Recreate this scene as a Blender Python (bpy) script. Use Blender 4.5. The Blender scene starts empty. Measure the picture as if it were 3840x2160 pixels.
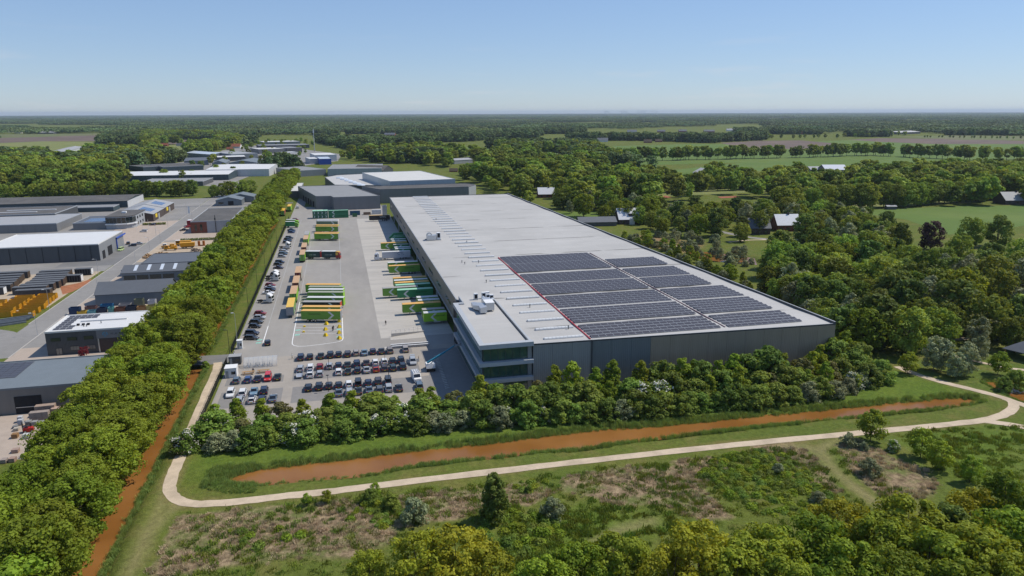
import bpy, bmesh, math, random
from mathutils import Vector, Matrix, Euler
import numpy as np

# ---------------------------------------------------------------- camera, sky, sun, exposure
scn = bpy.context.scene
COL = scn.collection
rad = math.radians
CAM_X, CAM_Y, CAM_H = -33.04, -170.03, 70.0
YAW, PITCH, ROLL = rad(13.45), rad(13.75), rad(0.19)     # x runs along the warehouse front, y along its long side
FPX = 2690.0                                             # focal length for a 3840 px wide frame
_f = Vector((math.sin(YAW)*math.cos(PITCH), math.cos(YAW)*math.cos(PITCH), -math.sin(PITCH)))
_r0 = Vector((math.cos(YAW), -math.sin(YAW), 0)); _u0 = _r0.cross(_f)
_r = _r0*math.cos(ROLL) - _u0*math.sin(ROLL); _u = _r0*math.sin(ROLL) + _u0*math.cos(ROLL)
cam = bpy.data.cameras.new('camera'); camo = bpy.data.objects.new('camera', cam); COL.objects.link(camo)
cam.sensor_width = 36.0; cam.lens = 36.0*FPX/3840.0; cam.clip_start = 1.0; cam.clip_end = 90000.0
camo.matrix_world = Matrix(((_r.x, _u.x, -_f.x, CAM_X), (_r.y, _u.y, -_f.y, CAM_Y), (_r.z, _u.z, -_f.z, CAM_H), (0, 0, 0, 1)))
scn.camera = camo

SUN_AZ, SUN_EL = rad(82.5), rad(54.5)
world = bpy.data.worlds.new('World'); scn.world = world; world.use_nodes = True
wn, wl = world.node_tree.nodes, world.node_tree.links
sky = wn.new('ShaderNodeTexSky'); sky.sky_type = 'NISHITA'; sky.sun_disc = False
sky.sun_elevation = SUN_EL; sky.sun_rotation = SUN_AZ; sky.altitude = 0; sky.air_density = 1.0; sky.dust_density = 0.0; sky.ozone_density = 4.0
bg = wn['Background']; bg.inputs['Strength'].default_value = 0.105
# thin fair-weather cloud banks low over the horizon
tc = wn.new('ShaderNodeTexCoord'); sep = wn.new('ShaderNodeSeparateXYZ'); wl.new(tc.outputs['Generated'], sep.inputs[0])
mp = wn.new('ShaderNodeMapping'); mp.inputs['Scale'].default_value = (2.2, 2.2, 26.0); mp.inputs['Location'].default_value = (1.7, 0.35, 0.4); wl.new(tc.outputs['Generated'], mp.inputs[0])
nz = wn.new('ShaderNodeTexNoise'); nz.inputs['Scale'].default_value = 2.3; nz.inputs['Detail'].default_value = 7; nz.inputs['Roughness'].default_value = 0.6; wl.new(mp.outputs[0], nz.inputs[0])
rp = wn.new('ShaderNodeMapRange'); rp.inputs[1].default_value = 0.57; rp.inputs[2].default_value = 0.80; wl.new(nz.outputs[0], rp.inputs[0])
el = wn.new('ShaderNodeMapRange'); el.inputs[1].default_value = 0.115; el.inputs[2].default_value = 0.03; wl.new(sep.outputs[2], el.inputs[0])
mu = wn.new('ShaderNodeMath'); mu.operation = 'MULTIPLY'; wl.new(rp.outputs[0], mu.inputs[0]); wl.new(el.outputs[0], mu.inputs[1])
m2 = wn.new('ShaderNodeMath'); m2.operation = 'MULTIPLY'; m2.inputs[1].default_value = 0.4; wl.new(mu.outputs[0], m2.inputs[0])
mx = wn.new('ShaderNodeMix'); mx.data_type = 'RGBA'; wl.new(m2.outputs[0], mx.inputs[0]); hsv = wn.new('ShaderNodeHueSaturation'); hsv.inputs['Saturation'].default_value = 1.02; tint = wn.new('ShaderNodeMix'); tint.data_type = 'RGBA'; tint.blend_type = 'MULTIPLY'; tint.inputs[0].default_value = 1.0; tint.inputs[7].default_value = (4.0, 4.72, 6.0, 1); dv = wn.new('ShaderNodeMix'); dv.data_type = 'RGBA'; dv.blend_type = 'MULTIPLY'; dv.inputs[0].default_value = 1.0; dv.inputs[7].default_value = (0.2, 0.2, 0.2, 1); gm = wn.new('ShaderNodeGamma'); gm.inputs[1].default_value = 0.62; wl.new(sky.outputs[0], dv.inputs[6]); wl.new(dv.outputs[2], gm.inputs[0]); wl.new(gm.outputs[0], hsv.inputs['Color']); wl.new(hsv.outputs[0], tint.inputs[6]); wl.new(tint.outputs[2], mx.inputs[6]); mx.inputs[7].default_value = (7.2, 6.9, 7.0, 1)
wl.new(mx.outputs[2], bg.inputs['Color'])

sun = bpy.data.lights.new('sun', 'SUN'); sun.energy = 4.2; sun.angle = rad(0.53); sun.color = (1.0, 0.935, 0.83)
suno = bpy.data.objects.new('sun', sun); COL.objects.link(suno)
_sd = Vector((math.sin(SUN_AZ)*math.cos(SUN_EL), math.cos(SUN_AZ)*math.cos(SUN_EL), math.sin(SUN_EL)))
suno.rotation_euler = _sd.to_track_quat('Z', 'Y').to_euler(); suno.location = _sd*300

vs = scn.view_settings; vs.view_transform = 'Standard'; vs.look = 'None'; vs.exposure = 0.0; vs.gamma = 1.0; vs.use_curve_mapping = False
cy = scn.cycles
cy.use_denoising = True; cy.denoiser = 'OPENIMAGEDENOISE'; cy.max_bounces = 5; cy.diffuse_bounces = 2; cy.glossy_bounces = 2; cy.transmission_bounces = 3
cy.transparent_max_bounces = 6; cy.volume_bounces = 0; cy.use_adaptive_sampling = True; cy.adaptive_threshold = 0.012; cy.caustics_reflective = False; cy.caustics_refractive = False
scn.render.use_persistent_data = False

rng = random.Random(7)
def gp(px, py, z=0.0):
    """ground (or height z) point seen at a spot of the survey photo -> world x, y"""
    d = _f*FPX + _r*(px-1920.0) - _u*(py-1080.0); t = (z-CAM_H)/d.z
    return (CAM_X+d.x*t, CAM_Y+d.y*t)
def gpd(px, py, z=0.0): return gp(px*3840/2576.0, py*3840/2576.0, z)
def proj(x, y, z):
    v = Vector((x-CAM_X, y-CAM_Y, z-CAM_H)); k = FPX/max(v.dot(_f), 1e-3)
    return (1920+v.dot(_r)*k, 1080-v.dot(_u)*k)

# ---------------------------------------------------------------- materials
MATS = {}
def _nodes(name):
    m = bpy.data.materials.new(name); m.use_nodes = True
    return m, m.node_tree.nodes, m.node_tree.links, m.node_tree.nodes['Principled BSDF']
def mat(name, col, rough=0.7, var=0.12, scale=0.4, metal=0.0, bump=0.0, bscale=4.0, spec=0.3, stretch=(1,1,1), var2=0.0, col2=None, c2scale=0.05, c2lo=0.45, c2hi=0.65):
    """procedural surface: base colour with two noise octaves of wear in world space, optional second tone and fine relief"""
    if name in MATS: return MATS[name]
    m, n, l, b = _nodes(name); MATS[name] = m
    geo = n.new('ShaderNodeNewGeometry'); mpn = n.new('ShaderNodeMapping'); mpn.inputs['Scale'].default_value = stretch; l.new(geo.outputs['Position'], mpn.inputs[0])
    t = n.new('ShaderNodeTexNoise'); t.inputs['Scale'].default_value = scale; t.inputs['Detail'].default_value = 6; t.inputs['Roughness'].default_value = 0.65; l.new(mpn.outputs[0], t.inputs[0])
    r = n.new('ShaderNodeMapRange'); r.inputs[1].default_value = 0.25; r.inputs[2].default_value = 0.75; r.inputs[3].default_value = 1-var; r.inputs[4].default_value = 1+var; l.new(t.outputs[0], r.inputs[0])
    base = None
    if col2:
        t2 = n.new('ShaderNodeTexNoise'); t2.inputs['Scale'].default_value = c2scale; t2.inputs['Detail'].default_value = 5; l.new(mpn.outputs[0], t2.inputs[0])
        r2 = n.new('ShaderNodeMapRange'); r2.inputs[1].default_value = c2lo; r2.inputs[2].default_value = c2hi; l.new(t2.outputs[0], r2.inputs[0])
        mxx = n.new('ShaderNodeMix'); mxx.data_type = 'RGBA'; mxx.inputs[6].default_value = (*col, 1); mxx.inputs[7].default_value = (*col2, 1); l.new(r2.outputs[0], mxx.inputs[0]); base = mxx.outputs[2]
    mul = n.new('ShaderNodeMix'); mul.data_type = 'RGBA'; mul.blend_type = 'MULTIPLY'; mul.inputs[0].default_value = 1.0
    if base: l.new(base, mul.inputs[6])
    else: mul.inputs[6].default_value = (*col, 1)
    l.new(r.outputs[0], mul.inputs[7]); l.new(mul.outputs[2], b.inputs['Base Color'])
    b.inputs['Roughness'].default_value = rough; b.inputs['Metallic'].default_value = metal; b.inputs['Specular IOR Level'].default_value = spec
    if bump > 0:
        tb = n.new('ShaderNodeTexNoise'); tb.inputs['Scale'].default_value = bscale; tb.inputs['Detail'].default_value = 4; l.new(mpn.outputs[0], tb.inputs[0])
        bp = n.new('ShaderNodeBump'); bp.inputs['Strength'].default_value = 1.0; bp.inputs['Distance'].default_value = bump; l.new(tb.outputs[0], bp.inputs['Height']); l.new(bp.outputs[0], b.inputs['Normal'])
    return m
def clad(name, col, rough=0.55, pitch=1.0, depth=0.03, axis='XY', metal=0.0, var=0.08, spec=0.4):
    """ribbed sheet-metal cladding: fine vertical ribs as relief plus weathering streaks"""
    if name in MATS: return MATS[name]
    m, n, l, b = _nodes(name); MATS[name] = m
    geo = n.new('ShaderNodeNewGeometry'); sp = n.new('ShaderNodeSeparateXYZ'); l.new(geo.outputs['Position'], sp.inputs[0])
    ad = n.new('ShaderNodeMath'); ad.operation = 'ADD'; l.new(sp.outputs[0], ad.inputs[0]); l.new(sp.outputs[1], ad.inputs[1])
    ml = n.new('ShaderNodeMath'); ml.operation = 'MULTIPLY'; ml.inputs[1].default_value = 2*math.pi/pitch; l.new(ad.outputs[0], ml.inputs[0])
    si = n.new('ShaderNodeMath'); si.operation = 'SINE'; l.new(ml.outputs[0], si.inputs[0])
    bp = n.new('ShaderNodeBump'); bp.inputs['Strength'].default_value = 0.5; bp.inputs['Distance'].default_value = depth; l.new(si.outputs[0], bp.inputs['Height']); l.new(bp.outputs[0], b.inputs['Normal'])
    mpn = n.new('ShaderNodeMapping'); mpn.inputs['Scale'].default_value = (0.5, 0.5, 0.06); l.new(geo.outputs['Position'], mpn.inputs[0])
    t = n.new('ShaderNodeTexNoise'); t.inputs['Scale'].default_value = 1.2; t.inputs['Detail'].default_value = 5; l.new(mpn.outputs[0], t.inputs[0])
    r = n.new('ShaderNodeMapRange'); r.inputs[1].default_value = 0.25; r.inputs[2].default_value = 0.75; r.inputs[3].default_value = 1-var; r.inputs[4].default_value = 1+var; l.new(t.outputs[0], r.inputs[0])
    mul = n.new('ShaderNodeMix'); mul.data_type = 'RGBA'; mul.blend_type = 'MULTIPLY'; mul.inputs[0].default_value = 1; mul.inputs[6].default_value = (*col, 1); l.new(r.outputs[0], mul.inputs[7]); l.new(mul.outputs[2], b.inputs['Base Color'])
    b.inputs['Roughness'].default_value = rough; b.inputs['Metallic'].default_value = metal; b.inputs['Specular IOR Level'].default_value = spec
    return m
def paint(name, rough=0.25, spec=0.5, coat=0.3):
    """vehicle paint: colour comes from the object's own colour, with a little road dust"""
    if name in MATS: return MATS[name]
    m, n, l, b = _nodes(name); MATS[name] = m
    oi = n.new('ShaderNodeObjectInfo'); geo = n.new('ShaderNodeNewGeometry')
    t = n.new('ShaderNodeTexNoise'); t.inputs['Scale'].default_value = 1.5; t.inputs['Detail'].default_value = 4; l.new(geo.outputs['Position'], t.inputs[0])
    r = n.new('ShaderNodeMapRange'); r.inputs[1].default_value = 0.3; r.inputs[2].default_value = 0.8; r.inputs[3].default_value = 0.0; r.inputs[4].default_value = 0.10; l.new(t.outputs[0], r.inputs[0])
    mxx = n.new('ShaderNodeMix'); mxx.data_type = 'RGBA'; l.new(r.outputs[0], mxx.inputs[0]); l.new(oi.outputs['Color'], mxx.inputs[6]); mxx.inputs[7].default_value = (0.25, 0.23, 0.2, 1); l.new(mxx.outputs[2], b.inputs['Base Color'])
    b.inputs['Roughness'].default_value = rough; b.inputs['Specular IOR Level'].default_value = spec; b.inputs['Coat Weight'].default_value = coat; b.inputs['Coat Roughness'].default_value = 0.08
    return m
def foliage(name, col, hue=0.03, val=0.35, trans=0.34, tint=(1.5, 1.25, 0.5)):
    """leaves: colour shifts from plant to plant and from leaf to leaf; thin leaves let some light through"""
    if name in MATS: return MATS[name]
    m, n, l, b = _nodes(name); MATS[name] = m
    oi = n.new('ShaderNodeObjectInfo'); at = n.new('ShaderNodeAttribute'); at.attribute_name = 'tone'
    hs = n.new('ShaderNodeHueSaturation'); hs.inputs['Color'].default_value = (*col, 1)
    rh = n.new('ShaderNodeMapRange'); rh.inputs[3].default_value = 0.5-hue; rh.inputs[4].default_value = 0.5+hue; l.new(oi.outputs['Random'], rh.inputs[0]); l.new(rh.outputs[0], hs.inputs['Hue'])
    ra = n.new('ShaderNodeMath'); ra.operation = 'MULTIPLY'; ra.inputs[1].default_value = 7.31; l.new(oi.outputs['Random'], ra.inputs[0])
    fr = n.new('ShaderNodeMath'); fr.operation = 'FRACT'; l.new(ra.outputs[0], fr.inputs[0])
    rv = n.new('ShaderNodeMapRange'); rv.inputs[3].default_value = 1-val; rv.inputs[4].default_value = 1+val; l.new(fr.outputs[0], rv.inputs[0])
    tv = n.new('ShaderNodeMapRange'); tv.inputs[3].default_value = 0.70; tv.inputs[4].default_value = 1.30; l.new(at.outputs['Fac'], tv.inputs[0])
    mv = n.new('ShaderNodeMath'); mv.operation = 'MULTIPLY'; l.new(rv.outputs[0], mv.inputs[0]); l.new(tv.outputs[0], mv.inputs[1]); l.new(mv.outputs[0], hs.inputs['Value'])
    l.new(hs.outputs[0], b.inputs['Base Color']); b.inputs['Roughness'].default_value = 0.6; b.inputs['Specular IOR Level'].default_value = 0.1
    tr = n.new('ShaderNodeBsdfTranslucent'); tm = n.new('ShaderNodeMix'); tm.data_type = 'RGBA'; tm.blend_type = 'MULTIPLY'; tm.inputs[0].default_value = 1; l.new(hs.outputs[0], tm.inputs[6]); tm.inputs[7].default_value = (*tint, 1); l.new(tm.outputs[2], tr.inputs[0])
    ms = n.new('ShaderNodeMixShader'); ms.inputs[0].default_value = trans; l.new(b.outputs[0], ms.inputs[1]); l.new(tr.outputs[0], ms.inputs[2])
    l.new(ms.outputs[0], n['Material Output'].inputs[0])
    return m
def glass(name, col, rough=0.06, alpha=1.0, spec=0.8):
    if name in MATS: return MATS[name]
    m, n, l, b = _nodes(name); MATS[name] = m
    geo = n.new('ShaderNodeNewGeometry'); t = n.new('ShaderNodeTexNoise'); t.inputs['Scale'].default_value = 0.7; l.new(geo.outputs['Position'], t.inputs[0])
    r = n.new('ShaderNodeMapRange'); r.inputs[3].default_value = 0.7; r.inputs[4].default_value = 1.3; l.new(t.outputs[0], r.inputs[0])
    mul = n.new('ShaderNodeMix'); mul.data_type = 'RGBA'; mul.blend_type = 'MULTIPLY'; mul.inputs[0].default_value = 1; mul.inputs[6].default_value = (*col, 1); l.new(r.outputs[0], mul.inputs[7]); l.new(mul.outputs[2], b.inputs['Base Color'])
    b.inputs['Roughness'].default_value = rough; b.inputs['Specular IOR Level'].default_value = spec; b.inputs['Alpha'].default_value = alpha
    return m

# ---------------------------------------------------------------- mesh helpers
class MB:
    """collects faces with material slots; build() links ONE mesh object"""
    def __init__(s): s.v = []; s.f = []; s.m = []; s.mats = []
    def mi(s, m):
        if m not in s.mats: s.mats.append(m)
        return s.mats.index(m)
    def face(s, pts, m=None):
        i = len(s.v); s.v.extend([tuple(p) for p in pts]); s.f.append(tuple(range(i, i+len(pts)))); s.m.append(s.mi(m)); return s
    def box(s, x0, y0, z0, x1, y1, z1, m=None, top=None, bottom=True):
        i = len(s.v); s.v += [(x0,y0,z0),(x1,y0,z0),(x1,y1,z0),(x0,y1,z0),(x0,y0,z1),(x1,y0,z1),(x1,y1,z1),(x0,y1,z1)]
        fs = [(0,1,5,4),(1,2,6,5),(2,3,7,6),(3,0,4,7),(4,5,6,7)] + ([(3,2,1,0)] if bottom else [])
        k = s.mi(m); kt = s.mi(top) if top is not None else k
        for j, f in enumerate(fs): s.f.append(tuple(i+a for a in f)); s.m.append(kt if j == 4 else k)
        return s
    def hexa(s, b, t, m=None, top=None):
        """b, t: four (x,y,z) each, counter-clockwise"""
        i = len(s.v); s.v += [tuple(p) for p in b]+[tuple(p) for p in t]
        k = s.mi(m); kt = s.mi(top) if top is not None else k
        for j, f in enumerate([(0,1,5,4),(1,2,6,5),(2,3,7,6),(3,0,4,7),(4,5,6,7),(3,2,1,0)]): s.f.append(tuple(i+a for a in f)); s.m.append(kt if j == 4 else k)
        return s
    def prism(s, poly, z0, z1, m=None, top=None):
        i = len(s.v); n = len(poly); s.v += [(x,y,z0) for x,y in poly]+[(x,y,z1) for x,y in poly]
        k = s.mi(m); kt = s.mi(top) if top is not None else k
        for a in range(n): s.f.append((i+a, i+(a+1)%n, i+n+(a+1)%n, i+n+a)); s.m.append(k)
        s.f.append(tuple(i+n+a for a in range(n))); s.m.append(kt); s.f.append(tuple(i+a for a in reversed(range(n)))); s.m.append(k)
        return s
    def extr(s, prof, axis, a0, a1, m=None):
        """profile in (p,q) extruded along axis: 'x' -> p=y,q=z ; 'y' -> p=x,q=z"""
        n = len(prof); i = len(s.v); mk = (lambda a,p,q: (a,p,q)) if axis == 'x' else (lambda a,p,q: (p,a,q))
        s.v += [mk(a0,p,q) for p,q in prof]+[mk(a1,p,q) for p,q in prof]; k = s.mi(m)
        for a in range(n): s.f.append((i+a, i+(a+1)%n, i+n+(a+1)%n, i+n+a)); s.m.append(k)
        s.f.append(tuple(i+a for a in reversed(range(n)))); s.m.append(k); s.f.append(tuple(i+n+a for a in range(n))); s.m.append(k)
        return s
    def cyl(s, p0, p1, r0, r1=None, n=8, m=None, caps=True):
        r1 = r0 if r1 is None else r1; p0, p1 = Vector(p0), Vector(p1); d = (p1-p0).normalized()
        a = d.orthogonal().normalized(); b = d.cross(a); i = len(s.v); k = s.mi(m)
        for p, r in ((p0, r0), (p1, r1)):
            for j in range(n):
                t = 2*math.pi*j/n; s.v.append(tuple(p+a*(r*math.cos(t))+b*(r*math.sin(t))))
        for j in range(n): s.f.append((i+j, i+(j+1)%n, i+n+(j+1)%n, i+n+j)); s.m.append(k)
        if caps: s.f.append(tuple(i+j for j in reversed(range(n)))); s.m.append(k); s.f.append(tuple(i+n+j for j in range(n))); s.m.append(k)
        return s
    def bar(s, p0, p1, w, h, m=None):
        p0, p1 = Vector(p0), Vector(p1); d = (p1-p0).normalized(); up = Vector((0,0,1)) if abs(d.z) < 0.95 else Vector((1,0,0))
        sd = d.cross(up).normalized(); up = sd.cross(d)
        q = lambda p: [p-sd*w/2-up*h/2, p+sd*w/2-up*h/2, p+sd*w/2+up*h/2, p-sd*w/2+up*h/2]
        a, b = q(p0), q(p1); i = len(s.v); s.v += [tuple(x) for x in a+b]; k = s.mi(m)
        for f in [(0,1,5,4),(1,2,6,5),(2,3,7,6),(3,0,4,7),(3,2,1,0),(4,5,6,7)]: s.f.append(tuple(i+c for c in f)); s.m.append(k)
        return s
    def mesh(s, name, smooth=False):
        me = bpy.data.meshes.new(name); me.from_pydata(s.v, [], s.f)
        for m in s.mats: me.materials.append(MATS[m] if isinstance(m, str) else m)
        me.polygons.foreach_set('material_index', s.m)
        me.validate(); me.update()
        bm = bmesh.new(); bm.from_mesh(me); bmesh.ops.recalc_face_normals(bm, faces=bm.faces); bm.to_mesh(me); bm.free()
        if smooth: me.polygons.foreach_set('use_smooth', [True]*len(me.polygons))
        return me
    def build(s, name, parent=None, loc=(0,0,0), rz=0.0, smooth=False):
        return link(name, s.mesh(name, smooth), parent, loc, rz)
def link(name, data, parent=None, loc=(0,0,0), rz=0.0, scale=None):
    o = bpy.data.objects.new(name, data); COL.objects.link(o); o.location = loc; o.rotation_euler = (0,0,rz)
    if scale: o.scale = scale if not isinstance(scale, (int, float)) else (scale,)*3
    if parent: o.parent = parent
    return o
def tag(o, label, cat, group=None):
    o['label'] = label; o['category'] = cat
    if group: o['group'] = group
    return o
def thing(name, label, cat, loc=(0,0,0), rz=0.0, group=None, scale=None):
    return tag(link(name, None, None, loc, rz, scale), label, cat, group)
def struct(o, label=None, cat='ground'):
    o['kind'] = 'structure'
    if label: o['label'] = label
    if cat: o['category'] = cat
    return o
def stuff(o, label, cat): o['kind'] = 'stuff'; o['label'] = label; o['category'] = cat; return o
def copy_tree(o, parent=None):
    c = o.copy(); COL.objects.link(c); c.parent = parent
    for ch in o.children: copy_tree(ch, c)
    return c
ORD = ['first','second','third','fourth','fifth','sixth','seventh','eighth','ninth','tenth','eleventh','twelfth','thirteenth','fourteenth','fifteenth','sixteenth','seventeenth','eighteenth','nineteenth','twentieth']
def nth(i):
    if i < 20: return ORD[i]
    n = i+1; return f"{n}{'th' if 10 <= n % 100 <= 20 else {1:'st',2:'nd',3:'rd'}.get(n % 10,'th')}"
TEXTS = {}
def text_mesh(txt, size, m, bold=0.0, shear=0.0):
    key = (txt, size, m, bold)
    if key in TEXTS: return TEXTS[key]
    cu = bpy.data.curves.new('lettering', 'FONT'); cu.body = txt; cu.size = size; cu.extrude = 0.01; cu.offset = bold; cu.shear = shear; cu.align_x = 'CENTER'; cu.align_y = 'CENTER'; cu.resolution_u = 2
    ob = bpy.data.objects.new('lettering', cu); COL.objects.link(ob); dg = bpy.context.evaluated_depsgraph_get()
    me = bpy.data.meshes.new_from_object(ob.evaluated_get(dg)); me.materials.clear(); me.materials.append(MATS[m]); me.name = 'lettering'
    bpy.data.objects.remove(ob); TEXTS[key] = me
    return me
def lettering(txt, size, m, parent, loc, face='south', bold=0.0, name='lettering', shear=0.0):
    o = link(name, text_mesh(txt, size, m, bold, shear), parent, loc)
    o.rotation_euler = {'south': (rad(90),0,0), 'east': (rad(90),0,rad(90)), 'west': (rad(90),0,rad(-90)), 'north': (rad(90),0,rad(180))}[face]
    return o
# ---------------------------------------------------------------- shared materials
mat('asphalt', (0.235,0.225,0.21), 0.85, 0.10, 0.35, bump=0.004, bscale=30, col2=(0.275,0.262,0.245), c2scale=0.035)
mat('asphalt_dark', (0.17,0.168,0.165), 0.85, 0.10, 0.3, bump=0.004, bscale=30, col2=(0.2,0.195,0.19), c2scale=0.06)
mat('yard_asphalt', (0.305,0.285,0.258), 0.82, 0.10, 0.25, bump=0.004, bscale=30, col2=(0.245,0.231,0.212), c2scale=0.045, c2lo=0.5, c2hi=0.72, stretch=(1,0.35,1))
mat('dock_concrete', (0.44,0.41,0.365), 0.8, 0.09, 0.5, bump=0.003, bscale=20, col2=(0.375,0.352,0.318), c2scale=0.12, stretch=(0.25,1.6,1))
mat('paving', (0.345,0.308,0.264), 0.88, 0.08, 0.6, bump=0.006, bscale=12, col2=(0.30,0.272,0.238), c2scale=0.07)
mat('bay_paving', (0.225,0.214,0.203), 0.88, 0.10, 0.6, bump=0.006, bscale=12)
mat('concrete', (0.42,0.40,0.37), 0.8, 0.08, 0.6, bump=0.004)
mat('road_line', (0.78,0.78,0.76), 0.7, 0.12, 1.5)
mat('road_line_worn', (0.42,0.42,0.41), 0.75, 0.25, 0.8)
mat('gravel_path', (0.54,0.435,0.315), 0.95, 0.12, 0.8, bump=0.02, bscale=6, col2=(0.44,0.355,0.255), c2scale=0.25)
mat('brick_paving', (0.40,0.33,0.27), 0.9, 0.12, 0.4, bump=0.006, bscale=8)
mat('yard_sand', (0.42,0.34,0.25), 0.95, 0.15, 0.3, bump=0.02)
mat('red_rubble', (0.33,0.13,0.06), 0.95, 0.3, 0.5, bump=0.05, bscale=3)

def water_material():
    m, n, l, b = _nodes('iron_water'); MATS['iron_water'] = m
    geo = n.new('ShaderNodeNewGeometry'); t = n.new('ShaderNodeTexNoise'); t.inputs['Scale'].default_value = 0.08; t.inputs['Detail'].default_value = 5; l.new(geo.outputs['Position'], t.inputs[0])
    r = n.new('ShaderNodeValToRGB'); r.color_ramp.elements[0].position = 0.35; r.color_ramp.elements[0].color = (0.205,0.086,0.020,1); r.color_ramp.elements[1].position = 0.68; r.color_ramp.elements[1].color = (0.275,0.125,0.036,1); l.new(t.outputs[0], r.inputs[0]); l.new(r.outputs[0], b.inputs['Base Color'])
    b.inputs['Roughness'].default_value = 0.15; b.inputs['Specular IOR Level'].default_value = 0.25
    t2 = n.new('ShaderNodeTexNoise'); t2.inputs['Scale'].default_value = 1.6; t2.inputs['Detail'].default_value = 3; l.new(geo.outputs['Position'], t2.inputs[0])
    bp = n.new('ShaderNodeBump'); bp.inputs['Distance'].default_value = 0.02; bp.inputs['Strength'].default_value = 0.4; l.new(t2.outputs[0], bp.inputs['Height']); l.new(bp.outputs[0], b.inputs['Normal'])
water_material()

def ground_material():
    m, n, l, b = _nodes('meadow_ground'); MATS['meadow_ground'] = m
    geo = n.new('ShaderNodeNewGeometry')
    def noise(sc, det=6, rough=0.6, st=(1,1,1)):
        mpn = n.new('ShaderNodeMapping'); mpn.inputs['Scale'].default_value = st; l.new(geo.outputs['Position'], mpn.inputs[0])
        t = n.new('ShaderNodeTexNoise'); t.inputs['Scale'].default_value = sc; t.inputs['Detail'].default_value = det; t.inputs['Roughness'].default_value = rough; l.new(mpn.outputs[0], t.inputs[0]); return t.outputs[0]
    def rng_(x, a, b_, c=0.0, d=1.0):
        r = n.new('ShaderNodeMapRange'); r.inputs[1].default_value = a; r.inputs[2].default_value = b_; r.inputs[3].default_value = c; r.inputs[4].default_value = d; l.new(x, r.inputs[0]); return r.outputs[0]
    def mixc(f, a, b_, mode='MIX'):
        x = n.new('ShaderNodeMix'); x.data_type = 'RGBA'; x.blend_type = mode
        if isinstance(f, float): x.inputs[0].default_value = f
        else: l.new(f, x.inputs[0])
        for k, q in ((6, a), (7, b_)):
            if isinstance(q, tuple): x.inputs[k].default_value = (*q, 1)
            else: l.new(q, x.inputs[k])
        return x.outputs[2]
    def attr(nm): a = n.new('ShaderNodeAttribute'); a.attribute_name = nm; return a.outputs['Fac']
    def math_(op, a, b_):
        x = n.new('ShaderNodeMath'); x.operation = op
        for k, q in ((0, a), (1, b_)):
            if isinstance(q, float): x.inputs[k].default_value = q
            else: l.new(q, x.inputs[k])
        return x.outputs[0]
    big, mid, fine = noise(0.022), noise(0.14), noise(0.9, 8, 0.7)
    grass = mixc(rng_(big, 0.35, 0.65), (0.122,0.142,0.026), (0.092,0.128,0.024))
    grass = mixc(rng_(mid, 0.48, 0.72), grass, (0.165,0.15,0.045))
    lush = mixc(rng_(mid, 0.35, 0.65), (0.085,0.135,0.020), (0.118,0.162,0.024))
    c = mixc(attr('lush'), grass, lush)
    heath = mixc(rng_(noise(0.45, 7, 0.7), 0.40, 0.62), (0.165,0.118,0.070), (0.31,0.232,0.140))
    heath = mixc(rng_(mid, 0.48, 0.60), heath, (0.14,0.155,0.05))
    dry = math_('MULTIPLY', attr('dry'), 1.0); dn = rng_(math_('ADD', dry, math_('MULTIPLY', noise(0.12, 7, 0.65), 0.9)), 0.78, 0.98)
    c = mixc(dn, c, heath)
    c = mixc(math_('MULTIPLY', attr('mown'), 0.75), c, mixc(rng_(mid, 0.3, 0.7), (0.21,0.195,0.07), (0.25,0.215,0.105)))
    c = mixc(math_('MULTIPLY', attr('bare'), 0.9), c, (0.26,0.165,0.085))
    c = mixc(1.0, c, rng_(fine, 0.25, 0.75, 0.62, 1.38), 'MULTIPLY')
    l.new(c, b.inputs['Base Color']); b.inputs['Roughness'].default_value = 0.95; b.inputs['Specular IOR Level'].default_value = 0.1
    bp = n.new('ShaderNodeBump'); bp.inputs['Distance'].default_value = 0.35; bp.inputs['Strength'].default_value = 0.8; l.new(noise(1.3, 6, 0.7), bp.inputs['Height']); l.new(bp.outputs[0], b.inputs['Normal'])
ground_material()

# ---------------------------------------------------------------- ground sheet with ditches, ponds and banks
def pdist(P, poly):
    """distance of points P (n,2) to a polyline"""
    d = np.full(len(P), 1e9)
    for a, b in zip(poly[:-1], poly[1:]):
        a, b = np.array(a), np.array(b); ab = b-a; t = np.clip(((P-a)@ab)/max(ab@ab, 1e-9), 0, 1); q = a+t[:,None]*ab
        d = np.minimum(d, np.hypot(*(P-q).T))
    return d
def inside(P, poly):
    x, y = P[:,0], P[:,1]; r = np.zeros(len(P), bool); n = len(poly)
    for i in range(n):
        x0, y0 = poly[i]; x1, y1 = poly[(i+1) % n]
        c = ((y0 > y) != (y1 > y)); xi = (x1-x0)*(y-y0)/((y1-y0) if y1 != y0 else 1e-9)+x0; r ^= c & (x < xi)
    return r
def sdist(P, poly):
    d = pdist(P, list(poly)+[poly[0]]); return np.where(inside(P, poly), -d, d)
POND = [gpd(*q, -0.6) for q in [(560,1210),(640,1186),(740,1172),(850,1160),(1000,1140),(1130,1128),(1270,1112),(1400,1095),(1500,1084),(1600,1078),(1700,1069),(1850,1054),(2000,1040),(2120,1027),(2250,1015),(2400,1003),(2466,1008),(2440,1016),(2380,1026),(2280,1036),(2180,1047),(2080,1057),(1980,1068),(1880,1078),(1780,1088),(1680,1100),(1600,1110),(1520,1122),(1440,1134),(1340,1140),(1240,1152),(1140,1162),(1050,1172),(960,1188),(900,1197),(820,1203),(740,1211),(660,1217),(600,1219)]]
POND2 = [gp(*q) for q in [(3690,1425),(3745,1428),(3840,1452),(3990,1500),(4000,1560),(3840,1500),(3760,1465)]]
POND3 = [gp(*q) for q in [(2580,936),(2660,942),(2760,952),(2830,965),(2840,990),(2740,985),(2640,968),(2560,950)]]
DITCH_X = -76.3
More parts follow.
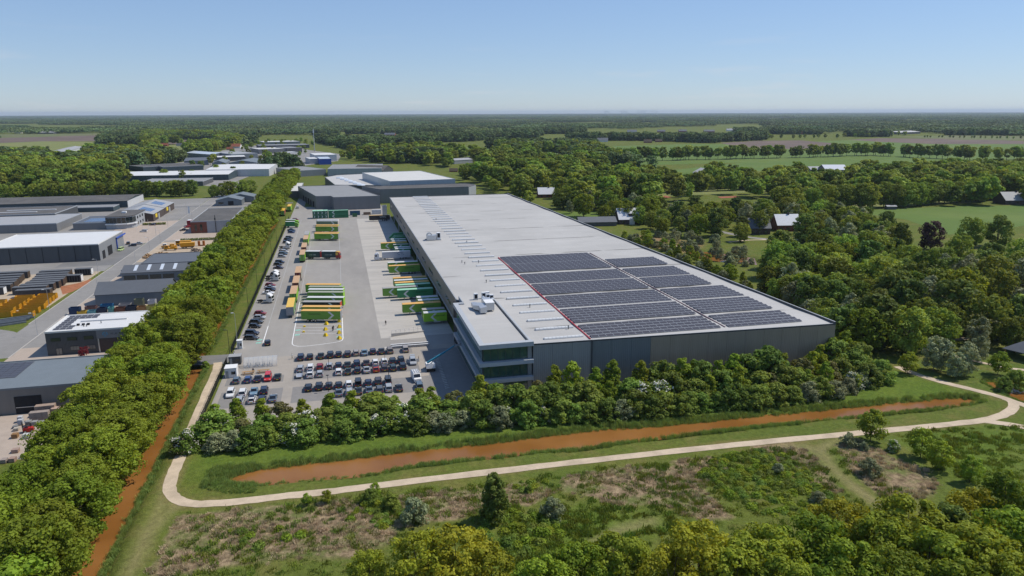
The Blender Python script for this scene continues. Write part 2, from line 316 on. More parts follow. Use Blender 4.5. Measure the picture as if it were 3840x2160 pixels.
DITCH = [[(-75.0,-170),(-75.4,-60),(-76.2,0),(-76.8,38)], [(-77.8,52),(-77.8,110),(-77.2,200),(-77.4,260),(-77.4,420)]]
PATH_MAIN = [gpd(*q) for q in [(548,912),(545,930),(520,990),(490,1060),(462,1130),(440,1180),(427,1218),(431,1243),(455,1261),(500,1268),(600,1262),(700,1250),(800,1240),(900,1228),(1100,1203),(1300,1180),(1500,1157),(1700,1135),(1900,1114),(2100,1095),(2250,1081),(2400,1066),(2480,1056),(2528,1042),(2550,1023),(2533,1004),(2450,981),(2350,956),(2290,936),(2258,922)]]
MOWN = [[gpd(*q) for q in P_] for P_ in ([(2135,1097),(2085,1118),(2066,1135),(2075,1155),(2105,1190),(2170,1240),(2230,1285)], [(1960,1118),(2030,1125),(2080,1150)], [(455,1265),(420,1290),(380,1340),(345,1400),(300,1480),(250,1600)], [(440,1180),(400,1290),(350,1390)], [(1640,1310),(1560,1330),(1500,1360)])]
DRYP = [[gpd(*q) for q in P_] for P_ in (
    [(455,1300),(560,1290),(700,1275),(830,1268),(960,1262),(1130,1238),(1200,1225),(1230,1270),(1150,1300),(1010,1320),(960,1370),(880,1400),(760,1400),(600,1420),(440,1440),(380,1449),(420,1370)],
    [(1430,1205),(1560,1180),(1640,1172),(1700,1180),(1760,1225),(1830,1300),(1780,1310),(1680,1270),(1560,1265),(1420,1235)],
    [(1230,1232),(1320,1220),(1380,1240),(1330,1262),(1240,1265)],
    [(1700,1165),(1800,1150),(1840,1160),(1790,1200),(1740,1225)],
    [(2110,1120),(2160,1112),(2230,1150),(2330,1190),(2350,1225),(2290,1262),(2220,1240),(2150,1180)],
    [(1880,1120),(1990,1112),(2040,1150),(2110,1235),(2050,1240),(1960,1170)])]
LUSHP = [[gpd(*q) for q in P_] for P_ in (
    [(1400,1270),(1560,1275),(1700,1310),(1800,1330),(1500,1360),(1300,1449),(1100,1449),(1250,1330)],
    [(470,1140),(700,1115),(1000,1090),(1400,1045),(1800,1010),(2200,965),(2260,930),(2440,985),(2400,1000),(2000,1036),(1500,1080),(1000,1135),(640,1180),(560,1200),(500,1225),(480,1180)],
    [(2250,1085),(2576,1070),(2576,1250),(2400,1200),(2280,1130)])]
BAREP = [[gp(*q) for q in P_] for P_ in ([(2380,880),(2560,900),(2640,920),(2560,945),(2430,925)], [(3560,870),(3610,880),(3580,915),(3555,905)])]

def ground():
    def axis(lo, hi, step, far): 
        f = [10,20,40,80,160,320,640,1300,2600,5200,10400,20800,40000]
        return np.array([lo-q for q in reversed(f)] + list(np.arange(lo, hi+0.01, step)) + [hi+q for q in f])
    xs = axis(-170, 175, 1.3, 0); ys = axis(-110, 330, 1.6, 0)
    X, Y = np.meshgrid(xs, ys); P = np.stack([X.ravel(), Y.ravel()], 1); N = len(P)
    Z = np.zeros(N)
    near = (P[:,0] > -175) & (P[:,0] < 180) & (P[:,1] > -115) & (P[:,1] < 335)
    idx = np.where(near)[0]; Q = P[idx]; z = np.zeros(len(Q)); w = np.random.RandomState(3)
    wob = 0.5*np.sin(Q[:,0]*0.37+Q[:,1]*0.21)+0.4*np.sin(Q[:,0]*0.13-Q[:,1]*0.31+1.0)
    for pts, half, slope in ((DITCH[0],1.9,2.2),(DITCH[1],1.9,2.2)):
        d = pdist(Q, pts)+0.25*wob; z = np.minimum(z, -1.9*np.clip(1-(d-half)/slope, 0, 1))
    for poly in (POND, POND2, POND3):
        d = sdist(Q, poly)+0.3*wob; z = np.minimum(z, -1.15*np.clip(1-(d+0.5)/2.3, 0, 1))
    # gentle unevenness in the meadow, level under the paved site
    mead = np.clip((-12-Q[:,1])/10, 0, 1); z += mead*(0.18*np.sin(Q[:,0]*0.09+1.3)*np.sin(Q[:,1]*0.11)+0.10*wob)*np.clip(pdist(Q, PATH_MAIN)/5-0.4, 0, 1)
    Z[idx] = z
    att = {k: np.zeros(N, np.float32) for k in ('dry','lush','mown','bare')}
    def soft(polys, k, width):
        a = att[k]
        for p in polys: a[idx] = np.maximum(a[idx], np.clip(0.5-sdist(Q, p)/width, 0, 1))
    soft(DRYP, 'dry', 7.0); soft(LUSHP, 'lush', 6.0); soft(BAREP, 'bare', 5.0)
    for p in MOWN: att['mown'][idx] = np.maximum(att['mown'][idx], np.clip(1.25-pdist(Q, p)/1.7, 0, 1))
    att['bare'][idx] = np.maximum(att['bare'][idx], 0.35*np.clip(1-np.abs(pdist(Q, PATH_MAIN)-1.3)/0.8, 0, 1))
    nx, ny = len(xs), len(ys); me = bpy.data.meshes.new('ground')
    V = np.column_stack([P, Z]); ii = np.arange(nx*ny).reshape(ny, nx)
    F = np.stack([ii[:-1,:-1], ii[:-1,1:], ii[1:,1:], ii[1:,:-1]], -1).reshape(-1, 4)
    me.vertices.add(N); me.vertices.foreach_set('co', V.ravel().astype(np.float32))
    me.loops.add(F.size); me.loops.foreach_set('vertex_index', F.ravel().astype(np.int32))
    me.polygons.add(len(F)); me.polygons.foreach_set('loop_start', np.arange(0, F.size, 4, dtype=np.int32)); me.polygons.foreach_set('use_smooth', np.ones(len(F), bool))
    for k, a in att.items(): me.attributes.new(k, 'FLOAT', 'POINT').data.foreach_set('value', a)
    me.materials.append(MATS['meadow_ground']); me.update(calc_edges=True)
    struct(link('ground', me), 'green and brown meadow ground around the logistics site', 'ground')
ground()
def sheet(name, polys, z, m, label=None, cat='ground', parent=None):
    mb = MB()
    for p in polys: mb.face([(x, y, z) for x, y in p], m)
    o = mb.build(name, parent)
    for p in o.data.polygons:
        pass
    if not parent: struct(o, label, cat)
    return o
def ribbon_pts(line, w, sub=4, jit=0.0, sd=1):
    """smooth polyline -> left and right edge points"""
    P = [Vector(p) for p in line]; out = []
    for i in range(len(P)-1):
        p0, p1, p2, p3 = P[max(i-1,0)], P[i], P[i+1], P[min(i+2,len(P)-1)]
        for k in range(sub):
            t = k/sub; out.append(0.5*((2*p1)+(-p0+p2)*t+(2*p0-5*p1+4*p2-p3)*t*t+(-p0+3*p1-3*p2+p3)*t**3))
    out.append(P[-1]); L, R = [], []; rr = random.Random(sd)
    for i, p in enumerate(out):
        d = (out[min(i+1,len(out)-1)]-out[max(i-1,0)]).normalized(); nn = Vector((-d.y, d.x))
        L.append(p+nn*(w/2+rr.uniform(-jit,jit))); R.append(p-nn*(w/2+rr.uniform(-jit,jit)))
    return L, R
def ribbon(name, line, w, z, m, label=None, cat='path', jit=0.0, parent=None, sub=4):
    L, R = ribbon_pts(line, w, sub, jit); mb = MB()
    for i in range(len(L)-1): mb.face([(R[i].x,R[i].y,z),(R[i+1].x,R[i+1].y,z),(L[i+1].x,L[i+1].y,z),(L[i].x,L[i].y,z)], m)
    o = mb.build(name, parent)
    if not parent: struct(o, label, cat)
    return o
def rect(x0, y0, x1, y1): return [(x0,y0),(x1,y0),(x1,y1),(x0,y1)]

# water
def grow(poly, d):
    c = Vector((sum(p[0] for p in poly)/len(poly), sum(p[1] for p in poly)/len(poly))); out = []; n = len(poly)
    for i in range(n):
        a, b = Vector(poly[i-1]), Vector(poly[(i+1) % n]); t = (b-a).normalized(); out.append((poly[i][0]-t.y*d, poly[i][1]+t.x*d))
    return out
sheet('water', [grow(POND, 0.7)], -0.6, 'iron_water', 'long orange-brown pond between the tree belt and the gravel path', 'water')
for i, (p, lab) in enumerate(((POND2, 'orange pond at the right edge beside the meadow path'), (POND3, 'small orange pond between grey shrubs behind the warehouse'))):
    sheet('water', [p], -0.55, 'iron_water', lab, 'water')
for i, (y0, y1, lab) in enumerate(((-170, 39, 'orange ditch below the entry road, beside the oak row'), (51.5, 420, 'orange ditch beyond the entry road, beside the oak row'))):
    sheet('water', [rect(DITCH_X-4.6, y0, DITCH_X+4.4, y1)], -1.05, 'iron_water', lab, 'water')
# gravel paths
ribbon('path', PATH_MAIN, 2.35, 0.05, 'gravel_path', 'pale gravel path looping round the pond', jit=0.12)
ribbon('path', [gpd(*q) for q in [(2476,1059),(2520,1065),(2576,1074),(2640,1086)]], 2.5, 0.035, 'gravel_path', 'gravel path forking off to the right edge of the meadow', jit=0.1)
ribbon('path', [gpd(*q) for q in [(2528,1003),(2552,1011),(2590,1024),(2640,1040)]], 2.5, 0.038, 'gravel_path', 'short gravel branch leaving the bend beside the pond', jit=0.1)
ribbon('path', [gp(*q) for q in [(3390,1284),(3470,1283),(3560,1275),(3640,1268),(3740,1262),(3840,1256),(3960,1248)]], 2.3, 0.03, 'gravel_path', 'gravel path along the edge of the wood', jit=0.1)
ribbon('path', [gp(*q) for q in [(3425,1292),(3480,1312),(3560,1330),(3640,1350),(3720,1368),(3780,1380),(3860,1390)]], 1.7, 0.026, 'gravel_path', 'narrow gravel path crossing the lawn beside the pavilion', jit=0.1)
ribbon('path', [gp(*q) for q in [(2380,910),(2420,915),(2500,921),(2580,925)]], 2.0, 0.03, 'gravel_path', 'pale path behind the warehouse among small trees', jit=0.1)
ribbon('path', [gp(*q) for q in [(2730,908),(2800,901),(2860,899),(2960,896)]], 2.0, 0.03, 'gravel_path', 'pale path leading to the two houses among trees', jit=0.1)
ribbon('path', [gp(*q) for q in [(2180,738),(2280,755),(2360,782),(2420,800),(2520,820),(2620,852),(2700,868),(2780,885),(2860,895),(3000,900)]], 4.5, 0.02, 'asphalt', 'winding lane past the white-roofed house', cat='road')

# ---------------------------------------------------------------- site paving
sheet('yard', [rect(-67.0,-12,95,-0.0), rect(-67.0,0.0,0.5,340), rect(-67.0,340,-2,402), rect(-67,402,-60,520)], 0.012, 'yard_asphalt', 'grey asphalt truck yard beside the warehouse', 'yard')
struct(bpy.data.objects['yard'])
sheet('parking', [rect(-66.6,-9.5,0.5,42)], 0.018, 'paving', 'paved staff car park in front of the truck yard', 'car park')
sheet('dock_apron', [rect(-22.9,52.4,0.5,326)], 0.020, 'dock_concrete', 'pale concrete apron in front of the loading docks', 'apron')
def bays(y0, y1, x0, x1, k):
    sheet('parking_bay_paving', [rect(x0,y0,x1,y1)], 0.023, 'bay_paving', f'dark paved parking bays, {nth(k)} row from the yard', 'car park')
bays(36.0,41.2,-49,-14.5,0); bays(20.2,31.0,-48.5,-14,1); bays(4.6,15.6,-48,-12,2); bays(20.5,26,-65.6,-50.8,3); bays(5,16,-65.6,-50.4,4)
mb = MB()
zl = 0.030
def ln(x0, y0, x1, y1, w=0.14, m='road_line', z=zl):
    a, b = Vector((x0,y0)), Vector((x1,y1)); t = (b-a).normalized(); nn = Vector((-t.y,t.x))*w/2
    mb.face([(a.x-nn.x,a.y-nn.y,z),(b.x-nn.x,b.y-nn.y,z),(b.x+nn.x,b.y+nn.y,z),(a.x+nn.x,a.y+nn.y,z)], m)
# trailer stand outline with rounded end
ln(-34.7,55.5,-34.7,96,0.28); ln(-34.7,96,-34.7,330,0.16,'road_line_worn'); ln(-50.3,56,-50.3,106,0.24); ln(-50.3,106,-50.3,300,0.18,'road_line_worn')
arc = [(-34.7,55.5),(-35.0,53.6),(-36.0,52.4),(-38,51.7),(-42,50.8),(-46,50.3),(-48.2,50.6),(-49.6,51.8),(-50.2,53.6),(-50.3,56)]
for a, b in zip(arc[:-1], arc[1:]): ln(*a, *b, 0.26)
for i in range(15): # slanted stand lines
    y = 62.2+i*3.35
    ln(-50.2, y+2.9, -34.8, y-1.2, 0.16, 'road_line' if i < 14 else 'road_line_worn')
for i in range(38): ln(-50.0,118+i*5.2,-44.6,116.6+i*5.2,0.1,'road_line_worn')
ln(-59.2,57,-59.2,76,0.26); ln(-59.2,76,-59.2,330,0.16,'road_line_worn')
for i in range(56): # car bays by the fence, slightly slanted
    y = 58+i*2.75; ln(-66.3,y+1.6,-59.3,y-0.2,0.1,'road_line_worn')
for i in range(30): ln(-22.0,60+i*5.1,-7,60+i*5.1,0.1,'road_line_worn',0.034)
o = mb.build('yard_marking'); struct(o, 'white painted lines of the truck yard and trailer stands', 'road marking')
mb = MB()
for i, (x, y) in enumerate(((-49.2,68.4),(-49.2,62.9),(-36,66),(-36,57.6),(-60.6,60.2),(-60.6,57.2))): mb.face([(x-0.8,y-0.55,0.036),(x+0.8,y-0.55,0.036),(x+1.0,y+0.55,0.036),(x-0.6,y+0.55,0.036)], mat('mint_paint', (0.25,0.55,0.45), 0.7, 0.3, 1.5))
struct(mb.build('yard_marking'), 'small mint green painted bay symbols in the yard', 'road marking')
# entry road, industrial street and forecourts on the left
ribbon('road', [(-67,43.5),(-74,44.0),(-82,44.6),(-100,45.5)], 8.4, 0.03, 'asphalt_dark', 'short entry road over the ditch', 'road')
sheet('road', [rect(-139.2,60,-131.2,640)], 0.016, 'asphalt', 'grey industrial street beside the oak row', 'road')
ribbon('road', [(-135.2,62),(-136.0,70),(-139,80),(-146,88),(-160,93),(-200,97)], 9.0, 0.020, 'asphalt', 'street bending off at the left edge', 'road')
ribbon('road', [(-200,426),(-139,428),(-100,430),(-70,432)], 7.0, 0.024, 'asphalt_dark', 'cross road behind the industrial buildings', 'road')
mb = MB()
for x in (-139.35,-131.05):
    mb.box(x-0.15, 98 if x < -135 else 60, 0, x+0.15, 640, 0.10, 'concrete')
struct(mb.build('kerb'), 'pale concrete kerbs along the industrial street', 'kerb')
sheet('forecourt', [rect(-131,52,-96,69.2), rect(-131,100,-96,132), rect(-131,150,-112,196), rect(-131,266,-98,330)], 0.010, 'brick_paving', 'tan brick paving between street and workshops', 'paving')
sheet('forecourt', [rect(-215,-45,-97.5,13.4)], 0.010, 'brick_paving', 'tan paved stone yard at the left edge', 'paving')
sheet('forecourt', [rect(-131,204,-96,262)], 0.013, 'yard_sand', 'sandy machinery yard beside the oak row', 'yard')
sheet('forecourt', [rect(-165,200,-139.6,250)], 0.010, 'asphalt_dark', 'grey paved forecourt of the blue-framed hall', 'paving')
sheet('forecourt', [rect(-205,360,-139.6,425), rect(-128,330,-97,425)], 0.007, 'asphalt', 'grey paving round the gabled business units', 'paving')
sheet('forecourt', [rect(-170,262,-139.6,350)], 0.010, 'brick_paving', 'brown paved forecourts beyond the office building', 'paving')
sheet('forecourt', [rect(-200,118,-141.5,186)], 0.008, 'yard_sand', 'sandy storage yard with dark cabins and skips', 'yard')
sheet('forecourt', [[gp(*q) for q in ((225,1075),(300,1060),(345,1045),(330,1065),(270,1095),(235,1105))]], 0.018, 'red_rubble', 'orange red rubble strip beside the street', 'rubble')
sheet('industrial_ground', [[gpd(*q) for q in ((330,455),(380,420),(530,396),(560,378),(640,366),(740,368),(780,378),(860,388),(850,405),(740,420),(700,415),(560,470))]], 0.006, 'asphalt', 'grey paved ground between the distant halls', 'paving')
sheet('industrial_ground', [rect(-345,262,-140,485), rect(-205,186,-140,262), rect(-130.9,60,-97,470)], 0.003, 'asphalt', 'grey paved ground between the workshops', 'paving')
# fields
def fieldm(name, a, b, st): return mat(name, a, 0.95, 0.12, 0.05, col2=b, c2scale=0.012, stretch=st, bump=0.05, bscale=0.6)
fieldm('field_green', (0.092,0.150,0.022), (0.115,0.165,0.030), (1,1,1)); fieldm('field_pale', (0.19,0.2,0.06), (0.155,0.185,0.05), (1,1,1)); fieldm('field_soil', (0.13,0.095,0.075), (0.165,0.12,0.09), (1,1,1)); fieldm('field_mix', (0.12,0.145,0.04), (0.15,0.13,0.07), (1,1,1))
for k, (m, lab, pts) in enumerate((
    ('field_green', 'bright green field between two tree rows on the right', [(2230,668),(2500,640),(2840,604),(3100,592),(3400,585),(3720,596),(3700,612),(3500,626),(3300,632),(3100,634),(2840,642),(2600,654),(2400,668),(2280,680)]),
    ('field_green', 'green field beyond the avenue, below the ploughed land', [(2270,560),(2300,548),(2600,540),(2840,540),(3200,525),(3600,528),(3900,534),(3900,600),(3400,590),(2840,608),(2400,620),(2270,590)]),
    ('field_soil', 'brown ploughed field beyond the avenue on the right', [(2700,536),(2840,528),(3000,526),(3160,540),(3100,556),(2900,560),(2760,548)]),
    ('field_soil', 'long dark ploughed strip near the far tree rows', [(3180,524),(3300,518),(3500,520),(3840,528),(3840,540),(3500,540),(3300,532)]),
    ('field_green', 'green paddock behind the tall trees on the right', [(3200,796),(3300,786),(3560,774),(3840,770),(3900,790),(3880,840),(3700,868),(3560,880),(3400,824)]),
    ('field_pale', 'mown lawn strip under the avenue trees', [(2420,725),(2600,712),(2860,706),(2900,716),(2700,728),(2450,738)]),
    ('field_pale', 'mown strip under the right-hand avenue', [(2960,772),(3200,757),(3440,752),(3640,752),(3640,762),(3300,776),(2980,790)]),
    ('field_green', 'lawn beside the long low shed', [(2080,800),(2180,792),(2320,793),(2318,812),(2160,826),(2100,830)]),
    ('field_pale', 'pale green field beside the white barn on the left', [(-80,540),(160,530),(350,532),(350,556),(200,585),(60,600),(-80,580)]),
    ('field_soil', 'brown field strips far on the left', [(-80,520),(150,512),(385,506),(380,530),(150,530),(-80,540)]),
    ('field_mix', 'green and brown strips beyond the left field', [(-80,505),(370,500),(375,507),(-80,520)]),
    ('field_pale', 'pale field behind the industrial halls', [(600,546),(700,540),(805,540),(800,558),(700,562),(610,560)]),
    ('field_soil', 'brown field behind the pale field', [(600,528),(700,524),(810,526),(808,540),(600,541)]),
    ('field_pale', 'pale clearing in the distant woods', [(1540,510),(1700,508),(1910,510),(1900,518),(1550,517)]),
    ('field_mix', 'meadow in front of the far avenue on the right edge', [(3340,512),(3600,508),(3900,510),(3900,526),(3600,524)]),
    ('field_green', 'small meadow among trees beyond the low halls', [(1600,560),(1760,552),(1860,560),(1870,590),(1720,586)]),
    )):
    sheet('field', [[gp(*q) for q in pts]], 0.015+0.003*k, m, lab, 'field')
# ---------------------------------------------------------------- the warehouse
ZR = 13.2
K_ = (CAM_H-ZR)/(CAM_H-14.0)
def rx(x): return CAM_X+(x-CAM_X)*K_
def ry(y): return CAM_Y+(y-CAM_Y)*K_
WX0 = 0.4; WY0F, WY1 = ry(-5.9), ry(326.0)
XR0, YR0, XR1 = rx(95.9), ry(-8.8), rx(82.5)
def wx1(y): return XR0+(XR1-XR0)*(y-YR0)/(WY1-YR0)
def wy0(x): return WY0F+(YR0-WY0F)*(x-12.0)/(XR0-12.0)
clad('clad_grey', (0.25,0.255,0.25), 0.5, 0.5, 0.02); clad('clad_blue', (0.15,0.168,0.172), 0.5, 0.5, 0.02); clad('clad_brown', (0.285,0.235,0.178), 0.5, 0.5, 0.02)
mat('roof_trim', (0.06,0.065,0.07), 0.5, 0.1, 1.0); mat('trim_light', (0.34,0.35,0.36), 0.5, 0.08, 1.0); mat('dark_void', (0.02,0.02,0.022), 0.8, 0.2, 1.0)
mat('rubber', (0.018,0.018,0.018), 0.8, 0.2, 2.0); mat('steel', (0.42,0.43,0.44), 0.4, 0.1, 2.0, metal=0.6); mat('white_paint', (0.74,0.74,0.73), 0.45, 0.06, 1.0); mat('galv', (0.55,0.56,0.57), 0.35, 0.1, 1.5, metal=0.5)
glass('window_dark', (0.012,0.02,0.02), 0.04); glass('window_green', (0.045,0.095,0.07), 0.05); mat('office_slab', (0.40,0.42,0.44), 0.6, 0.07, 0.8, bump=0.003)

def roof_material(name, col, y0, period, k=0.55):
    m, n, l, b = _nodes(name); MATS[name] = m
    geo = n.new('ShaderNodeNewGeometry'); sp = n.new('ShaderNodeSeparateXYZ'); l.new(geo.outputs['Position'], sp.inputs[0])
    def M_(op, a, b_, c=None):
        x = n.new('ShaderNodeMath'); x.operation = op
        for i, q in enumerate((a, b_, c)):
            if q is None: continue
            if isinstance(q, (int, float)): x.inputs[i].default_value = q
            else: l.new(q, x.inputs[i])
        return x.outputs[0]
    def noise(sc, st, det=5):
        mpn = n.new('ShaderNodeMapping'); mpn.inputs['Scale'].default_value = st; l.new(geo.outputs['Position'], mpn.inputs[0])
        t = n.new('ShaderNodeTexNoise'); t.inputs['Scale'].default_value = sc; t.inputs['Detail'].default_value = det; l.new(mpn.outputs[0], t.inputs[0]); return t.outputs[0]
    def R_(x, a, b_, c, d):
        r = n.new('ShaderNodeMapRange'); r.inputs[1].default_value = a; r.inputs[2].default_value = b_; r.inputs[3].default_value = c; r.inputs[4].default_value = d; l.new(x, r.inputs[0]); return r.outputs[0]
    ph = M_('ABSOLUTE', M_('SUBTRACT', M_('MODULO', M_('ADD', sp.outputs[1], 1000*period-y0+period/2), period), period/2), 0.0)
    puddle = M_('MULTIPLY', R_(ph, 0.2, 0.95, 1, 0), R_(noise(0.10, (1,3,1)), 0.46, 0.56, 0, 1))
    seam = R_(M_('ABSOLUTE', M_('SUBTRACT', M_('MODULO', M_('ADD', sp.outputs[1], 5000.0), 2.1), 1.05), 0.0), 0.0, 0.06, 1, 0)
    v = M_('MULTIPLY', R_(noise(0.035, (1,1,1)), 0.3, 0.7, 0.93, 1.06), R_(noise(0.5, (0.25,1.5,1)), 0.3, 0.7, 0.97, 1.03))
    v = M_('MULTIPLY', v, M_('SUBTRACT', 1.0, M_('MULTIPLY', seam, 0.04)))
    patch = n.new('ShaderNodeTexBrick'); patch.inputs['Scale'].default_value = 0.05; patch.inputs['Color1'].default_value = (0.97,0.97,0.97,1); patch.inputs['Color2'].default_value = (1.03,1.03,1.03,1); patch.inputs['Mortar'].default_value = (0.985,0.985,0.985,1); patch.inputs['Mortar Size'].default_value = 0.004; l.new(geo.outputs['Position'], patch.inputs[0])
    c = n.new('ShaderNodeMix'); c.data_type = 'RGBA'; c.blend_type = 'MULTIPLY'; c.inputs[0].default_value = 1; c.inputs[6].default_value = (*col, 1); l.new(v, c.inputs[7])
    c2 = n.new('ShaderNodeMix'); c2.data_type = 'RGBA'; c2.blend_type = 'MULTIPLY'; c2.inputs[0].default_value = 1; l.new(c.outputs[2], c2.inputs[6]); l.new(patch.outputs[0], c2.inputs[7])
    c3 = n.new('ShaderNodeMix'); c3.data_type = 'RGBA'; l.new(M_('MULTIPLY', puddle, k), c3.inputs[0]); l.new(c2.outputs[2], c3.inputs[6]); c3.inputs[7].default_value = (0.12,0.115,0.105,1)
    l.new(c3.outputs[2], b.inputs['Base Color']); b.inputs['Roughness'].default_value = 0.75; b.inputs['Specular IOR Level'].default_value = 0.12
PER = 33.4*K_; V0 = ry(7.6)
roof_material('roof_membrane', (0.43,0.42,0.40), V0, PER, 0.85); roof_material('office_roof', (0.43,0.42,0.40), 9999.0, 500.0, 0.0)
W = thing('warehouse', 'huge light grey flat-roofed logistics warehouse with solar panels on its roof', 'warehouse')
OX1 = 11.9
# shell
mb = MB()
fl = [(12.3, wy0(12.3)+0.12), (XR0-0.12, YR0+0.12), (XR1-0.12, WY1-0.1), (WX0+0.1, WY1-0.1), (WX0+3.4, WY1-0.2), (WX0+3.4, 44.5), (12.3, 44.5)]
mb.prism([(12.3, wy0(12.3)+0.12), (XR0-0.12, YR0+0.12), (XR1-0.12, WY1-0.12), (3.9, WY1-0.12), (3.9, 44.6), (12.3, 44.6)], 0, ZR-0.2, 'clad_grey')
mb.build('wall', W)
mb = MB(); mb.box(WX0, 44.6, 5.5, 3.88, WY1-0.12, ZR-0.25, clad('clad_west', (0.16,0.15,0.135), 0.45, 0.9, 0.025)); mb.build('dock_overhang', W)
mb = MB(); mb.box(WX0-0.16, 44.6, 5.2, WX0-0.003, WY1-0.1, 5.75, 'trim_light'); mb.build('canopy_edge', W)
# roof bays between valleys, shallow gables
R_o = MB(); R_o.box(WX0+0.35, 50, ZR-0.24, WX0+0.6, WY1-0.4, ZR-0.21, 'roof_membrane'); roof = R_o.build('roof', W)
ys_ = [YR0-1]+[V0+PER*i for i in range(0, 10) if YR0 < V0+PER*i < WY1-2]+[WY1]
def lx(y): return OX1+0.05 if y < 44.6 else WX0
cuts = []
for a, b in zip(ys_[:-1], ys_[1:]):
    if a < 44.6 < b: cuts += [(a, 44.6, a, b), (44.6, b, a, b)]
    else: cuts.append((a, b, a, b))
def zroof(y, a, b): return ZR-0.12+0.2*(1-abs((y-a)/(b-a)*2-1))
for (a, b, A_, B_) in cuts:
    mid = (A_+B_)/2; st = [a]+([mid] if a < mid < b else [])+[b]; mb = MB()
    for p, q in zip(st[:-1], st[1:]):
        if p < YR0: # near bay follows the slightly skewed front
            mb.face([(lx(1), wy0(12), zroof(wy0(12),A_,B_)), (XR0, YR0, zroof(YR0,A_,B_)), (wx1(q), q, zroof(q,A_,B_)), (lx(q-0.1), q, zroof(q,A_,B_))], 'roof_membrane')
        else: mb.face([(lx(p+0.1), p, zroof(p,A_,B_)), (wx1(p), p, zroof(p,A_,B_)), (wx1(q), q, zroof(q,A_,B_)), (lx(q-0.1), q, zroof(q,A_,B_))], 'roof_membrane')
    mb.build('roof_section', roof)
# edge flashings / parapets
def edge(p, q, w, z0, z1, m, nm='parapet', top=None):
    d = (Vector(q)-Vector(p)).normalized(); nn = Vector((-d.y, d.x))*w; mb = MB()
    mb.hexa([(p[0],p[1],z0),(q[0],q[1],z0),(q[0]+nn.x,q[1]+nn.y,z0),(p[0]+nn.x,p[1]+nn.y,z0)], [(p[0],p[1],z1),(q[0],q[1],z1),(q[0]+nn.x,q[1]+nn.y,z1),(p[0]+nn.x,p[1]+nn.y,z1)], m, top); mb.build(nm, W)
edge((XR0,YR0),(XR1,WY1),0.45,ZR-0.3,ZR+0.62,'roof_trim',top='trim_light'); edge((12.2,wy0(12.2)-0.0),(XR0,YR0),0.3,ZR-0.3,ZR+0.1,'roof_trim',top='trim_light')
edge((XR1,WY1),(WX0,WY1),0.3,ZR-0.3,ZR+0.25,'roof_trim',top='trim_light'); edge((WX0,WY1),(WX0,44.6),0.35,ZR-0.3,ZR+0.12,'trim_light')
# front cladding panels with open seams
xs_f = [12.2]+[27.6+(XR0-27.6)*i/13 for i in range(14)]; xs_f = [12.2,17.3,22.5]+xs_f[1:]
for i, (a, b) in enumerate(zip(xs_f[:-1], xs_f[1:])):
    m = 'clad_grey' if b <= 27.7 else ('clad_blue' if b < 44.5 else 'clad_brown'); mb = MB(); g_ = 0.03
    mb.hexa([(a+g_,wy0(a)-0.02,0),(b-g_,wy0(b)-0.02,0),(b-g_,wy0(b)+0.1,0),(a+g_,wy0(a)+0.1,0)], [(a+g_,wy0(a)-0.02,ZR-0.31),(b-g_,wy0(b)-0.02,ZR-0.31),(b-g_,wy0(b)+0.1,ZR-0.31),(a+g_,wy0(a)+0.1,ZR-0.31)], m)
    mb.build('wall_panel', W)
mb = MB(); mb.box(27.5, wy0(27.6)-0.25, 0, 27.85, wy0(27.6)-0.03, ZR+0.15, 'roof_trim'); mb.build('downpipe', W)
# east side cladding panels
for i in range(30):
    a = YR0+0.1+(WY1-YR0-0.2)*i/30; b = YR0+0.1+(WY1-YR0-0.2)*(i+1)/30; mb = MB()
    mb.hexa([(wx1(a)-0.11,a+.03,0),(wx1(a)+0.02,a+.03,0),(wx1(b)+0.02,b-.03,0),(wx1(b)-0.11,b-.03,0)], [(wx1(a)-0.11,a+.03,ZR-0.31),(wx1(a)+0.02,a+.03,ZR-0.31),(wx1(b)+0.02,b-.03,ZR-0.31),(wx1(b)-0.11,b-.03,ZR-0.31)], 'clad_brown'); mb.build('wall_panel', W)
# west side: high windows in groups, loading dock doors, dock shelters, columns
wme = MB().box(-0.03,-1.1,0,0.04,1.1,1.15,'window_dark').box(-0.05,-1.2,-0.1,0.0,1.2,-0.002,'trim_light').mesh('window')
for gidx in range(12):
    for j in range(4): link('window', wme, W, (WX0-0.02, 58+gidx*23+j*3.1, 8.3))
dme = MB().box(-0.05,-1.35,1.1,0.0,1.35,4.3,'trim_light').box(-0.09,-1.35,2.5,-0.052,1.35,2.6,'galv').mesh('dock_door')
sme = MB().box(-0.9,-1.75,1.0,-0.055,-1.36,4.9,'rubber').box(-0.9,1.36,1.0,-0.055,1.75,4.9,'rubber').box(-0.9,-1.75,4.32,-0.055,1.75,4.95,'rubber').mesh('dock_shelter')
lme = MB().box(-1.6,-1.2,0.85,-0.06,1.2,1.08,'steel').mesh('dock_leveller')
DOCK_Y = [61.5+4.35*i for i in range(61)]
for y in DOCK_Y:
    link('dock_door', dme, W, (3.9, y, 0)); link('dock_shelter', sme, W, (3.9, y, 0))
    if y < 220: link('dock_leveller', lme, W, (3.9, y, 0))
for y in [46.2]+[60+4.35*8*i-1.2 for i in range(1, 8)]:
    mb = MB(); mb.box(WX0+0.02, y-0.35, 0, WX0+0.7, y+0.35, 5.5, 'trim_light'); mb.build('column', W)
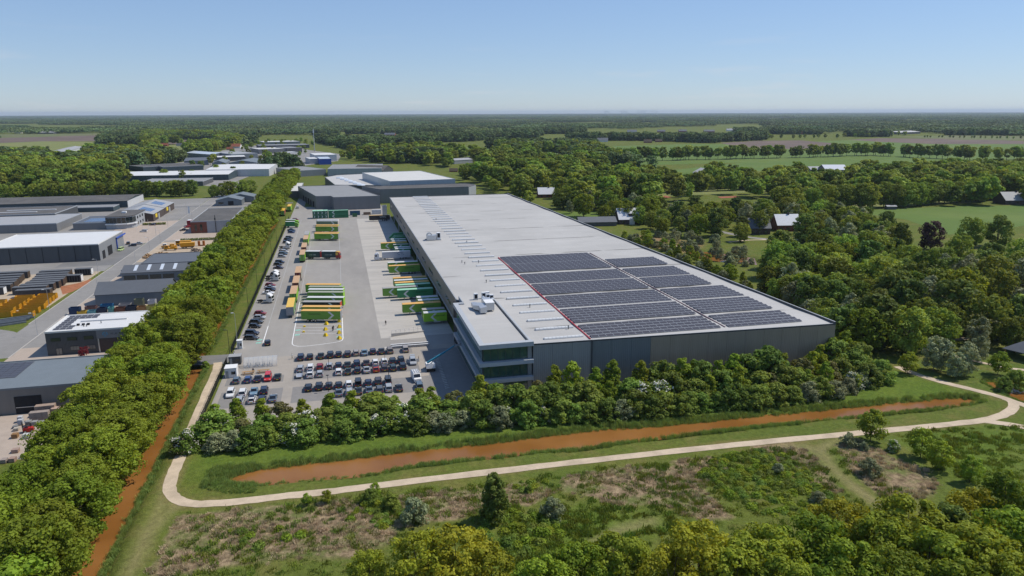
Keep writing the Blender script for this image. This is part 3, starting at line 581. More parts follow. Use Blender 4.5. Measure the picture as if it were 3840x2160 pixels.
# skylight strips: white kerbs with glazed barrel segments
kerb = MB().box(-5.3,-0.55,0,5.3,0.55,0.28,mat('kerb_grey', (0.55,0.55,0.54), 0.6, 0.08, 1.0))
kme = kerb.mesh('kerb'); seg = MB()
for i in range(10):
    x0, x1 = -5.2+1.04*i+0.03, -5.2+1.04*(i+1)-0.03
    seg.extr([(-0.45,0.282),(-0.36,0.47),(-0.15,0.58),(0.15,0.58),(0.36,0.47),(0.45,0.282)], 'x', x0, x1, mat('skylight_glazing', (0.60,0.61,0.61), 0.4, 0.05, 1.0, spec=0.5))
gme = seg.mesh('glazing')
for i in range(40):
    y = ry(-2.9)+8.36*K_*i
    if y > WY1-1.5: break
    s = thing('roof_skylight', f'white glazed skylight strip on the warehouse roof, {nth(i)} from the office end', 'skylight', (rx(20.4), y, ZR-0.06), group='skylight strips along the warehouse roof')
    link('kerb', kme, s); link('glazing', gme, s)
# red cable duct along the solar field, cable trays
mb = MB(); mb.box(rx(26.5), ry(-5.6), ZR+0.02, rx(26.5)+0.32, ry(103), ZR+0.28, mat('red_duct', (0.36,0.035,0.04), 0.5, 0.15, 1.0)); mb.build('cable_duct', W)['label'] = 'red cable duct beside the solar panels'
mb = MB(); mb.box(rx(64.9), ry(-4.5), ZR+0.02, rx(64.9)+0.3, ry(103), ZR+0.2, mat('duct_dark', (0.12,0.06,0.07), 0.5, 0.2, 1.0)); mb.build('cable_duct', W)
# solar panels
def panel_material():
    m, n, l, b = _nodes('solar_cells'); MATS['solar_cells'] = m
    geo = n.new('ShaderNodeNewGeometry'); oi = n.new('ShaderNodeObjectInfo')
    t = n.new('ShaderNodeTexNoise'); t.inputs['Scale'].default_value = 0.6; l.new(geo.outputs['Position'], t.inputs[0])
    r = n.new('ShaderNodeValToRGB'); r.color_ramp.elements[0].color = (0.055,0.052,0.057,1); r.color_ramp.elements[1].color = (0.082,0.077,0.084,1); l.new(t.outputs[0], r.inputs[0]); l.new(r.outputs[0], b.inputs['Base Color'])
    b.inputs['Roughness'].default_value = 0.3; b.inputs['Specular IOR Level'].default_value = 0.25
panel_material(); mat('panel_frame', (0.5,0.51,0.52), 0.35, 0.05, 1.0, metal=0.4); mat('deflector', (0.27,0.28,0.31), 0.45, 0.06, 1.0)
PW, PD = 2.05, 1.42
def panel_into(mb, x, y, z):
    t = 0.27
    mb.hexa([(x+.02,y,z+.08),(x+PW-.02,y,z+.08),(x+PW-.02,y+PD,z+.08+t),(x+.02,y+PD,z+.08+t)], [(x+.02,y,z+.12),(x+PW-.02,y,z+.12),(x+PW-.02,y+PD,z+.12+t),(x+.02,y+PD,z+.12+t)], 'panel_frame')
    e = .055; mb.face([(x+e,y+e,z+.125+t*e/PD),(x+PW-e,y+e,z+.125+t*e/PD),(x+PW-e,y+PD-e,z+.125+t*(1-e/PD)),(x+e,y+PD-e,z+.125+t*(1-e/PD))], 'solar_cells')
pme = MB(); panel_into(pme, 0, 0, 0); pme = pme.mesh('solar_panel')
blocks = [(-4.9,5),(9.1,6),(24.6,6),(41.4,6),(56.8,6),(74.8,6),(89.4,6)]
for k, (y0, nr) in enumerate(blocks):
    for side, (xa, xb, nm) in enumerate(((27.4, 64.0, 'left'), (66.1, 88.4, 'right'))):
        if side and k == 6: continue
        nc = int(((xb if not side else xb-0.14*max(0, k-2))-xa)*K_/PW)
        s = thing('solar_array', f'{"wide" if not side else "narrow right-hand"} solar panel block on the warehouse roof, {nth(k)} from the front', 'solar array', (0,0,0), group='solar arrays on the warehouse roof')
        pitch = 2.36*K_; rails = MB(); rest = MB()
        for r in range(nr):
            y = ry(y0)+pitch*r; x0 = rx(xa)+(0.0 if side == 0 else 0.0)
            rails.hexa([(x0,y+PD+.02,ZR+.0),(x0+nc*PW,y+PD+.02,ZR+.0),(x0+nc*PW,y+PD+.62,ZR+.0),(x0,y+PD+.62,ZR+.0)], [(x0,y+PD+.02,ZR+.44),(x0+nc*PW,y+PD+.02,ZR+.44),(x0+nc*PW,y+PD+.06,ZR+.44),(x0,y+PD+.06,ZR+.44)], 'deflector')
            for c in range(nc):
                if k < 2: link('solar_panel', pme, s, (x0+c*PW, y, ZR+.06))
                else: panel_into(rest, x0+c*PW, y, ZR+.06)
        rails.build('wind_deflector', s)
        if k >= 2: rest.build('solar_panel', s)['kind'] = 'stuff'
# ---------------------------------------------------------------- office block on the warehouse corner
OF = thing('office_block', 'three-storey office with projecting grey slab bands and green-tinted glass at the warehouse corner', 'office')
mb = MB(); mb.box(-0.6, -2.9, 0, 11.8, 44.4, 13.0, 'dark_void'); mb.build('core', OF)
for z0, z1 in ((3.9,4.9),(8.4,9.4)):
    mb = MB(); mb.box(-1.7,-4.35,z0,12.2,-2.0,z1,'office_slab').box(-1.7,-1.997,z0,-0.2,38.0,z1,'office_slab'); mb.build('floor_slab', OF)
mb = MB(); mb.box(-1.7,-4.35,13.0,12.2,38.0,13.75,'office_slab').box(1.2,38.003,13.0,11.9,45.2,13.75,'office_slab'); mb.build('roof', OF)
ro = OF.children[-1]
for (x0,y0,x1,y1) in ((-1.7,-4.35,12.2,-2.75),(-1.7,-2.747,-0.3,37.9),(10.9,-2.747,11.25,45.1)):
    mb = MB(); mb.box(x0,y0,13.752,x1,y1,14.15,'office_slab' if x0 < 5 else 'roof_trim'); mb.build('parapet', ro)
mb = MB(); mb.box(-0.3,36.6,13.752,1.5,37.9,14.15,'office_slab').box(1.2,37.903,13.752,1.6,45.2,14.3,'office_slab'); mb.build('parapet', ro)
mb = MB(); mb.box(-0.1,-2.6,13.753,10.8,36.4,13.80,'office_roof').box(1.7,36.403,13.753,10.8,44.9,13.80,'office_roof'); mb.build('roof_deck', ro)
for z0, z1 in ((0.3,3.9),(4.9,8.4),(9.4,13.0)):
    for i in range(6):
        a = -0.55+1.9*i; mb = MB(); mb.box(a+.04,-3.05,z0+.12,a+1.9-.04,-2.93,z1-.12,'window_green'); mb.build('window_pane', OF)
        mb = MB(); mb.box(a-.04,-3.1,z0,a+.04,-2.92,z1,'roof_trim'); mb.build('mullion', OF)
    for i in range(13):
        a = -2.6+3.05*i; mb = MB(); mb.box(-0.75,a+.04,z0+.1,-0.63,a+3.05-.04,z1-.1,'window_green'); mb.build('window_pane', OF)
mb = MB(); mb.box(10.9,-3.2,0.0,12.0,-2.92,13.0,'clad_grey'); mb.build('end_wall', OF)
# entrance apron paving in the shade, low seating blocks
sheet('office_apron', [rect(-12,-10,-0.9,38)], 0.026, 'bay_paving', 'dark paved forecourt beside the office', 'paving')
bm_ = MB().box(-0.55,-0.22,0,0.55,0.22,0.12,'concrete').mesh('step_stone')
sl = thing('stepping_strip', 'line of short pale kerb stones in the shaded office forecourt', 'kerb stones', (0,0,0))
for i in range(22): link('kerb_stone', bm_, sl, (-8.6+0.02*i, 5+1.25*i, 0.026), rad(20))
# ---------------------------------------------------------------- roof plant
def fan_unit(parent, x, y, z, h=1.7):
    mb = MB(); mb.box(x-.55,y-.45,z,x+.55,y+.45,z+h,'white_paint'); u = mb.build('condenser', parent)
    mb = MB(); mb.box(x-.4,y-.47,z+.35,x+.4,y-.452,z+h-.35,'dark_void'); mb.build('fan_grille', u)
H1 = thing('air_handling_unit', 'large galvanised air handling unit with ducts on the office roof', 'roof plant', (0,0,13.8))
mb = MB(); mb.box(6.2,26.6,0.5,8.7,33.5,2.6,'galv'); mb.build('cabinet', H1); mb = MB(); mb.box(6.1,26.5,2.603,8.8,30.5,2.75,'white_paint'); mb.build('lid', H1)
mb = MB(); mb.hexa([(4.2,24.5,0.4),(6.15,24.5,0.4),(6.15,29,0.4),(4.2,32,0.4)], [(4.2,24.5,1.9),(6.15,24.5,2.2),(6.15,29,2.2),(4.2,32,1.7)], 'galv'); mb.build('duct', H1)
mb = MB(); mb.hexa([(3.0,29.5,0.4),(4.19,27.5,0.4),(4.19,32,0.4),(3.0,33,0.4)], [(3.0,29.5,1.5),(4.19,27.5,1.8),(4.19,32,1.8),(3.0,33,1.5)], 'galv'); mb.build('duct', H1)
mb = MB(); mb.cyl((8.9,33.8,1.2),(10.2,36.5,1.2),0.45,0.45,12,'galv'); mb.cyl((7.5,33.6,1.6),(7.5,37.5,1.6),0.5,0.5,12,'galv'); mb.build('duct', H1)
mb = MB()
for x, y in ((4.4,25),(6.0,25),(6.4,27),(8.5,27),(6.4,33.2),(8.5,33.2),(3.2,32)): mb.box(x-.06,y-.06,0,x+.06,y+.06,0.52,'steel')
mb.build('support_frame', H1)
for k, (x, y) in enumerate(((6.0,41.5),(8.6,42.3),(9.9,42.6),(9.5,39.8),(10.4,39.0))):
    c = thing('condenser_unit', f'white condenser box with dark fan on the office roof, {nth(k)} from the left', 'condenser', (x,y,13.8), group='condensers at the back of the office roof')
    mb = MB(); mb.box(-.6,-.5,0.15,.6,.5,2.0,'white_paint'); mb.build('casing', c); mb = MB(); mb.box(-.45,-.53,.4,.45,-.503,1.7,'dark_void'); mb.build('fan_grille', c); mb = MB(); mb.box(-.62,-.52,0,-.5,.52,.149,'steel').box(.5,-.52,0,.62,.52,.149,'steel'); mb.build('foot', c)
H2 = thing('air_handling_unit', 'white air handling unit with arched duct far along the warehouse roof', 'roof plant', (rx(6.6), ry(150.5), ZR))
mb = MB(); mb.box(-2.6,-1.6,0.4,1.6,1.6,2.3,'galv'); mb.build('cabinet', H2); mb = MB(); mb.box(2.0,-1.2,0.4,3.6,1.2,3.4,'white_paint'); mb.build('condenser', H2); mb = MB(); mb.box(2.2,-1.23,1.2,3.4,-1.203,3.2,'dark_void'); mb.build('fan_grille', H2)
mb = MB()
for i in range(8):
    a0, a1 = math.pi*i/8, math.pi*(i+1)/8; mb.bar((-1.4-1.1*math.cos(a0),0,2.2+1.1*math.sin(a0)),(-1.4-1.1*math.cos(a1),0,2.2+1.1*math.sin(a1)),0.9,0.5,'galv')
mb.build('duct', H2); mb = MB(); mb.box(-3.4,-1.5,0,3.9,-1.3,.39,'steel').box(-3.4,1.3,0,3.9,1.5,.39,'steel'); mb.build('support_frame', H2)
for k, (x, y) in enumerate(((11.0,96.5),(11.6,93.5),(17.2,95.0),(13.5,62),(19.6,27.5),(24.0,4.2),(20.4,139),(16.5,212))):
    mb = MB(); mb.cyl((0,0,0),(0,0,0.8),0.12,0.12,8,'roof_trim'); mb.cyl((0,0,0.8),(0,0,1.0),0.22,0.22,8,'roof_trim')
    tag(mb.build('vent_pipe', loc=(rx(x),ry(y),ZR)), f'short black vent pipe on the warehouse roof, {nth(k)} listed from the front' if False else f'small black vent pipe on the roof near skylight row, {nth(k)} one', 'vent pipe', 'vent pipes on the warehouse roof')
# ---------------------------------------------------------------- other buildings
mat('roof_slate', (0.115,0.125,0.14), 0.6, 0.08, 0.5); mat('roof_teal', (0.165,0.19,0.205), 0.55, 0.08, 0.4); mat('roof_white', (0.62,0.62,0.61), 0.6, 0.05, 0.3); mat('roof_bitumen', (0.10,0.096,0.09), 0.85, 0.15, 0.3, col2=(0.125,0.118,0.11), c2scale=0.1)
mat('roof_grey', (0.33,0.335,0.34), 0.65, 0.07, 0.15); mat('roof_midgrey', (0.255,0.255,0.25), 0.65, 0.08, 0.15); mat('roof_red', (0.30,0.10,0.055), 0.8, 0.2, 1.0, bump=0.03); mat('thatch', (0.10,0.075,0.05), 0.95, 0.2, 1.0)
clad('wall_darkgrey', (0.085,0.088,0.093), 0.55, 0.35, 0.02); clad('wall_midgrey', (0.185,0.187,0.19), 0.5, 0.35, 0.02); clad('wall_lightgrey', (0.36,0.38,0.40), 0.5, 0.4, 0.02); clad('wall_white', (0.55,0.56,0.57), 0.5, 0.4, 0.015); clad('wall_slate', (0.16,0.185,0.205), 0.5, 0.35, 0.02); clad('wall_teal', (0.045,0.07,0.08), 0.5, 0.35, 0.02); clad('wall_anthracite', (0.075,0.08,0.085), 0.55, 0.4, 0.02); clad('wall_concrete', (0.19,0.18,0.165), 0.8, 2.4, 0.015)
mat('brick', (0.20,0.075,0.05), 0.9, 0.18, 2.0, bump=0.01, bscale=8); mat('brick_dark', (0.085,0.065,0.055), 0.9, 0.18, 2.0, bump=0.01, bscale=8); mat('wood', (0.36,0.22,0.10), 0.75, 0.15, 2.0); mat('blue_frame', (0.03,0.09,0.42), 0.45, 0.08, 1.0); mat('frame_dark', (0.025,0.027,0.03), 0.5, 0.1, 2.0)
glass('window_sky', (0.035,0.045,0.04), 0.05); glass('window_blind', (0.20,0.19,0.17), 0.15, spec=0.6); mat('yellow_sign', (0.75,0.55,0.03), 0.5, 0.1, 1.0); mat('logo_blue', (0.06,0.30,0.48), 0.5, 0.1, 1.0); mat('logo_dark', (0.03,0.03,0.032), 0.6, 0.1, 1.0); mat('roof_light', (0.55,0.60,0.66), 0.3, 0.08, 1.0); mat('render_white', (0.66,0.65,0.62), 0.7, 0.06, 1.0)

def wbox(parent, name, x0, y0, z0, x1, y1, z1, m, top=None):
    return MB().box(x0,y0,z0,x1,y1,z1,m,top).build(name, parent)
def window(parent, x, y, z, w, h, n, face='south', gm='window_sky', fm='frame_dark'):
    """framed window: frame is the part, each pane a sub-part; (x,y) the left end on the wall face"""
    t = 0.09; mb = MB()
    if face == 'south':
        mb.box(x,y-t,z,x+w,y-0.003,z+h,fm); wo = mb.build('window', parent); pw = (w-0.12)/n
        for i in range(n): MB().box(x+.06+pw*i+.03,y-t-.02,z+.07,x+.06+pw*(i+1)-.03,y-t-.004,z+h-.07,gm).build('pane', wo)
    else:
        s = 1 if face == 'east' else -1
        mb.box(min(x+s*.003,x+s*t),y,z,max(x+s*.003,x+s*t),y+w,z+h,fm); wo = mb.build('window', parent); pw = (w-0.12)/n
        for i in range(n): MB().box(min(x+s*(t+.004),x+s*(t+.02)),y+.06+pw*i+.03,z+.07,max(x+s*(t+.004),x+s*(t+.02)),y+.06+pw*(i+1)-.03,z+h-.07,gm).build('pane', wo)
    return wo
def flat_hall(name, label, x0, y0, x1, y1, h, wm, rm, cat='building', par=0.35, trim='trim_light', group=None, loc=(0,0), rz=0.0):
    t = thing(name, label, cat, (loc[0],loc[1],0), rz, group); wbox(t, 'wall', x0,y0,0,x1,y1,h-0.25,wm)
    r = wbox(t, 'roof', x0+.05,y0+.05,h-.247,x1-.05,y1-.05,h-0.06,rm)
    mb = MB(); e = .3
    mb.box(x0-.04,y0-.04,h-.35,x1+.04,y0+e,h+par-.2,trim).box(x0-.04,y1-e,h-.35,x1+.04,y1+.04,h+par-.2,trim).box(x0-.04,y0+e+.003,h-.35,x0+e,y1-e-.003,h+par-.2,trim).box(x1-e,y0+e+.003,h-.35,x1+.04,y1-e-.003,h+par-.2,trim); mb.build('parapet', r)
    return t
def gable_hall(name, label, x0, y0, x1, y1, he, hr, wm, rm, ridge='x', cat='building', group=None, loc=(0,0), rz=0.0, over=0.3):
    """pitched hall; ridge along local x or y; walls and two roof slopes as parts"""
    t = thing(name, label, cat, (loc[0],loc[1],0), rz, group); mb = MB()
    if ridge == 'x':
        ym = (y0+y1)/2; mb.extr([(y0,0),(y1,0),(y1,he),(ym,hr-.02),(y0,he)], 'x', x0, x1, wm); mb.build('wall', t)
        for a, b in ((y0-over, ym), (y1+over, ym)):
            za = he-(hr-he)/(ym-y0)*over+.05; MB().hexa([(x0-over,a,za),(x1+over,a,za),(x1+over,b,hr+.05),(x0-over,b,hr+.05)], [(x0-over,a,za+.14),(x1+over,a,za+.14),(x1+over,b,hr+.19),(x0-over,b,hr+.19)], rm).build('roof', t)
    else:
        xm = (x0+x1)/2; mb.extr([(x0,0),(x1,0),(x1,he),(xm,hr-.02),(x0,he)], 'y', y0, y1, wm); mb.build('wall', t)
        for a, b in ((x0-over, xm), (x1+over, xm)):
            za = he-(hr-he)/(xm-x0)*over+.05; MB().hexa([(a,y0-over,za),(a,y1+over,za),(b,y1+over,hr+.05),(b,y0-over,hr+.05)], [(a,y0-over,za+.14),(a,y1+over,za+.14),(b,y1+over,hr+.19),(b,y0-over,hr+.19)], rm).build('roof', t)
    return t
# -- stone yard hall at the left edge
B1 = flat_hall('workshop_hall', 'long grey hall with blue-grey roof and solar sheet beside the stone yard', -160,13.6,-96.4,35.2,6.5,'wall_concrete','roof_teal',trim='roof_teal')
wbox(B1,'door',-111.6,13.5,0,-105.8,13.598,4.4,'dark_void'); wbox(B1,'door',-119,13.5,0,-115.2,13.598,3.6,'dark_void')
wbox(B1,'door_rail',-111.4,13.3,1.6,-105.9,13.42,1.75,'galv')
so = MB()
for r in range(7):
    for c in range(18): so.box(-150+c*2.0,22.0+r*1.75,6.47,-150+c*2.0+1.93,22.0+r*1.75+1.66,6.53,'solar_cells')
so.build('solar_panel', B1)['kind'] = 'stuff'
# -- two-storey works with logo
B2 = flat_hall('works_office', 'dark brick works building with white roof and a blue round logo', -120.3,59.5,-94.2,78.4,7.25,'wall_anthracite','roof_white',trim='render_white')
for i, x in enumerate((-119.0,-114.6,-110.1)): window(B2, x, 59.5, 4.3, 2.6, 1.05, 3)
for i, x in enumerate((-114.1,-109.7)): window(B2, x, 59.5, 1.2, 2.5, 1.3, 3, gm='window_blind')
d = wbox(B2,'door',-118.0,59.4,0.05,-116.3,59.497,2.2,'frame_dark'); MB().box(-117.9,59.36,.15,-117.2,59.392,2.1,'window_blind').build('pane', d); MB().box(-117.1,59.36,.15,-116.4,59.392,2.1,'window_blind').build('pane', d)
wbox(B2,'facade_panel',-106.6,59.38,4.35,-94.3,59.497,6.85,clad('panel_grey', (0.2,0.2,0.21), 0.5, 1.2, 0.01)); wbox(B2,'garage_door',-106.0,59.4,0.05,-100.5,59.497,4.2,'brick_dark')
wbox(B2,'door_frame',-106.4,59.3,0.0,-106.05,59.395,4.3,'galv')
lg = MB()
for i in range(12):
    a = 2*math.pi*i/12
    if i in (2, 7, 10): continue
    lg.bar((-104.2+.62*math.cos(a),59.36,5.6+.62*math.sin(a)),(-104.2+.62*math.cos(a+.5),59.36,5.6+.62*math.sin(a+.5)),.03,.22,'logo_blue')
lg.box(-104.5,59.345,5.5,-103.9,59.375,5.66,'logo_blue').build('logo', B2)
lettering('M | H  Bouw', 0.8, 'logo_dark', B2, (-100.6,59.36,5.6))
pv = [(c, r) for r in range(2) for c in range(5)]+[(c, r) for r in (2,3,4) for c in range(2)]+[(c, r) for r in (5,6) for c in range(3)]
spm = MB().hexa([(0,0,.05),(1.7,0,.05),(1.7,1.35,.2),(0,1.35,.2)], [(0,0,.09),(1.7,0,.09),(1.7,1.35,.24),(0,1.35,.24)], 'panel_frame').face([(.04,.04,.1),(1.66,.04,.1),(1.66,1.31,.245),(.04,1.31,.245)], 'solar_cells').mesh('solar_panel')
for c, r in pv: link('solar_panel', spm, B2, (-118.9+c*1.78, 75.6-r*2.35, 7.2))
wbox(B2,'rooflight',-113.5,69.2,7.2,-100.5,70.2,7.6,'roof_white')
for i, x in enumerate((-113.4,-112.0,-110.6)): wbox(B2,'roof_fan',x,65.0,7.2,x+.7,65.7,7.75,'dark_void')
for x, y in ((-111,63.6),(-110.2,63.6),(-107,66.4)): MB().cyl((x,y,7.2),(x,y,8.0),.12,.12,8,'roof_trim').build('vent_pipe', B2)
# -- slate hall, skylight hall, dark low hall
gable_hall('workshop_hall', 'slate blue hall with steep dark roof behind the row of skips', -124,118,-98,131,4.4,7.8,'wall_slate','roof_slate')
B4 = gable_hall('workshop_hall', 'grey hall with four pale rooflight strips and a band of dark windows', -125,157,-100,170,4.3,6.4,'wall_slate','roof_slate')
for i in range(4):
    x = -120.6+5.2*i; MB().hexa([(x,158.2,4.93),(x+1.3,158.2,4.93),(x+1.3,163,6.45),(x,163,6.45)], [(x,158.2,4.99),(x+1.3,158.2,4.99),(x+1.3,163,6.51),(x,163,6.51)], 'roof_light').build('rooflight', B4)
    MB().box(-124.2+5.1*i,156.9,1.3,-124.2+5.1*i+4.5,156.996,3.2,'window_dark').build('window', B4)
flat_hall('workshop_hall', 'low hall with dark flat roof beside the machinery yard', -122.4,178,-99,203,4.0,'wall_midgrey','roof_slate',trim='roof_slate')
B5b = flat_hall('garage', 'small low lean-to garage beside the grey rooflight hall', -129,171.5,-124,180,2.8,'wall_midgrey','roof_bitumen',trim='wall_midgrey')
B6 = flat_hall('brick_hall', 'brick fronted hall with dark flat roof and white side wall', -121,290,-98,352,7.0,'wall_lightgrey','roof_bitumen',trim='wall_lightgrey')
wbox(B6,'brick_front',-121.1,289.8,0,-112.0,289.996,6.6,'brick'); wbox(B6,'brick_side',-121.2,290,0,-121.003,352,6.6,'brick')
for x in (-118.9,-115.8): wbox(B6,'window',x,289.7,1.4,x+1.2,289.797,5.2,'window_dark')
sp_ = thing('sign_pole', 'tall black pole standing before the white hall wall', 'pole', (-106.9,289.0,0)); MB().cyl((0,0,0),(0,0,10.8),.22,.16,8,'frame_dark').build('post', sp_); MB().box(-.45,-.3,7.8,.3,.3,9.0,'frame_dark').build('box', sp_)
for k, (x0, x1, y0) in enumerate(((-127,-108,425),(-121,-101,446))):
    b = gable_hall('grey_shed', f'grey gabled shed with dark door, {"nearer" if k == 0 else "farther"} of two beside the oak row', x0,y0,x1,y0+19,4.2,6.6,'wall_slate','roof_teal','y'); wbox(b,'door',x0+9.0,y0-.1,0.5,x0+13,y0-.003,3.6,'dark_void'); wbox(b,'window',x0+2,y0-.1,1.5,x0+5.5,y0-.003,3,'window_dark')
# -- west of the street
C1 = flat_hall('blue_trim_hall', 'dark hall with white roof and a bright blue portal frame', -200,213,-149.2,255,8.2,'wall_anthracite','roof_white',trim='render_white')
wbox(C1,'end_wall',-149.196,213.1,0,-149.05,255,7.9,clad('wall_silver', (0.24,0.25,0.26), 0.5, 0.4, 0.02)); MB().box(-149.03,241,0,-148.5,241.6,6.6,'blue_frame').box(-149.03,241,6.0,-148.5,258,6.6,'blue_frame').build('portal_frame', C1)
wbox(C1,'door',-149.04,217,0.1,-148.9,221,4.0,'dark_void'); wbox(C1,'door',-149.04,226,0.1,-148.9,233,4.6,'dark_void')
for i in range(7): MB().box(-195+7*i,212.8,0.1,-194.9+7*i,212.996,7.8,'frame_dark').build('downpipe', C1)
flat_hall('grey_hall', 'pale grey hall with light flat roof at the left edge', -252,318,-202.4,364,5.1,'wall_midgrey','roof_grey',trim='wall_lightgrey')
C3 = flat_hall('office_works', 'grey works building with solar roof behind the curved glass office', -194.5,321,-176,352,4.3,'wall_midgrey','roof_slate',trim='wall_lightgrey')
so = MB()
for r in range(5):
    for c in range(8): so.box(-190+c*1.75,326+r*3.2,4.26,-190+c*1.75+1.68,326+r*3.2+2.9,4.33,'solar_blue')if False else so.box(-190+c*1.75,326+r*3.2,4.26,-190+c*1.75+1.68,326+r*3.2+2.9,4.33,mat('solar_blue', (0.10,0.15,0.26), 0.2, 0.1, 0.5))
so.build('solar_panel', C3)['kind'] = 'stuff'
C3b = thing('curved_office', 'office with a curved dark glass front and white canopy band beside the street', 'office')
arc = [(-175.8,320.5),(-169,318.8),(-164,319.8),(-160.8,322.8),(-160.0,327),(-160.0,352),(-175.8,352)]
MB().prism(arc, 0, 7.6, 'wall_lightgrey', top='roof_bitumen').build('wall', C3b); MB().prism([(x+(0.3 if x > -170 else 0), y-(0.3 if y < 325 else 0)) for x, y in arc], 7.603, 7.95, 'roof_bitumen').build('roof', C3b)
for i, (a, b) in enumerate(zip(arc[:4], arc[1:5])):
    d = (Vector(b)-Vector(a)).normalized(); nn = Vector((d.y,-d.x))*.12; L_ = (Vector(b)-Vector(a)).length; kk = max(1, int(L_/2))
    for j in range(kk):
        p, q = Vector(a)+d*(L_*j/kk+.1), Vector(a)+d*(L_*(j+1)/kk-.1)
        MB().hexa([(p.x,p.y,3.6),(q.x,q.y,3.6),(q.x+nn.x,q.y+nn.y,3.6),(p.x+nn.x,p.y+nn.y,3.6)], [(p.x,p.y,7.0),(q.x,q.y,7.0),(q.x+nn.x,q.y+nn.y,7.0),(p.x+nn.x,p.y+nn.y,7.0)], 'window_dark').build('window', C3b)
    MB().hexa([(a[0]+nn.x*8,a[1]+nn.y*8,2.7),(b[0]+nn.x*8,b[1]+nn.y*8,2.7),(b[0],b[1],2.7),(a[0],a[1],2.7)], [(a[0]+nn.x*8,a[1]+nn.y*8,3.3),(b[0]+nn.x*8,b[1]+nn.y*8,3.3),(b[0],b[1],3.3),(a[0],a[1],3.3)], 'white_paint').build('canopy', C3b)
for i in range(3):
    for z in (1.2, 4.8): wbox(C3b,'window',-159.997,330+6*i,z,-159.9,332.4+6*i,z+1.6,'window_dark')
wbox(C3b,'roof_unit',-170,335,7.953,-167.5,337.5,9.0,'white_paint')
for k, (y0, y1) in enumerate(((349,382),(384,416))):
    c = thing('gabled_unit', f'brick business unit with shallow pale roof and yellow sign, {"nearer" if k == 0 else "farther"} one', 'building'); x0, x1 = -180, -154.9-0.3*k
    MB().extr([(x0,0),(x1,0),(x1,4.8),((x0+x1)/2,7.6),(x0,4.8)], 'y', y0, y1, 'brick_dark').build('wall', c); xm = (x0+x1)/2
    for a in (x0-.3, x1+.3): MB().hexa([(a,y0-.3,4.75),(a,y1,4.75),(xm,y1,7.65),(xm,y0-.3,7.65)], [(a,y0-.3,4.95),(a,y1,4.95),(xm,y1,7.85),(xm,y0-.3,7.85)], 'roof_grey').build('roof', c)
    MB().hexa([(xm+2,y0+8,7.35),(x1-3,y0+8,5.55),(x1-3,y0+22,5.55),(xm+2,y0+22,7.35)], [(xm+2,y0+8,7.5),(x1-3,y0+8,5.7),(x1-3,y0+22,5.7),(xm+2,y0+22,7.5)], 'solar_blue').build('solar_panel', c)
    wbox(c,'sign',x1+.003,y0+6,1.8,x1+.12,y0+11,4.2,'yellow_sign'); wbox(c,'door',x1+.003,y0+14,0,x1+.1,y0+18,3.6,'trim_light')
C5 = flat_hall('dark_hall', 'black roofed hall with two white roof strips at the left edge', -275,360,-217,404,6.0,'wall_anthracite','roof_bitumen',trim='wall_lightgrey')
for i in range(2): wbox(C5,'rooflight',-262+8*i,372+11*i,5.95,-232+8*i,373.6+11*i,6.3,'roof_white')
C6 = gable_hall('long_dark_hall', 'very long hall with black roof, teal wall and white gable end', -330,434,-192,482,5.0,6.5,'wall_teal','roof_bitumen'); wbox(C6,'end_wall',-191.99,434.2,0,-191.7,481.8,5.0,'wall_white')
flat_hall('lean_to', 'low open shed with grey roof before the long black hall', -240,412,-196,428,3.4,'wall_teal','roof_midgrey')
# -- dark hall beyond the yard (its axis is turned a little), tall pale hall, domed hall
def poly_hall(name, label, poly, h, wm, rm, cat='building', trim=None):
    t = thing(name, label, cat); MB().prism(poly, 0, h-.2, wm).build('wall', t); r = MB().prism([(x,y) for x,y in poly], h-.197, h, rm).build('roof', t)
    n = len(poly)
    c = Vector((sum(p[0] for p in poly)/n, sum(p[1] for p in poly)/n)); mb = MB()
    for i in range(n):
        a, b = Vector(poly[i]), Vector(poly[(i+1) % n]); ai, bi = a+(c-a).normalized()*.5, b+(c-b).normalized()*.5
        mb.hexa([(a.x,a.y,h+.003),(b.x,b.y,h+.003),(bi.x,bi.y,h+.003),(ai.x,ai.y,h+.003)], [(a.x,a.y,h+.3),(b.x,b.y,h+.3),(bi.x,bi.y,h+.3),(ai.x,ai.y,h+.3)], trim or wm)
    mb.build('parapet', r); return t
M1 = poly_hall('dark_hall', 'dark grey flat-roofed hall closing the far end of the yard', [(-50.4,386.8),(-39.5,385.7),(-37.6,376.2),(-3.7,377.8),(-14.5,421.7),(-25.6,470.4),(-67.3,469.9)], 9.4, 'wall_midgrey', 'roof_midgrey')
for i in range(5):
    t = 0.12+0.13*i; x, y = -50.4-16.9*t, 386.8+83.1*t; wbox(M1,'dock_door',x-.9,y,0.5,x-.35,y+4,4.6,'dark_void')
flatp = lambda L, z: [gp(a, b, z) for a, b in L]
M2 = poly_hall('dark_hall', 'long charcoal hall with brown roof behind the warehouse', flatp([(1426,711),(1757,701),(1783,693),(1748,688),(1600,692),(1357,700)], 11.0), 11.0, 'wall_midgrey', 'roof_bitumen')
p0, p1 = gp(1757,701,11), gp(1784,693,11); MB().hexa([(p0[0]+.1,p0[1]-.3,0),(p1[0]+.1,p1[1]-.3,0),(p1[0],p1[1]-.05,0),(p0[0],p0[1]-.05,0)], [(p0[0]+.1,p0[1]-.3,10.7),(p1[0]+.1,p1[1]-.3,10.7),(p1[0],p1[1]-.05,10.7),(p0[0],p0[1]-.05,10.7)], 'wall_lightgrey').build('end_wall', M2)
for i in range(12):
    q = gp(1555+14*i,729-1.6*i,9.0) if False else None
M3 = flat_hall('link_building', 'low link building with striped steel canopy behind the warehouse', 18,333.6,60,352,8.0,'wall_darkgrey','roof_bitumen')
for i in range(13): MB().bar((20+2.2*i,336,8.35),(23.5+2.2*i,351,8.35),.35,.3,'galv').build('canopy_rib', M3)
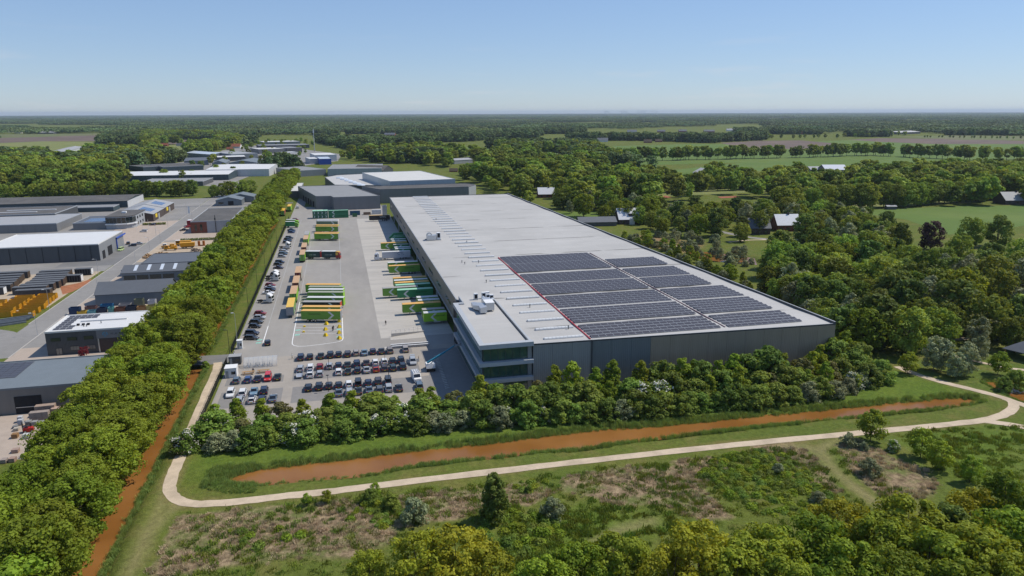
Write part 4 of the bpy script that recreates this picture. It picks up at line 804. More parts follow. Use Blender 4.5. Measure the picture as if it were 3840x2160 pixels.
flat_hall('link_building', 'low grey annex behind the right end of the warehouse', 62,340,92,356,7.4,'wall_lightgrey','roof_midgrey')
M4 = poly_hall('pale_hall', 'tall pale hall with cream flat roof behind the dark halls', [(8.7,442.9),(65,450.3),(46.2,549.6),(-10.8,542.2)], 14.0, clad('wall_pale', (0.42,0.46,0.48), 0.4, 0.6, 0.02), mat('roof_cream', (0.56,0.55,0.52), 0.7, 0.05, 0.1))
M5 = poly_hall('domed_hall', 'low pale hall with a row of dome rooflights', flatp([(1256,694),(1436,696),(1366,652),(1264,657),(1218,665)], 8.0), 8.0, 'wall_darkgrey', mat('roof_sand', (0.46,0.45,0.43), 0.7, 0.06, 0.1))
dm = MB()
for i in range(6):
    for j in range(8):
        a0, a1 = 2*math.pi*j/8, 2*math.pi*(j+1)/8; r0, r1 = math.cos(math.pi/2*i/6), math.cos(math.pi/2*(i+1)/6); z0, z1 = math.sin(math.pi/2*i/6), math.sin(math.pi/2*(i+1)/6)
        f = [(4*r0*math.cos(a0),4*r0*math.sin(a0),1.3*z0),(4*r0*math.cos(a1),4*r0*math.sin(a1),1.3*z0),(4*r1*math.cos(a1),4*r1*math.sin(a1),1.3*z1)]
        if i < 5: f.append((4*r1*math.cos(a0),4*r1*math.sin(a0),1.3*z1))
        dm.face(f, 'roof_light')
dm = dm.mesh('rooflight', True)
for i in range(6): q = gp(1275+16*i, 668+5.4*i, 8); link('rooflight', dm, M5, (q[0], q[1], 8.0))
flat_hall('gate_shed', 'small cream roofed shed beside the oak row at the yard end', -78.5,470,-66,545,5.5,'wall_midgrey','roof_cream')
# -- halls given by their front eave corners
def hall_at(name, label, p, q, depth, h, wm, rm, gable=0.0, ridge='x', cat='building', group=None):
    a, b = Vector(gp(*p, h)), Vector(gp(*q, h)); L_ = (b-a).length; rz = math.atan2(b.y-a.y, b.x-a.x)
    if gable: return gable_hall(name, label, 0, 0, L_, depth, h, h+gable, wm, rm, ridge, cat, group, (a.x, a.y), rz)
    return flat_hall(name, label, 0, 0, L_, depth, h, wm, rm, cat, 0.35, 'wall_lightgrey', group, (a.x, a.y), rz)
far = 'distant industrial halls'
FH = [hall_at('far_hall', 'long low white-roofed hall behind the street trees', (450,660), (856,654), 60, 6, 'wall_teal', 'roof_white', 2.0, group=far),
 hall_at('far_hall', 'wide white hall with dark doors at the head of the street', (772,637), (1008,634), 90, 8, 'wall_white', 'roof_white', 2.5, group=far),
 hall_at('far_hall', 'grey roofed hall partly hidden in front of the long white one', (520,684), (760,680), 42, 4.5, 'wall_darkgrey', 'roof_midgrey', group=far),
 hall_at('far_hall', 'pale blue hall with arched roof in the distance', (796,580), (860,577), 90, 7, 'wall_slate', 'roof_light', 2.5, 'y', group=far),
 hall_at('far_hall', 'big grey box hall beside the pale blue one', (868,578), (966,574), 80, 9, 'wall_slate', 'roof_grey', group=far),
 hall_at('far_hall', 'dark hall with white roof in front of the pale blue hall', (816,590), (920,587), 35, 6, 'wall_darkgrey', 'roof_white', 1.0, group=far),
 hall_at('far_hall', 'twin blue-grey roofed hall behind the white halls, left one', (795,612), (845,611), 60, 5, 'wall_slate', 'roof_teal', 3.0, 'y', group=far),
 hall_at('far_hall', 'twin blue-grey roofed hall behind the white halls, right one', (858,611), (962,610), 60, 5, 'wall_slate', 'roof_teal', 3.0, 'y', group=far),
 hall_at('far_hall', 'black roofed hall behind the car dealer flags', (536,626), (605,622), 40, 6, 'wall_teal', 'roof_bitumen', group=far),
 hall_at('far_hall', 'dark glazed showroom left of the twin roofs', (610,626), (762,619), 60, 6, 'wall_teal', 'roof_bitumen', group=far),
 hall_at('far_hall', 'grey pitched hall beside the showroom', (690,604), (780,602), 70, 6, 'wall_slate', 'roof_slate', 2.5, group=far),
 hall_at('far_hall', 'cream roofed works hall far up the street', (970,560), (1072,557), 60, 8, 'wall_midgrey', 'roof_cream', group=far),
 hall_at('far_hall', 'dark roofed works hall beside the cream one', (1074,555), (1132,553), 50, 9, 'wall_darkgrey', 'roof_midgrey', group=far),
 hall_at('far_hall', 'low white office in front of the works halls', (1066,572), (1118,570), 25, 6, 'render_white', 'roof_white', group=far),
 hall_at('far_hall', 'long flat roofs in front of the distant village, near row', (972,546), (1160,542), 50, 7, 'wall_darkgrey', 'roof_midgrey', group=far),
 hall_at('far_hall', 'long flat roofs in front of the distant village, far row', (990,533), (1125,530), 60, 7, 'wall_slate', 'roof_white', group=far),
 hall_at('far_hall', 'grey office slab seen over the trees at the head of the oak row', (1020,600), (1060,598), 30, 8, 'wall_lightgrey', 'roof_grey', group=far),
 hall_at('far_hall', 'white ribbed hall right of the oak row end', (1180,582), (1262,580), 60, 9, 'wall_white', 'roof_white', group=far),
 hall_at('far_hall', 'blue warehouse right of the oak row end', (1198,596), (1242,595), 50, 8, 'blue_frame', 'roof_light', group=far),
 hall_at('far_hall', 'pale office beside the blue warehouse', (1160,596), (1196,595), 40, 7, 'wall_lightgrey', 'roof_white', group=far),
 hall_at('far_hall', 'long grey hall behind the domed hall', (1228,634), (1431,631), 75, 8, 'wall_lightgrey', 'roof_midgrey', group=far),
 hall_at('far_hall', 'dark lean-to hall left of the long grey hall', (1118,640), (1222,634), 60, 7, 'wall_slate', 'roof_midgrey', group=far),
 hall_at('far_hall', 'dark barn with pitched roof at the end of the long grey hall', (1436,640), (1474,634), 40, 5, 'wall_darkgrey', 'roof_bitumen', 5.0, 'y', group=far),
 hall_at('far_hall', 'long white barn in the left fields', (236,572), (312,551), 26, 6, 'wall_white', 'roof_grey', 2.0, group=far),
 hall_at('far_hall', 'dark front part of the white barn in the left fields', (182,570), (234,573), 30, 6, 'wall_darkgrey', 'roof_grey', group=far),
 hall_at('far_hall', 'wide barn with tan roof beyond the far right field', (3375,497), (3452,494), 60, 6, 'wall_darkgrey', 'roof_sand', 3.0, group=far),
 hall_at('far_hall', 'low pale barn in the meadow beyond the warehouse', (1704,602), (1772,598), 20, 5, 'wall_lightgrey', 'roof_grey', 2.0, group=far)]
for k, (x, y, w, lab, wm, rm) in enumerate(((615,548,24,'red roofed farmhouse behind the left grove','brick','roof_red'),(672,548,22,'white house with steep roof behind the brown field','render_white','roof_slate'),(880,556,40,'orange roofed house beside the halls','render_white','roof_red'),(860,562,22,'small red roofed house beside the halls','brick','roof_red'),(30,496,30,'pale farmhouse far left','render_white','roof_red'),(66,500,22,'white cottage far left','render_white','roof_grey'),(170,502,60,'long dark barn far left','wall_darkgrey','roof_midgrey'),(330,459,30,'distant salmon roofed barn on the left','render_white','roof_red'),(300,583,30,'thatched farmhouse under the left trees','brick','thatch'),(410,587,28,'grey roofed house under the left trees','brick','roof_slate'),(470,585,34,'brown roofed house under the left trees','brick','thatch'),(1060,548,22,'grey house at the village edge','brick','roof_slate'),(820,540,24,'long grey roofed farmhouse before the village','render_white','thatch'),(1460,510,40,'grey farm roofs at the far clearing','brick','roof_slate'),(2060,573,26,'brown roofed house among the middle trees','brick','roof_slate'),(2110,575,22,'tan gabled house among the middle trees','brick','thatch'),(2260,532,40,'white fronted farmhouse beyond the green field','render_white','roof_slate'),(2430,536,30,'thatched farm at the corner of the green field','brick','thatch'),(2470,533,26,'second thatched farm at the field corner','brick','thatch'),(2370,497,36,'white house in the distant village row','render_white','roof_slate'),(2480,497,30,'grey gabled house in the distant village row','brick','roof_slate'),(2560,496,30,'dark gabled house in the distant village row','brick','roof_slate'),(2660,497,40,'long low house in the distant village row','brick','roof_slate'),(2560,510,16,'bright white house before the distant village','render_white','roof_white'),(2740,492,30,'pale flat house in the far town','render_white','roof_grey'),(2830,490,30,'sand coloured house in the far town','render_white','roof_sand'),(2930,488,22,'white flat in the far town','render_white','roof_white'),(3010,504,26,'dark roofed farm before the far town','brick','roof_red'),(3130,490,20,'small white house in the far town','render_white','roof_white'),(1700,645,30,'brown roofed house behind the pale barn','brick','thatch'))):
    a = gp(x-w/2, y); b = gp(x+w/2, y); L_ = math.dist(a, b); rz = math.atan2(b[1]-a[1], b[0]-a[0])
    h = gable_hall('house', lab, 0, 0, L_, L_*0.5, min(L_*.16,4), min(L_*.16,4)+min(L_*.28,5.5), wm, rm, 'x', 'house', 'distant houses', a, rz)
    if L_ > 14: wbox(h, 'chimney', L_*.25, L_*.22, 3, L_*.25+1, L_*.22+1, min(L_*.16,4)+min(L_*.28,5.5)+1.2, 'brick')
# -- near houses on the right
def villa(label, x, y, rz, w, d, he, hr, wm, rm, dorm=True):
    h = gable_hall('house', label, 0, 0, w, d, he, hr, wm, rm, 'x', 'house', None, (x, y), rz, 0.5)
    wbox(h,'chimney',w*.55,d*.5-.5,hr-1,w*.55+1.0,d*.5+.5,hr+1.3,'brick_dark')
    if dorm: MB().box(w*.4,d*.12,he+.4,w*.62,d*.42,he+3.0,'brick_dark').box(w*.38,d*.1,he+3.003,w*.64,d*.44,he+3.2,'roof_slate').build('dormer', h)
    for i in range(3):
        wo = wbox(h,'window',w*(.1+.3*i),-.1,.9,w*(.1+.3*i)+1.8,-.003,2.4,'frame_dark'); MB().box(w*(.1+.3*i)+.1,-.13,1.0,w*(.1+.3*i)+1.7,-.104,2.3,'window_sky').build('pane', wo)
    return h
a, b = gp(2322,842), gp(2400,838)
V1 = villa('white-roofed villa with dark dormer and brick walls behind the warehouse', a[0], a[1], rad(-6), 16.5, 13, 3.4, 9.5, 'brick_dark', mat('roof_shiny', (0.62,0.63,0.65), 0.25, 0.05, 1.0, spec=0.6))
MB().box(6.5,-1.6,0,9.8,-.11,3.2,'render_white').build('porch', V1)
a = gp(2172,850); S1 = gable_hall('long_shed', 'long low shed with grey roof and solar panels beside the villa', 0,0,24,11,2.6,5.2,'wall_darkgrey','roof_slate','x','shed',None,a,rad(-8)); MB().hexa([(2,.8,2.95),(21,.8,2.95),(21,3.6,4.3),(2,3.6,4.3)], [(2,.8,3.1),(21,.8,3.1),(21,3.6,4.45),(2,3.6,4.45)], 'solar_cells').build('solar_panel', S1)
villa('brick house with skylights and a lit white gable among trees', *gp(2812,880), rad(-12), 12, 10, 4.0, 9.0, 'brick_dark', 'roof_slate')
villa('grey slate roofed house half hidden behind a tree', *gp(2915,868), rad(-10), 14, 11, 4.0, 9.5, 'brick', 'roof_shiny', False)
villa('grey house with white ridge roof at the right edge', *gp(3770,768), rad(-10), 22, 14, 3.5, 9.0, 'brick_dark', 'roof_grey', False)
villa('white-roofed house beyond hedges left of the avenue', *gp(2020,742), rad(-8), 16, 11, 3.2, 8.0, 'brick', 'roof_shiny', False)
H5 = gable_hall('barn', 'barn with one bright white roof slope beyond the trees', 0,0,26,24,4,9,'wall_darkgrey','roof_shiny','x','barn',None,gp(3095,650),rad(-14))
H6 = gable_hall('barn', 'grey roofed barn beside the bright white roof', 0,0,28,20,3,6,'wall_darkgrey','roof_grey','x','barn',None,gp(3040,646),rad(-14))
gable_hall('hay_barn', 'arched cream barn between the poplars', 0,0,18,16,3,8,'render_white','roof_sand','y','barn',None,gp(2612,660),rad(-12))
sh = gable_hall('field_shelter', 'small dark field shelter under the avenue trees', 0,0,7,4,2.2,2.9,'wall_darkgrey','roof_grey','x','shelter',None,gp(3326,786),rad(-14))
sheet('clay_court', [[gp(*q) for q in ((2395,738),(2500,734),(2520,741),(2410,745))]], .09, 'roof_red', 'orange clay court among the park trees, left of two', 'court'); sheet('clay_court', [[gp(*q) for q in ((2690,738),(2760,735),(2780,740),(2705,744))]], .09, 'roof_red', 'orange clay court among the park trees, right of two', 'court')
# open timber pavilion at the right edge
G = thing('pavilion', 'open pavilion with dark hipped roof at the right edge', 'pavilion', (158.0,-12.0,0), rad(20)); A_ = [(-4.2,-4.2),(4.2,-4.2),(4.2,4.2),(-4.2,4.2)]
for i in range(4):
    p, q = A_[i], A_[(i+1) % 4]; MB().hexa([(p[0],p[1],2.5),(q[0],q[1],2.5),(q[0]*.02,q[1]*.02,5.2),(p[0]*.02,p[1]*.02,5.2)], [(p[0],p[1],2.65),(q[0],q[1],2.65),(q[0]*.02,q[1]*.02,5.35),(p[0]*.02,p[1]*.02,5.35)], 'roof_slate').build('roof_slope', G)
    MB().box(p[0]*.85-.12,p[1]*.85-.12,0,p[0]*.85+.12,p[1]*.85+.12,2.6,'wood').build('post', G)
BR = thing('footbridge', 'small timber footbridge with railings behind the warehouse corner', 'bridge', (125.5,12,0), rad(-35)); MB().box(-5,-1.2,.1,5,1.2,.35,'wood').build('deck', BR)
for s in (-1.1, 1.1):
    mb = MB(); mb.box(-5,s-.05,1.2,5,s+.05,1.32,'galv').box(-5,s-.04,.75,5,s+.04,.83,'galv')
    for i in range(6): mb.box(-5+2*i-.05,s-.06,.35,-5+2*i+.05,s+.06,1.199,'galv')
    mb.build('railing', BR)
# ---------------------------------------------------------------- vehicles
paint('car_paint'); paint('trailer_paint', 0.45, 0.35, 0.0); glass('car_glass', (0.012,0.014,0.018), 0.05, spec=0.7); mat('lamp_red', (0.45,0.02,0.02), 0.3, 0.05, 3); mat('lamp_white', (0.75,0.75,0.72), 0.15, 0.05, 3); mat('chrome', (0.5,0.5,0.5), 0.25, 0.05, 3, metal=0.8)
mat('chevron_white', (0.62,0.66,0.64), 0.5, 0.05, 2); mat('text_dark', (0.03,0.06,0.02), 0.6, 0.05, 2); mat('text_blue', (0.05,0.11,0.25), 0.5, 0.05, 2); mat('text_pale', (0.55,0.58,0.55), 0.5, 0.05, 2)
mat('plate_yellow', (0.65,0.45,0.04), 0.5, 0.05, 3)
def loft(mb, prof, secs, m):
    """side profile (y,z) repeated at several x with its own shrink about a centre -> rounded body"""
    n = len(prof); i0 = len(mb.v); k = mb.mi(m)
    for x, s, zc in secs:
        for y, z in prof: mb.v.append((x, y*s, zc+(z-zc)*s))
    for a in range(len(secs)-1):
        for j in range(n): mb.f.append((i0+a*n+j, i0+a*n+(j+1)%n, i0+(a+1)*n+(j+1)%n, i0+(a+1)*n+j)); mb.m.append(k)
    mb.f.append(tuple(i0+j for j in range(n))); mb.m.append(k); mb.f.append(tuple(i0+(len(secs)-1)*n+j for j in reversed(range(n)))); mb.m.append(k)
WHEEL = MB().cyl((-.11,0,0),(.11,0,0),.33,.33,12,'rubber').cyl((-.115,0,0),(.115,0,0),.2,.2,8,'chrome').mesh('wheel')
BIGW = MB().cyl((-.16,0,0),(.16,0,0),.5,.5,12,'rubber').cyl((-.165,0,0),(.165,0,0),.28,.28,8,'chrome').mesh('wheel')
def car_meshes(kind):
    L, W_, H_, hood, tail, rake = {'hatch': (4.1,1.78,1.48,1.15,0.05,.55), 'suv': (4.5,1.86,1.66,1.2,0.05,.45), 'sedan': (4.6,1.8,1.44,1.35,0.75,.75), 'estate': (4.65,1.82,1.47,1.3,0.1,.5), 'minivan': (4.3,1.8,1.82,.8,0.02,.25)}[kind]
    h = L/2; w = W_/2; bl = .93 if kind in ('suv','minivan') else .84
    prof = [(-h,.32),(-h+.05,.75),(-h+.12,bl),(h-hood,bl+.02),(h-.35,bl-.14),(h-.02,.62),(h,.34),(h-.2,.22),(-h+.2,.22)]
    b = MB(); loft(b, prof, [(-w,.93,.5),(-w+.1,1,.5),(w-.1,1,.5),(w,.93,.5)], 'car_paint')
    y0, y1 = -h+tail+.12, h-hood+.02; t0, t1 = y0+(rake*.6 if tail < .5 else rake), y1-rake
    wt = w-.24
    b.hexa([(-wt-.02,t0-.04,H_-.05),(wt+.02,t0-.04,H_-.05),(wt+.02,t1+.04,H_-.05),(-wt-.02,t1+.04,H_-.05)], [(-wt+.05,t0+.05,H_),(wt-.05,t0+.05,H_),(wt-.05,t1-.05,H_),(-wt+.05,t1-.05,H_)], 'car_paint')
    for sx in (-1, 1):
        for (ya, yb) in ((y0+.02, t0), (y1-.03, t1)): b.bar((sx*(w-.1),ya,bl),(sx*wt,yb,H_-.03),.09,.09,'car_paint')
        b.bar((sx*(w-.1),(y0+y1)/2-.1,bl),(sx*wt,(t0+t1)/2-.1,H_-.03),.08,.1,'car_paint'); b.box(sx*(w+.02)-.07,y1-.45,bl+.05,sx*(w+.02)+.07,y1-.28,bl+.2,'car_paint')
    g_ = MB(); g_.hexa([(-w+.12,y0,bl-.02),(w-.12,y0,bl-.02),(w-.12,y1,bl-.02),(-w+.12,y1,bl-.02)], [(-wt+.01,t0,H_-.03),(wt-.01,t0,H_-.03),(wt-.01,t1,H_-.03),(-wt+.01,t1,H_-.03)], 'car_glass')
    tl = MB().box(-.17,-.03,-.09,.17,.06,.09,'lamp_red'); hl = MB().box(-.2,-.1,-.08,.2,.04,.08,'lamp_white'); pl = MB().box(-.26,-.02,-.06,.26,.03,.06,'plate_yellow')
    return dict(body=b.mesh('car_body'), glass=g_.mesh('windows'), tl=tl.mesh('tail_light'), hl=hl.mesh('headlight'), pl=pl.mesh('number_plate'), L=L, w=w, h=h)
CARS = {k: car_meshes(k) for k in ('hatch','suv','sedan','estate','minivan')}
COLS = dict(black=(.012,.013,.015), navy=(.014,.02,.045), dark=(.03,.032,.036), grey=(.09,.095,.10), silver=(.36,.38,.40), white=(.72,.72,.71), red=(.24,.012,.015), bright_red=(.55,.02,.02), blue=(.03,.07,.19), teal=(.05,.10,.14), skyblue=(.16,.26,.34), gold=(.20,.165,.13), beige=(.33,.29,.25), brown=(.05,.034,.028), green=(.022,.034,.03), orange=(.42,.05,.02), purple=(.035,.02,.04), lime=(.55,.72,.30), greyblue=(.10,.14,.18), yellow=(.6,.4,.03))
CNAME = dict(dark='dark grey', bright_red='bright red', skyblue='light blue', gold='gold brown', greyblue='blue grey', green='dark green', purple='dark purple', navy='navy blue')
KNAME = dict(hatch='hatchback', suv='tall SUV', sedan='saloon', estate='estate car', minivan='small van')
def car(x, y, rz, kind, colr, label, group, roof=None):
    c = CARS[kind]; o = link('parked_car', c['body'], None, (x, y, .03), rz); o.color = (*COLS[colr], 1); tag(o, label, 'car', group)
    link('windows', c['glass'], o)
    for sx in (-1, 1):
        for yy in (-c['h']+.82, c['h']-.85): link('wheel', WHEEL, o, (sx*(c['w']-.1), yy, .33))
        link('tail_light', c['tl'], o, (sx*(c['w']-.26), -c['h']+.05, .76)); link('headlight', c['hl'], o, (sx*(c['w']-.3), c['h']-.16, .66))
    link('number_plate', c['pl'], o, (0, -c['h']-.0, .52))
    if roof: MB().box(-.62,-.9,1.49 if kind == 'hatch' else 1.67,.62,.55,1.5 if kind == 'hatch' else 1.68,roof).build('roof_panel', o)
    return o
def row(name, y, items, heading=0.0):
    for i, it in enumerate(items):
        x, k, c = it[:3]; rz = heading+(rad(180) if len(it) > 3 and it[3] else 0)+rng.uniform(-.02,.02)
        car(x, y+rng.uniform(-.25,.25), rz, k, c, f"{CNAME.get(c,c)} {KNAME[k]}, {nth(i)} from the left in {name}", 'cars in the staff car park', it[4] if len(it) > 4 else None)
row('the car row nearest the truck yard', 38.3, [(-46.9,'suv','navy'),(-44.3,'hatch','black'),(-41.2,'sedan','green'),(-38.5,'suv','black'),(-36.1,'hatch','black'),(-33.5,'estate','brown'),(-31.0,'hatch','beige'),(-28.6,'sedan','skyblue'),(-26.1,'hatch','purple'),(-23.6,'sedan','dark'),(-21.1,'suv','gold'),(-16.5,'suv','beige')])
row('the second car row, upper half', 28.6, [(-46.6,'estate','silver'),(-43.9,'estate','white'),(-41.3,'hatch','red'),(-38.7,'hatch','silver'),(-36.2,'hatch','navy'),(-33.7,'sedan','green'),(-31.1,'suv','navy'),(-28.4,'sedan','brown'),(-25.9,'hatch','white'),(-23.4,'hatch','white'),(-21.0,'estate','black'),(-18.6,'suv','black')])
row('the second car row, lower half', 23.0, [(-43.8,'suv','white',0,'car_glass'),(-41.2,'hatch','silver'),(-36.2,'hatch','white'),(-33.7,'sedan','green'),(-31.1,'hatch','black'),(-28.6,'sedan','silver'),(-26.1,'hatch','orange',0,'car_glass'),(-23.7,'hatch','brown'),(-21.3,'estate','green'),(-18.6,'suv','black')])
row('the third car row, upper half', 12.9, [(-43.9,'estate','black'),(-41.2,'suv','black'),(-38.7,'hatch','dark'),(-36.2,'hatch','black'),(-33.6,'hatch','white'),(-31.2,'minivan','black'),(-28.6,'hatch','navy'),(-26.0,'suv','brown'),(-23.4,'minivan','dark')])
row('the third car row, lower half', 7.4, [(-36.2,'sedan','greyblue'),(-33.6,'estate','silver'),(-31.3,'sedan','green'),(-28.6,'sedan','greyblue'),(-25.9,'estate','grey'),(-23.6,'suv','silver'),(-21.0,'sedan','dark'),(-15.7,'suv','greyblue')])
row('the small block below the picnic tables', 23.1, [(-62.8,'hatch','greyblue'),(-59.9,'hatch','blue'),(-57.4,'sedan','navy'),(-54.8,'minivan','bright_red',1),(-52.3,'sedan','green')])
row('the lower small block by the fence', 13.4, [(-63.1,'suv','white',1),(-60.1,'suv','white'),(-57.4,'sedan','skyblue',1),(-54.9,'suv','navy')])
row('the lowest small block behind the trees', 7.9, [(-60.2,'suv','silver'),(-57.3,'hatch','white',0,'car_glass'),(-54.9,'hatch','navy'),(-52.3,'sedan','greyblue')])
for i, (y, k, c) in enumerate([(61.6,'estate','dark'),(66.9,'suv','navy'),(74.9,'hatch','black'),(80.2,'estate','black'),(85.6,'hatch','silver'),(91.4,'hatch','red'),(122.4,'sedan','white'),(127.5,'hatch','navy'),(131.8,'sedan','silver'),(136.0,'hatch','red'),(157.5,'hatch','navy'),(171.5,'sedan','purple'),(179.5,'hatch','black'),(184.5,'suv','navy'),(199.6,'hatch','silver'),(206.5,'estate','teal'),(212.4,'hatch','white'),(216.5,'sedan','navy'),(240.5,'hatch','navy'),(245.5,'sedan','navy'),(250.5,'estate','black'),(255.5,'suv','dark'),(276.0,'hatch','blue'),(281.0,'suv','navy'),(285.5,'sedan','dark'),(331,'hatch','red')]):
    car(-62.9+rng.uniform(-.5,.5), y, rad(-90-13)+rng.uniform(-.04,.04), k, c, f"{CNAME.get(c,c)} {KNAME[k]} by the boundary fence, {nth(i)} car from the gate", 'cars along the boundary fence')
car(-57.6, 55.0, rad(4), 'hatch', 'dark', 'dark grey hatchback driving alone beside the gate', 'cars in the yard')
for (x, y, rz, k, c, lab) in ((-146.8,239.5,170,'minivan','lime','pale lime small van before the blue-framed hall'),(-144.2,252.0,100,'hatch','navy','navy hatchback before the blue-framed hall'),(-142.6,257.2,100,'sedan','silver','silver saloon before the blue-framed hall'),(-148.2,259.5,10,'hatch','black','black hatchback beside the blue portal frame'),(-150.4,303,80,'suv','white','white SUV below the curved office'),(-151.5,331,80,'hatch','navy','navy hatchback behind the hedge of the curved office'),(-127.5,314.5,85,'hatch','bright_red','bright red hatchback before the brick hall'),(-127.8,302.5,85,'sedan','black','black saloon in the shade of the brick hall'),(-64.6,394,8,'minivan','white','white van driving in the shade at the far yard end')):
    car(x, y, rad(rz), k, c, lab, 'cars on the industrial street')
# silver SUV with open hatch and doors; white delivery van; little flatbed trailer
s = car(-15.4, 26.6, rad(178), 'suv', 'silver', 'silver SUV with its doors and tailgate open beside the boom lift', 'cars in the staff car park')
for sx in (-1, 1): d = MB().box(-.03,-.5,.35,.03,.5,1.35,'car_paint').build('door', s, (sx*1.35,.3,0), rad(60*sx)); d.color = s.color
d = MB().hexa([(-.7,-2.75,1.75),(.7,-2.75,1.75),(.7,-2.0,1.66),(-.7,-2.0,1.66)],[(-.7,-2.75,1.82),(.7,-2.75,1.82),(.7,-2.0,1.73),(-.7,-2.0,1.73)],'car_paint').build('tailgate', s); d.color = s.color
V = thing('delivery_van', 'white delivery van with grey roof rack in the car park', 'van', (-15.9,13.2,.03), rad(180+6)); b = MB(); loft(b, [(-2.6,.4),(-2.6,2.05),(-2.5,2.15),(1.0,2.12),(1.85,1.3),(2.5,1.1),(2.6,.45),(2.4,.28),(-2.4,.28)], [(-1.0,.96,1.0),(-.88,1,1.0),(.88,1,1.0),(1.0,.96,1.0)], 'white_paint'); b.build('body', V)
MB().hexa([(-.85,1.13,1.98),(.85,1.13,1.98),(.85,1.83,1.36),(-.85,1.83,1.36)],[(-.85,1.15,2.02),(.85,1.15,2.02),(.85,1.88,1.39),(-.85,1.88,1.39)],'car_glass').build('windscreen', V)
mb = MB()
for x in (-.8,-.3,.3,.8): mb.box(x-.06,-2.4,2.2,x+.06,.9,2.28,'galv')
for y in (-2.2,-.8,.7): mb.box(-.85,y-.05,2.14,.85,y+.05,2.199,'galv')
mb.build('roof_rack', V)
for sx in (-1,1):
    for y in (-1.6,1.7): link('wheel', WHEEL, V, (sx*.9,y,.33))
    MB().box(sx*.7-.2,2.5,.75,sx*.7+.2,2.62,.95,'lamp_white').build('headlight', V)
FT = thing('flatbed_trailer', 'small open grey flatbed trailer at the left end of the second car row', 'trailer', (-46.6,22.8,0)); MB().box(-.85,-1.5,.55,.85,1.5,.65,'galv').box(-.85,-1.5,.653,-.8,1.5,.95,'galv').box(.8,-1.5,.653,.85,1.5,.95,'galv').build('bed', FT); MB().bar((0,1.5,.55),(0,2.7,.5),.1,.1,'steel').build('drawbar', FT)
for sx in (-1,1): link('wheel', WHEEL, FT, (sx*.95,-.2,.33))
# -- articulated trailers: front of the box at local +x
GREEN, LIME, FOREST, MINT = (.150,.33,.040), (.28,.56,.03), (.03,.23,.085), (.34,.64,.42)
YEL, TAN, WHT, GRY, OLV = (.72,.40,.09), (.55,.34,.17), (.62,.62,.60), (.36,.34,.31), (.33,.34,.24)
def tr_meshes(L):
    D = {}
    D['box'] = MB().box(-L,-1.25,1.0,-.05,1.25,3.95,'trailer_paint').mesh('box_body'); D['roof'] = MB().box(-L-.02,-1.27,3.952,.0,1.27,4.02,'trailer_paint').mesh('roof')
    D['front'] = MB().box(-.048,-1.26,1.0,.03,1.26,3.95,'trailer_paint').mesh('front_wall'); D['rear'] = MB().box(-L-.05,-1.25,1.0,-L-.003,-.02,3.93,'trailer_paint').box(-L-.07,-.7,1.1,-L-.052,-.62,3.8,'galv').mesh('rear_door')
    mb = MB(); mb.box(-L+.2,-.55,.75,-.6,-.25,.998,'rubber').box(-L+.2,.25,.75,-.6,.55,.998,'rubber').box(-L*.72,-1.2,.55,-L*.42,-1.12,.99,'galv').box(-L*.72,1.12,.55,-L*.42,1.2,.99,'galv'); D['chassis'] = mb.mesh('chassis')
    D['leg'] = MB().box(-.08,-.08,.02,.08,.08,.98,'steel').box(-.16,-.16,.0,.16,.16,.06,'steel').mesh('landing_leg')
    def chev(y, s):
        m_ = MB(); x0 = -2.2; w = .85
        for za, zb, xa, xb in ((1.15,2.45,x0-1.4,x0),(2.45,3.75,x0,x0-1.4)): m_.face([(xa-w,y,za),(xa,y,za),(xb,y,zb),(xb-w,y,zb)], 'chevron_white')
        return m_.mesh('chevron')
    D['chev'] = [chev(-1.256, 1), chev(1.256, 1)]
    return D
TR = {13.6: tr_meshes(13.6), 7.8: tr_meshes(7.8)}
def trailer(x, y, rz, side, roof, front, label, L=13.6, rear=None, group='trailers in the truck yard', text='westerman', wheels=True, chev=True, tm='text_dark', ts=.95):
    D = TR[L]; t = thing('semi_trailer' if L > 10 else 'swap_body', label, 'trailer' if L > 10 else 'swap body', (x, y, .02), rz, group)
    link('box_body', D['box'], t).color = (*side, 1); link('roof', D['roof'], t).color = (*roof, 1); link('front_wall', D['front'], t).color = (*front, 1)
    r = link('rear_door', D['rear'], t); r.color = (*(rear or side), 1); r2 = link('rear_door', D['rear'], t, (0, 1.27, 0)); r2.color = r.color; link('chassis', D['chassis'], t)
    if chev:
        for c in D['chev']: link('chevron', c, t)
    if text:
        lettering(text, ts, tm, t, (-L*.66, -1.262, 2.95), 'south'); lettering(text, ts, tm, t, (-L*.66, 1.262, 2.95), 'north')
    for sy in (-.9, .9): link('landing_leg', D['leg'], t, (-2.6, sy, 0))
    if wheels and L > 10:
        for k in range(3):
            for sy in (-1.05, 1.05): w = link('wheel', BIGW, t, (-L+2.2+1.32*k, sy, .5), rad(90))
    elif L < 10:
        for sy in (-.9, .9): link('landing_leg', D['leg'], t, (-L+1.6, sy, 0))
    return t
GF = (.30,.31,.33)
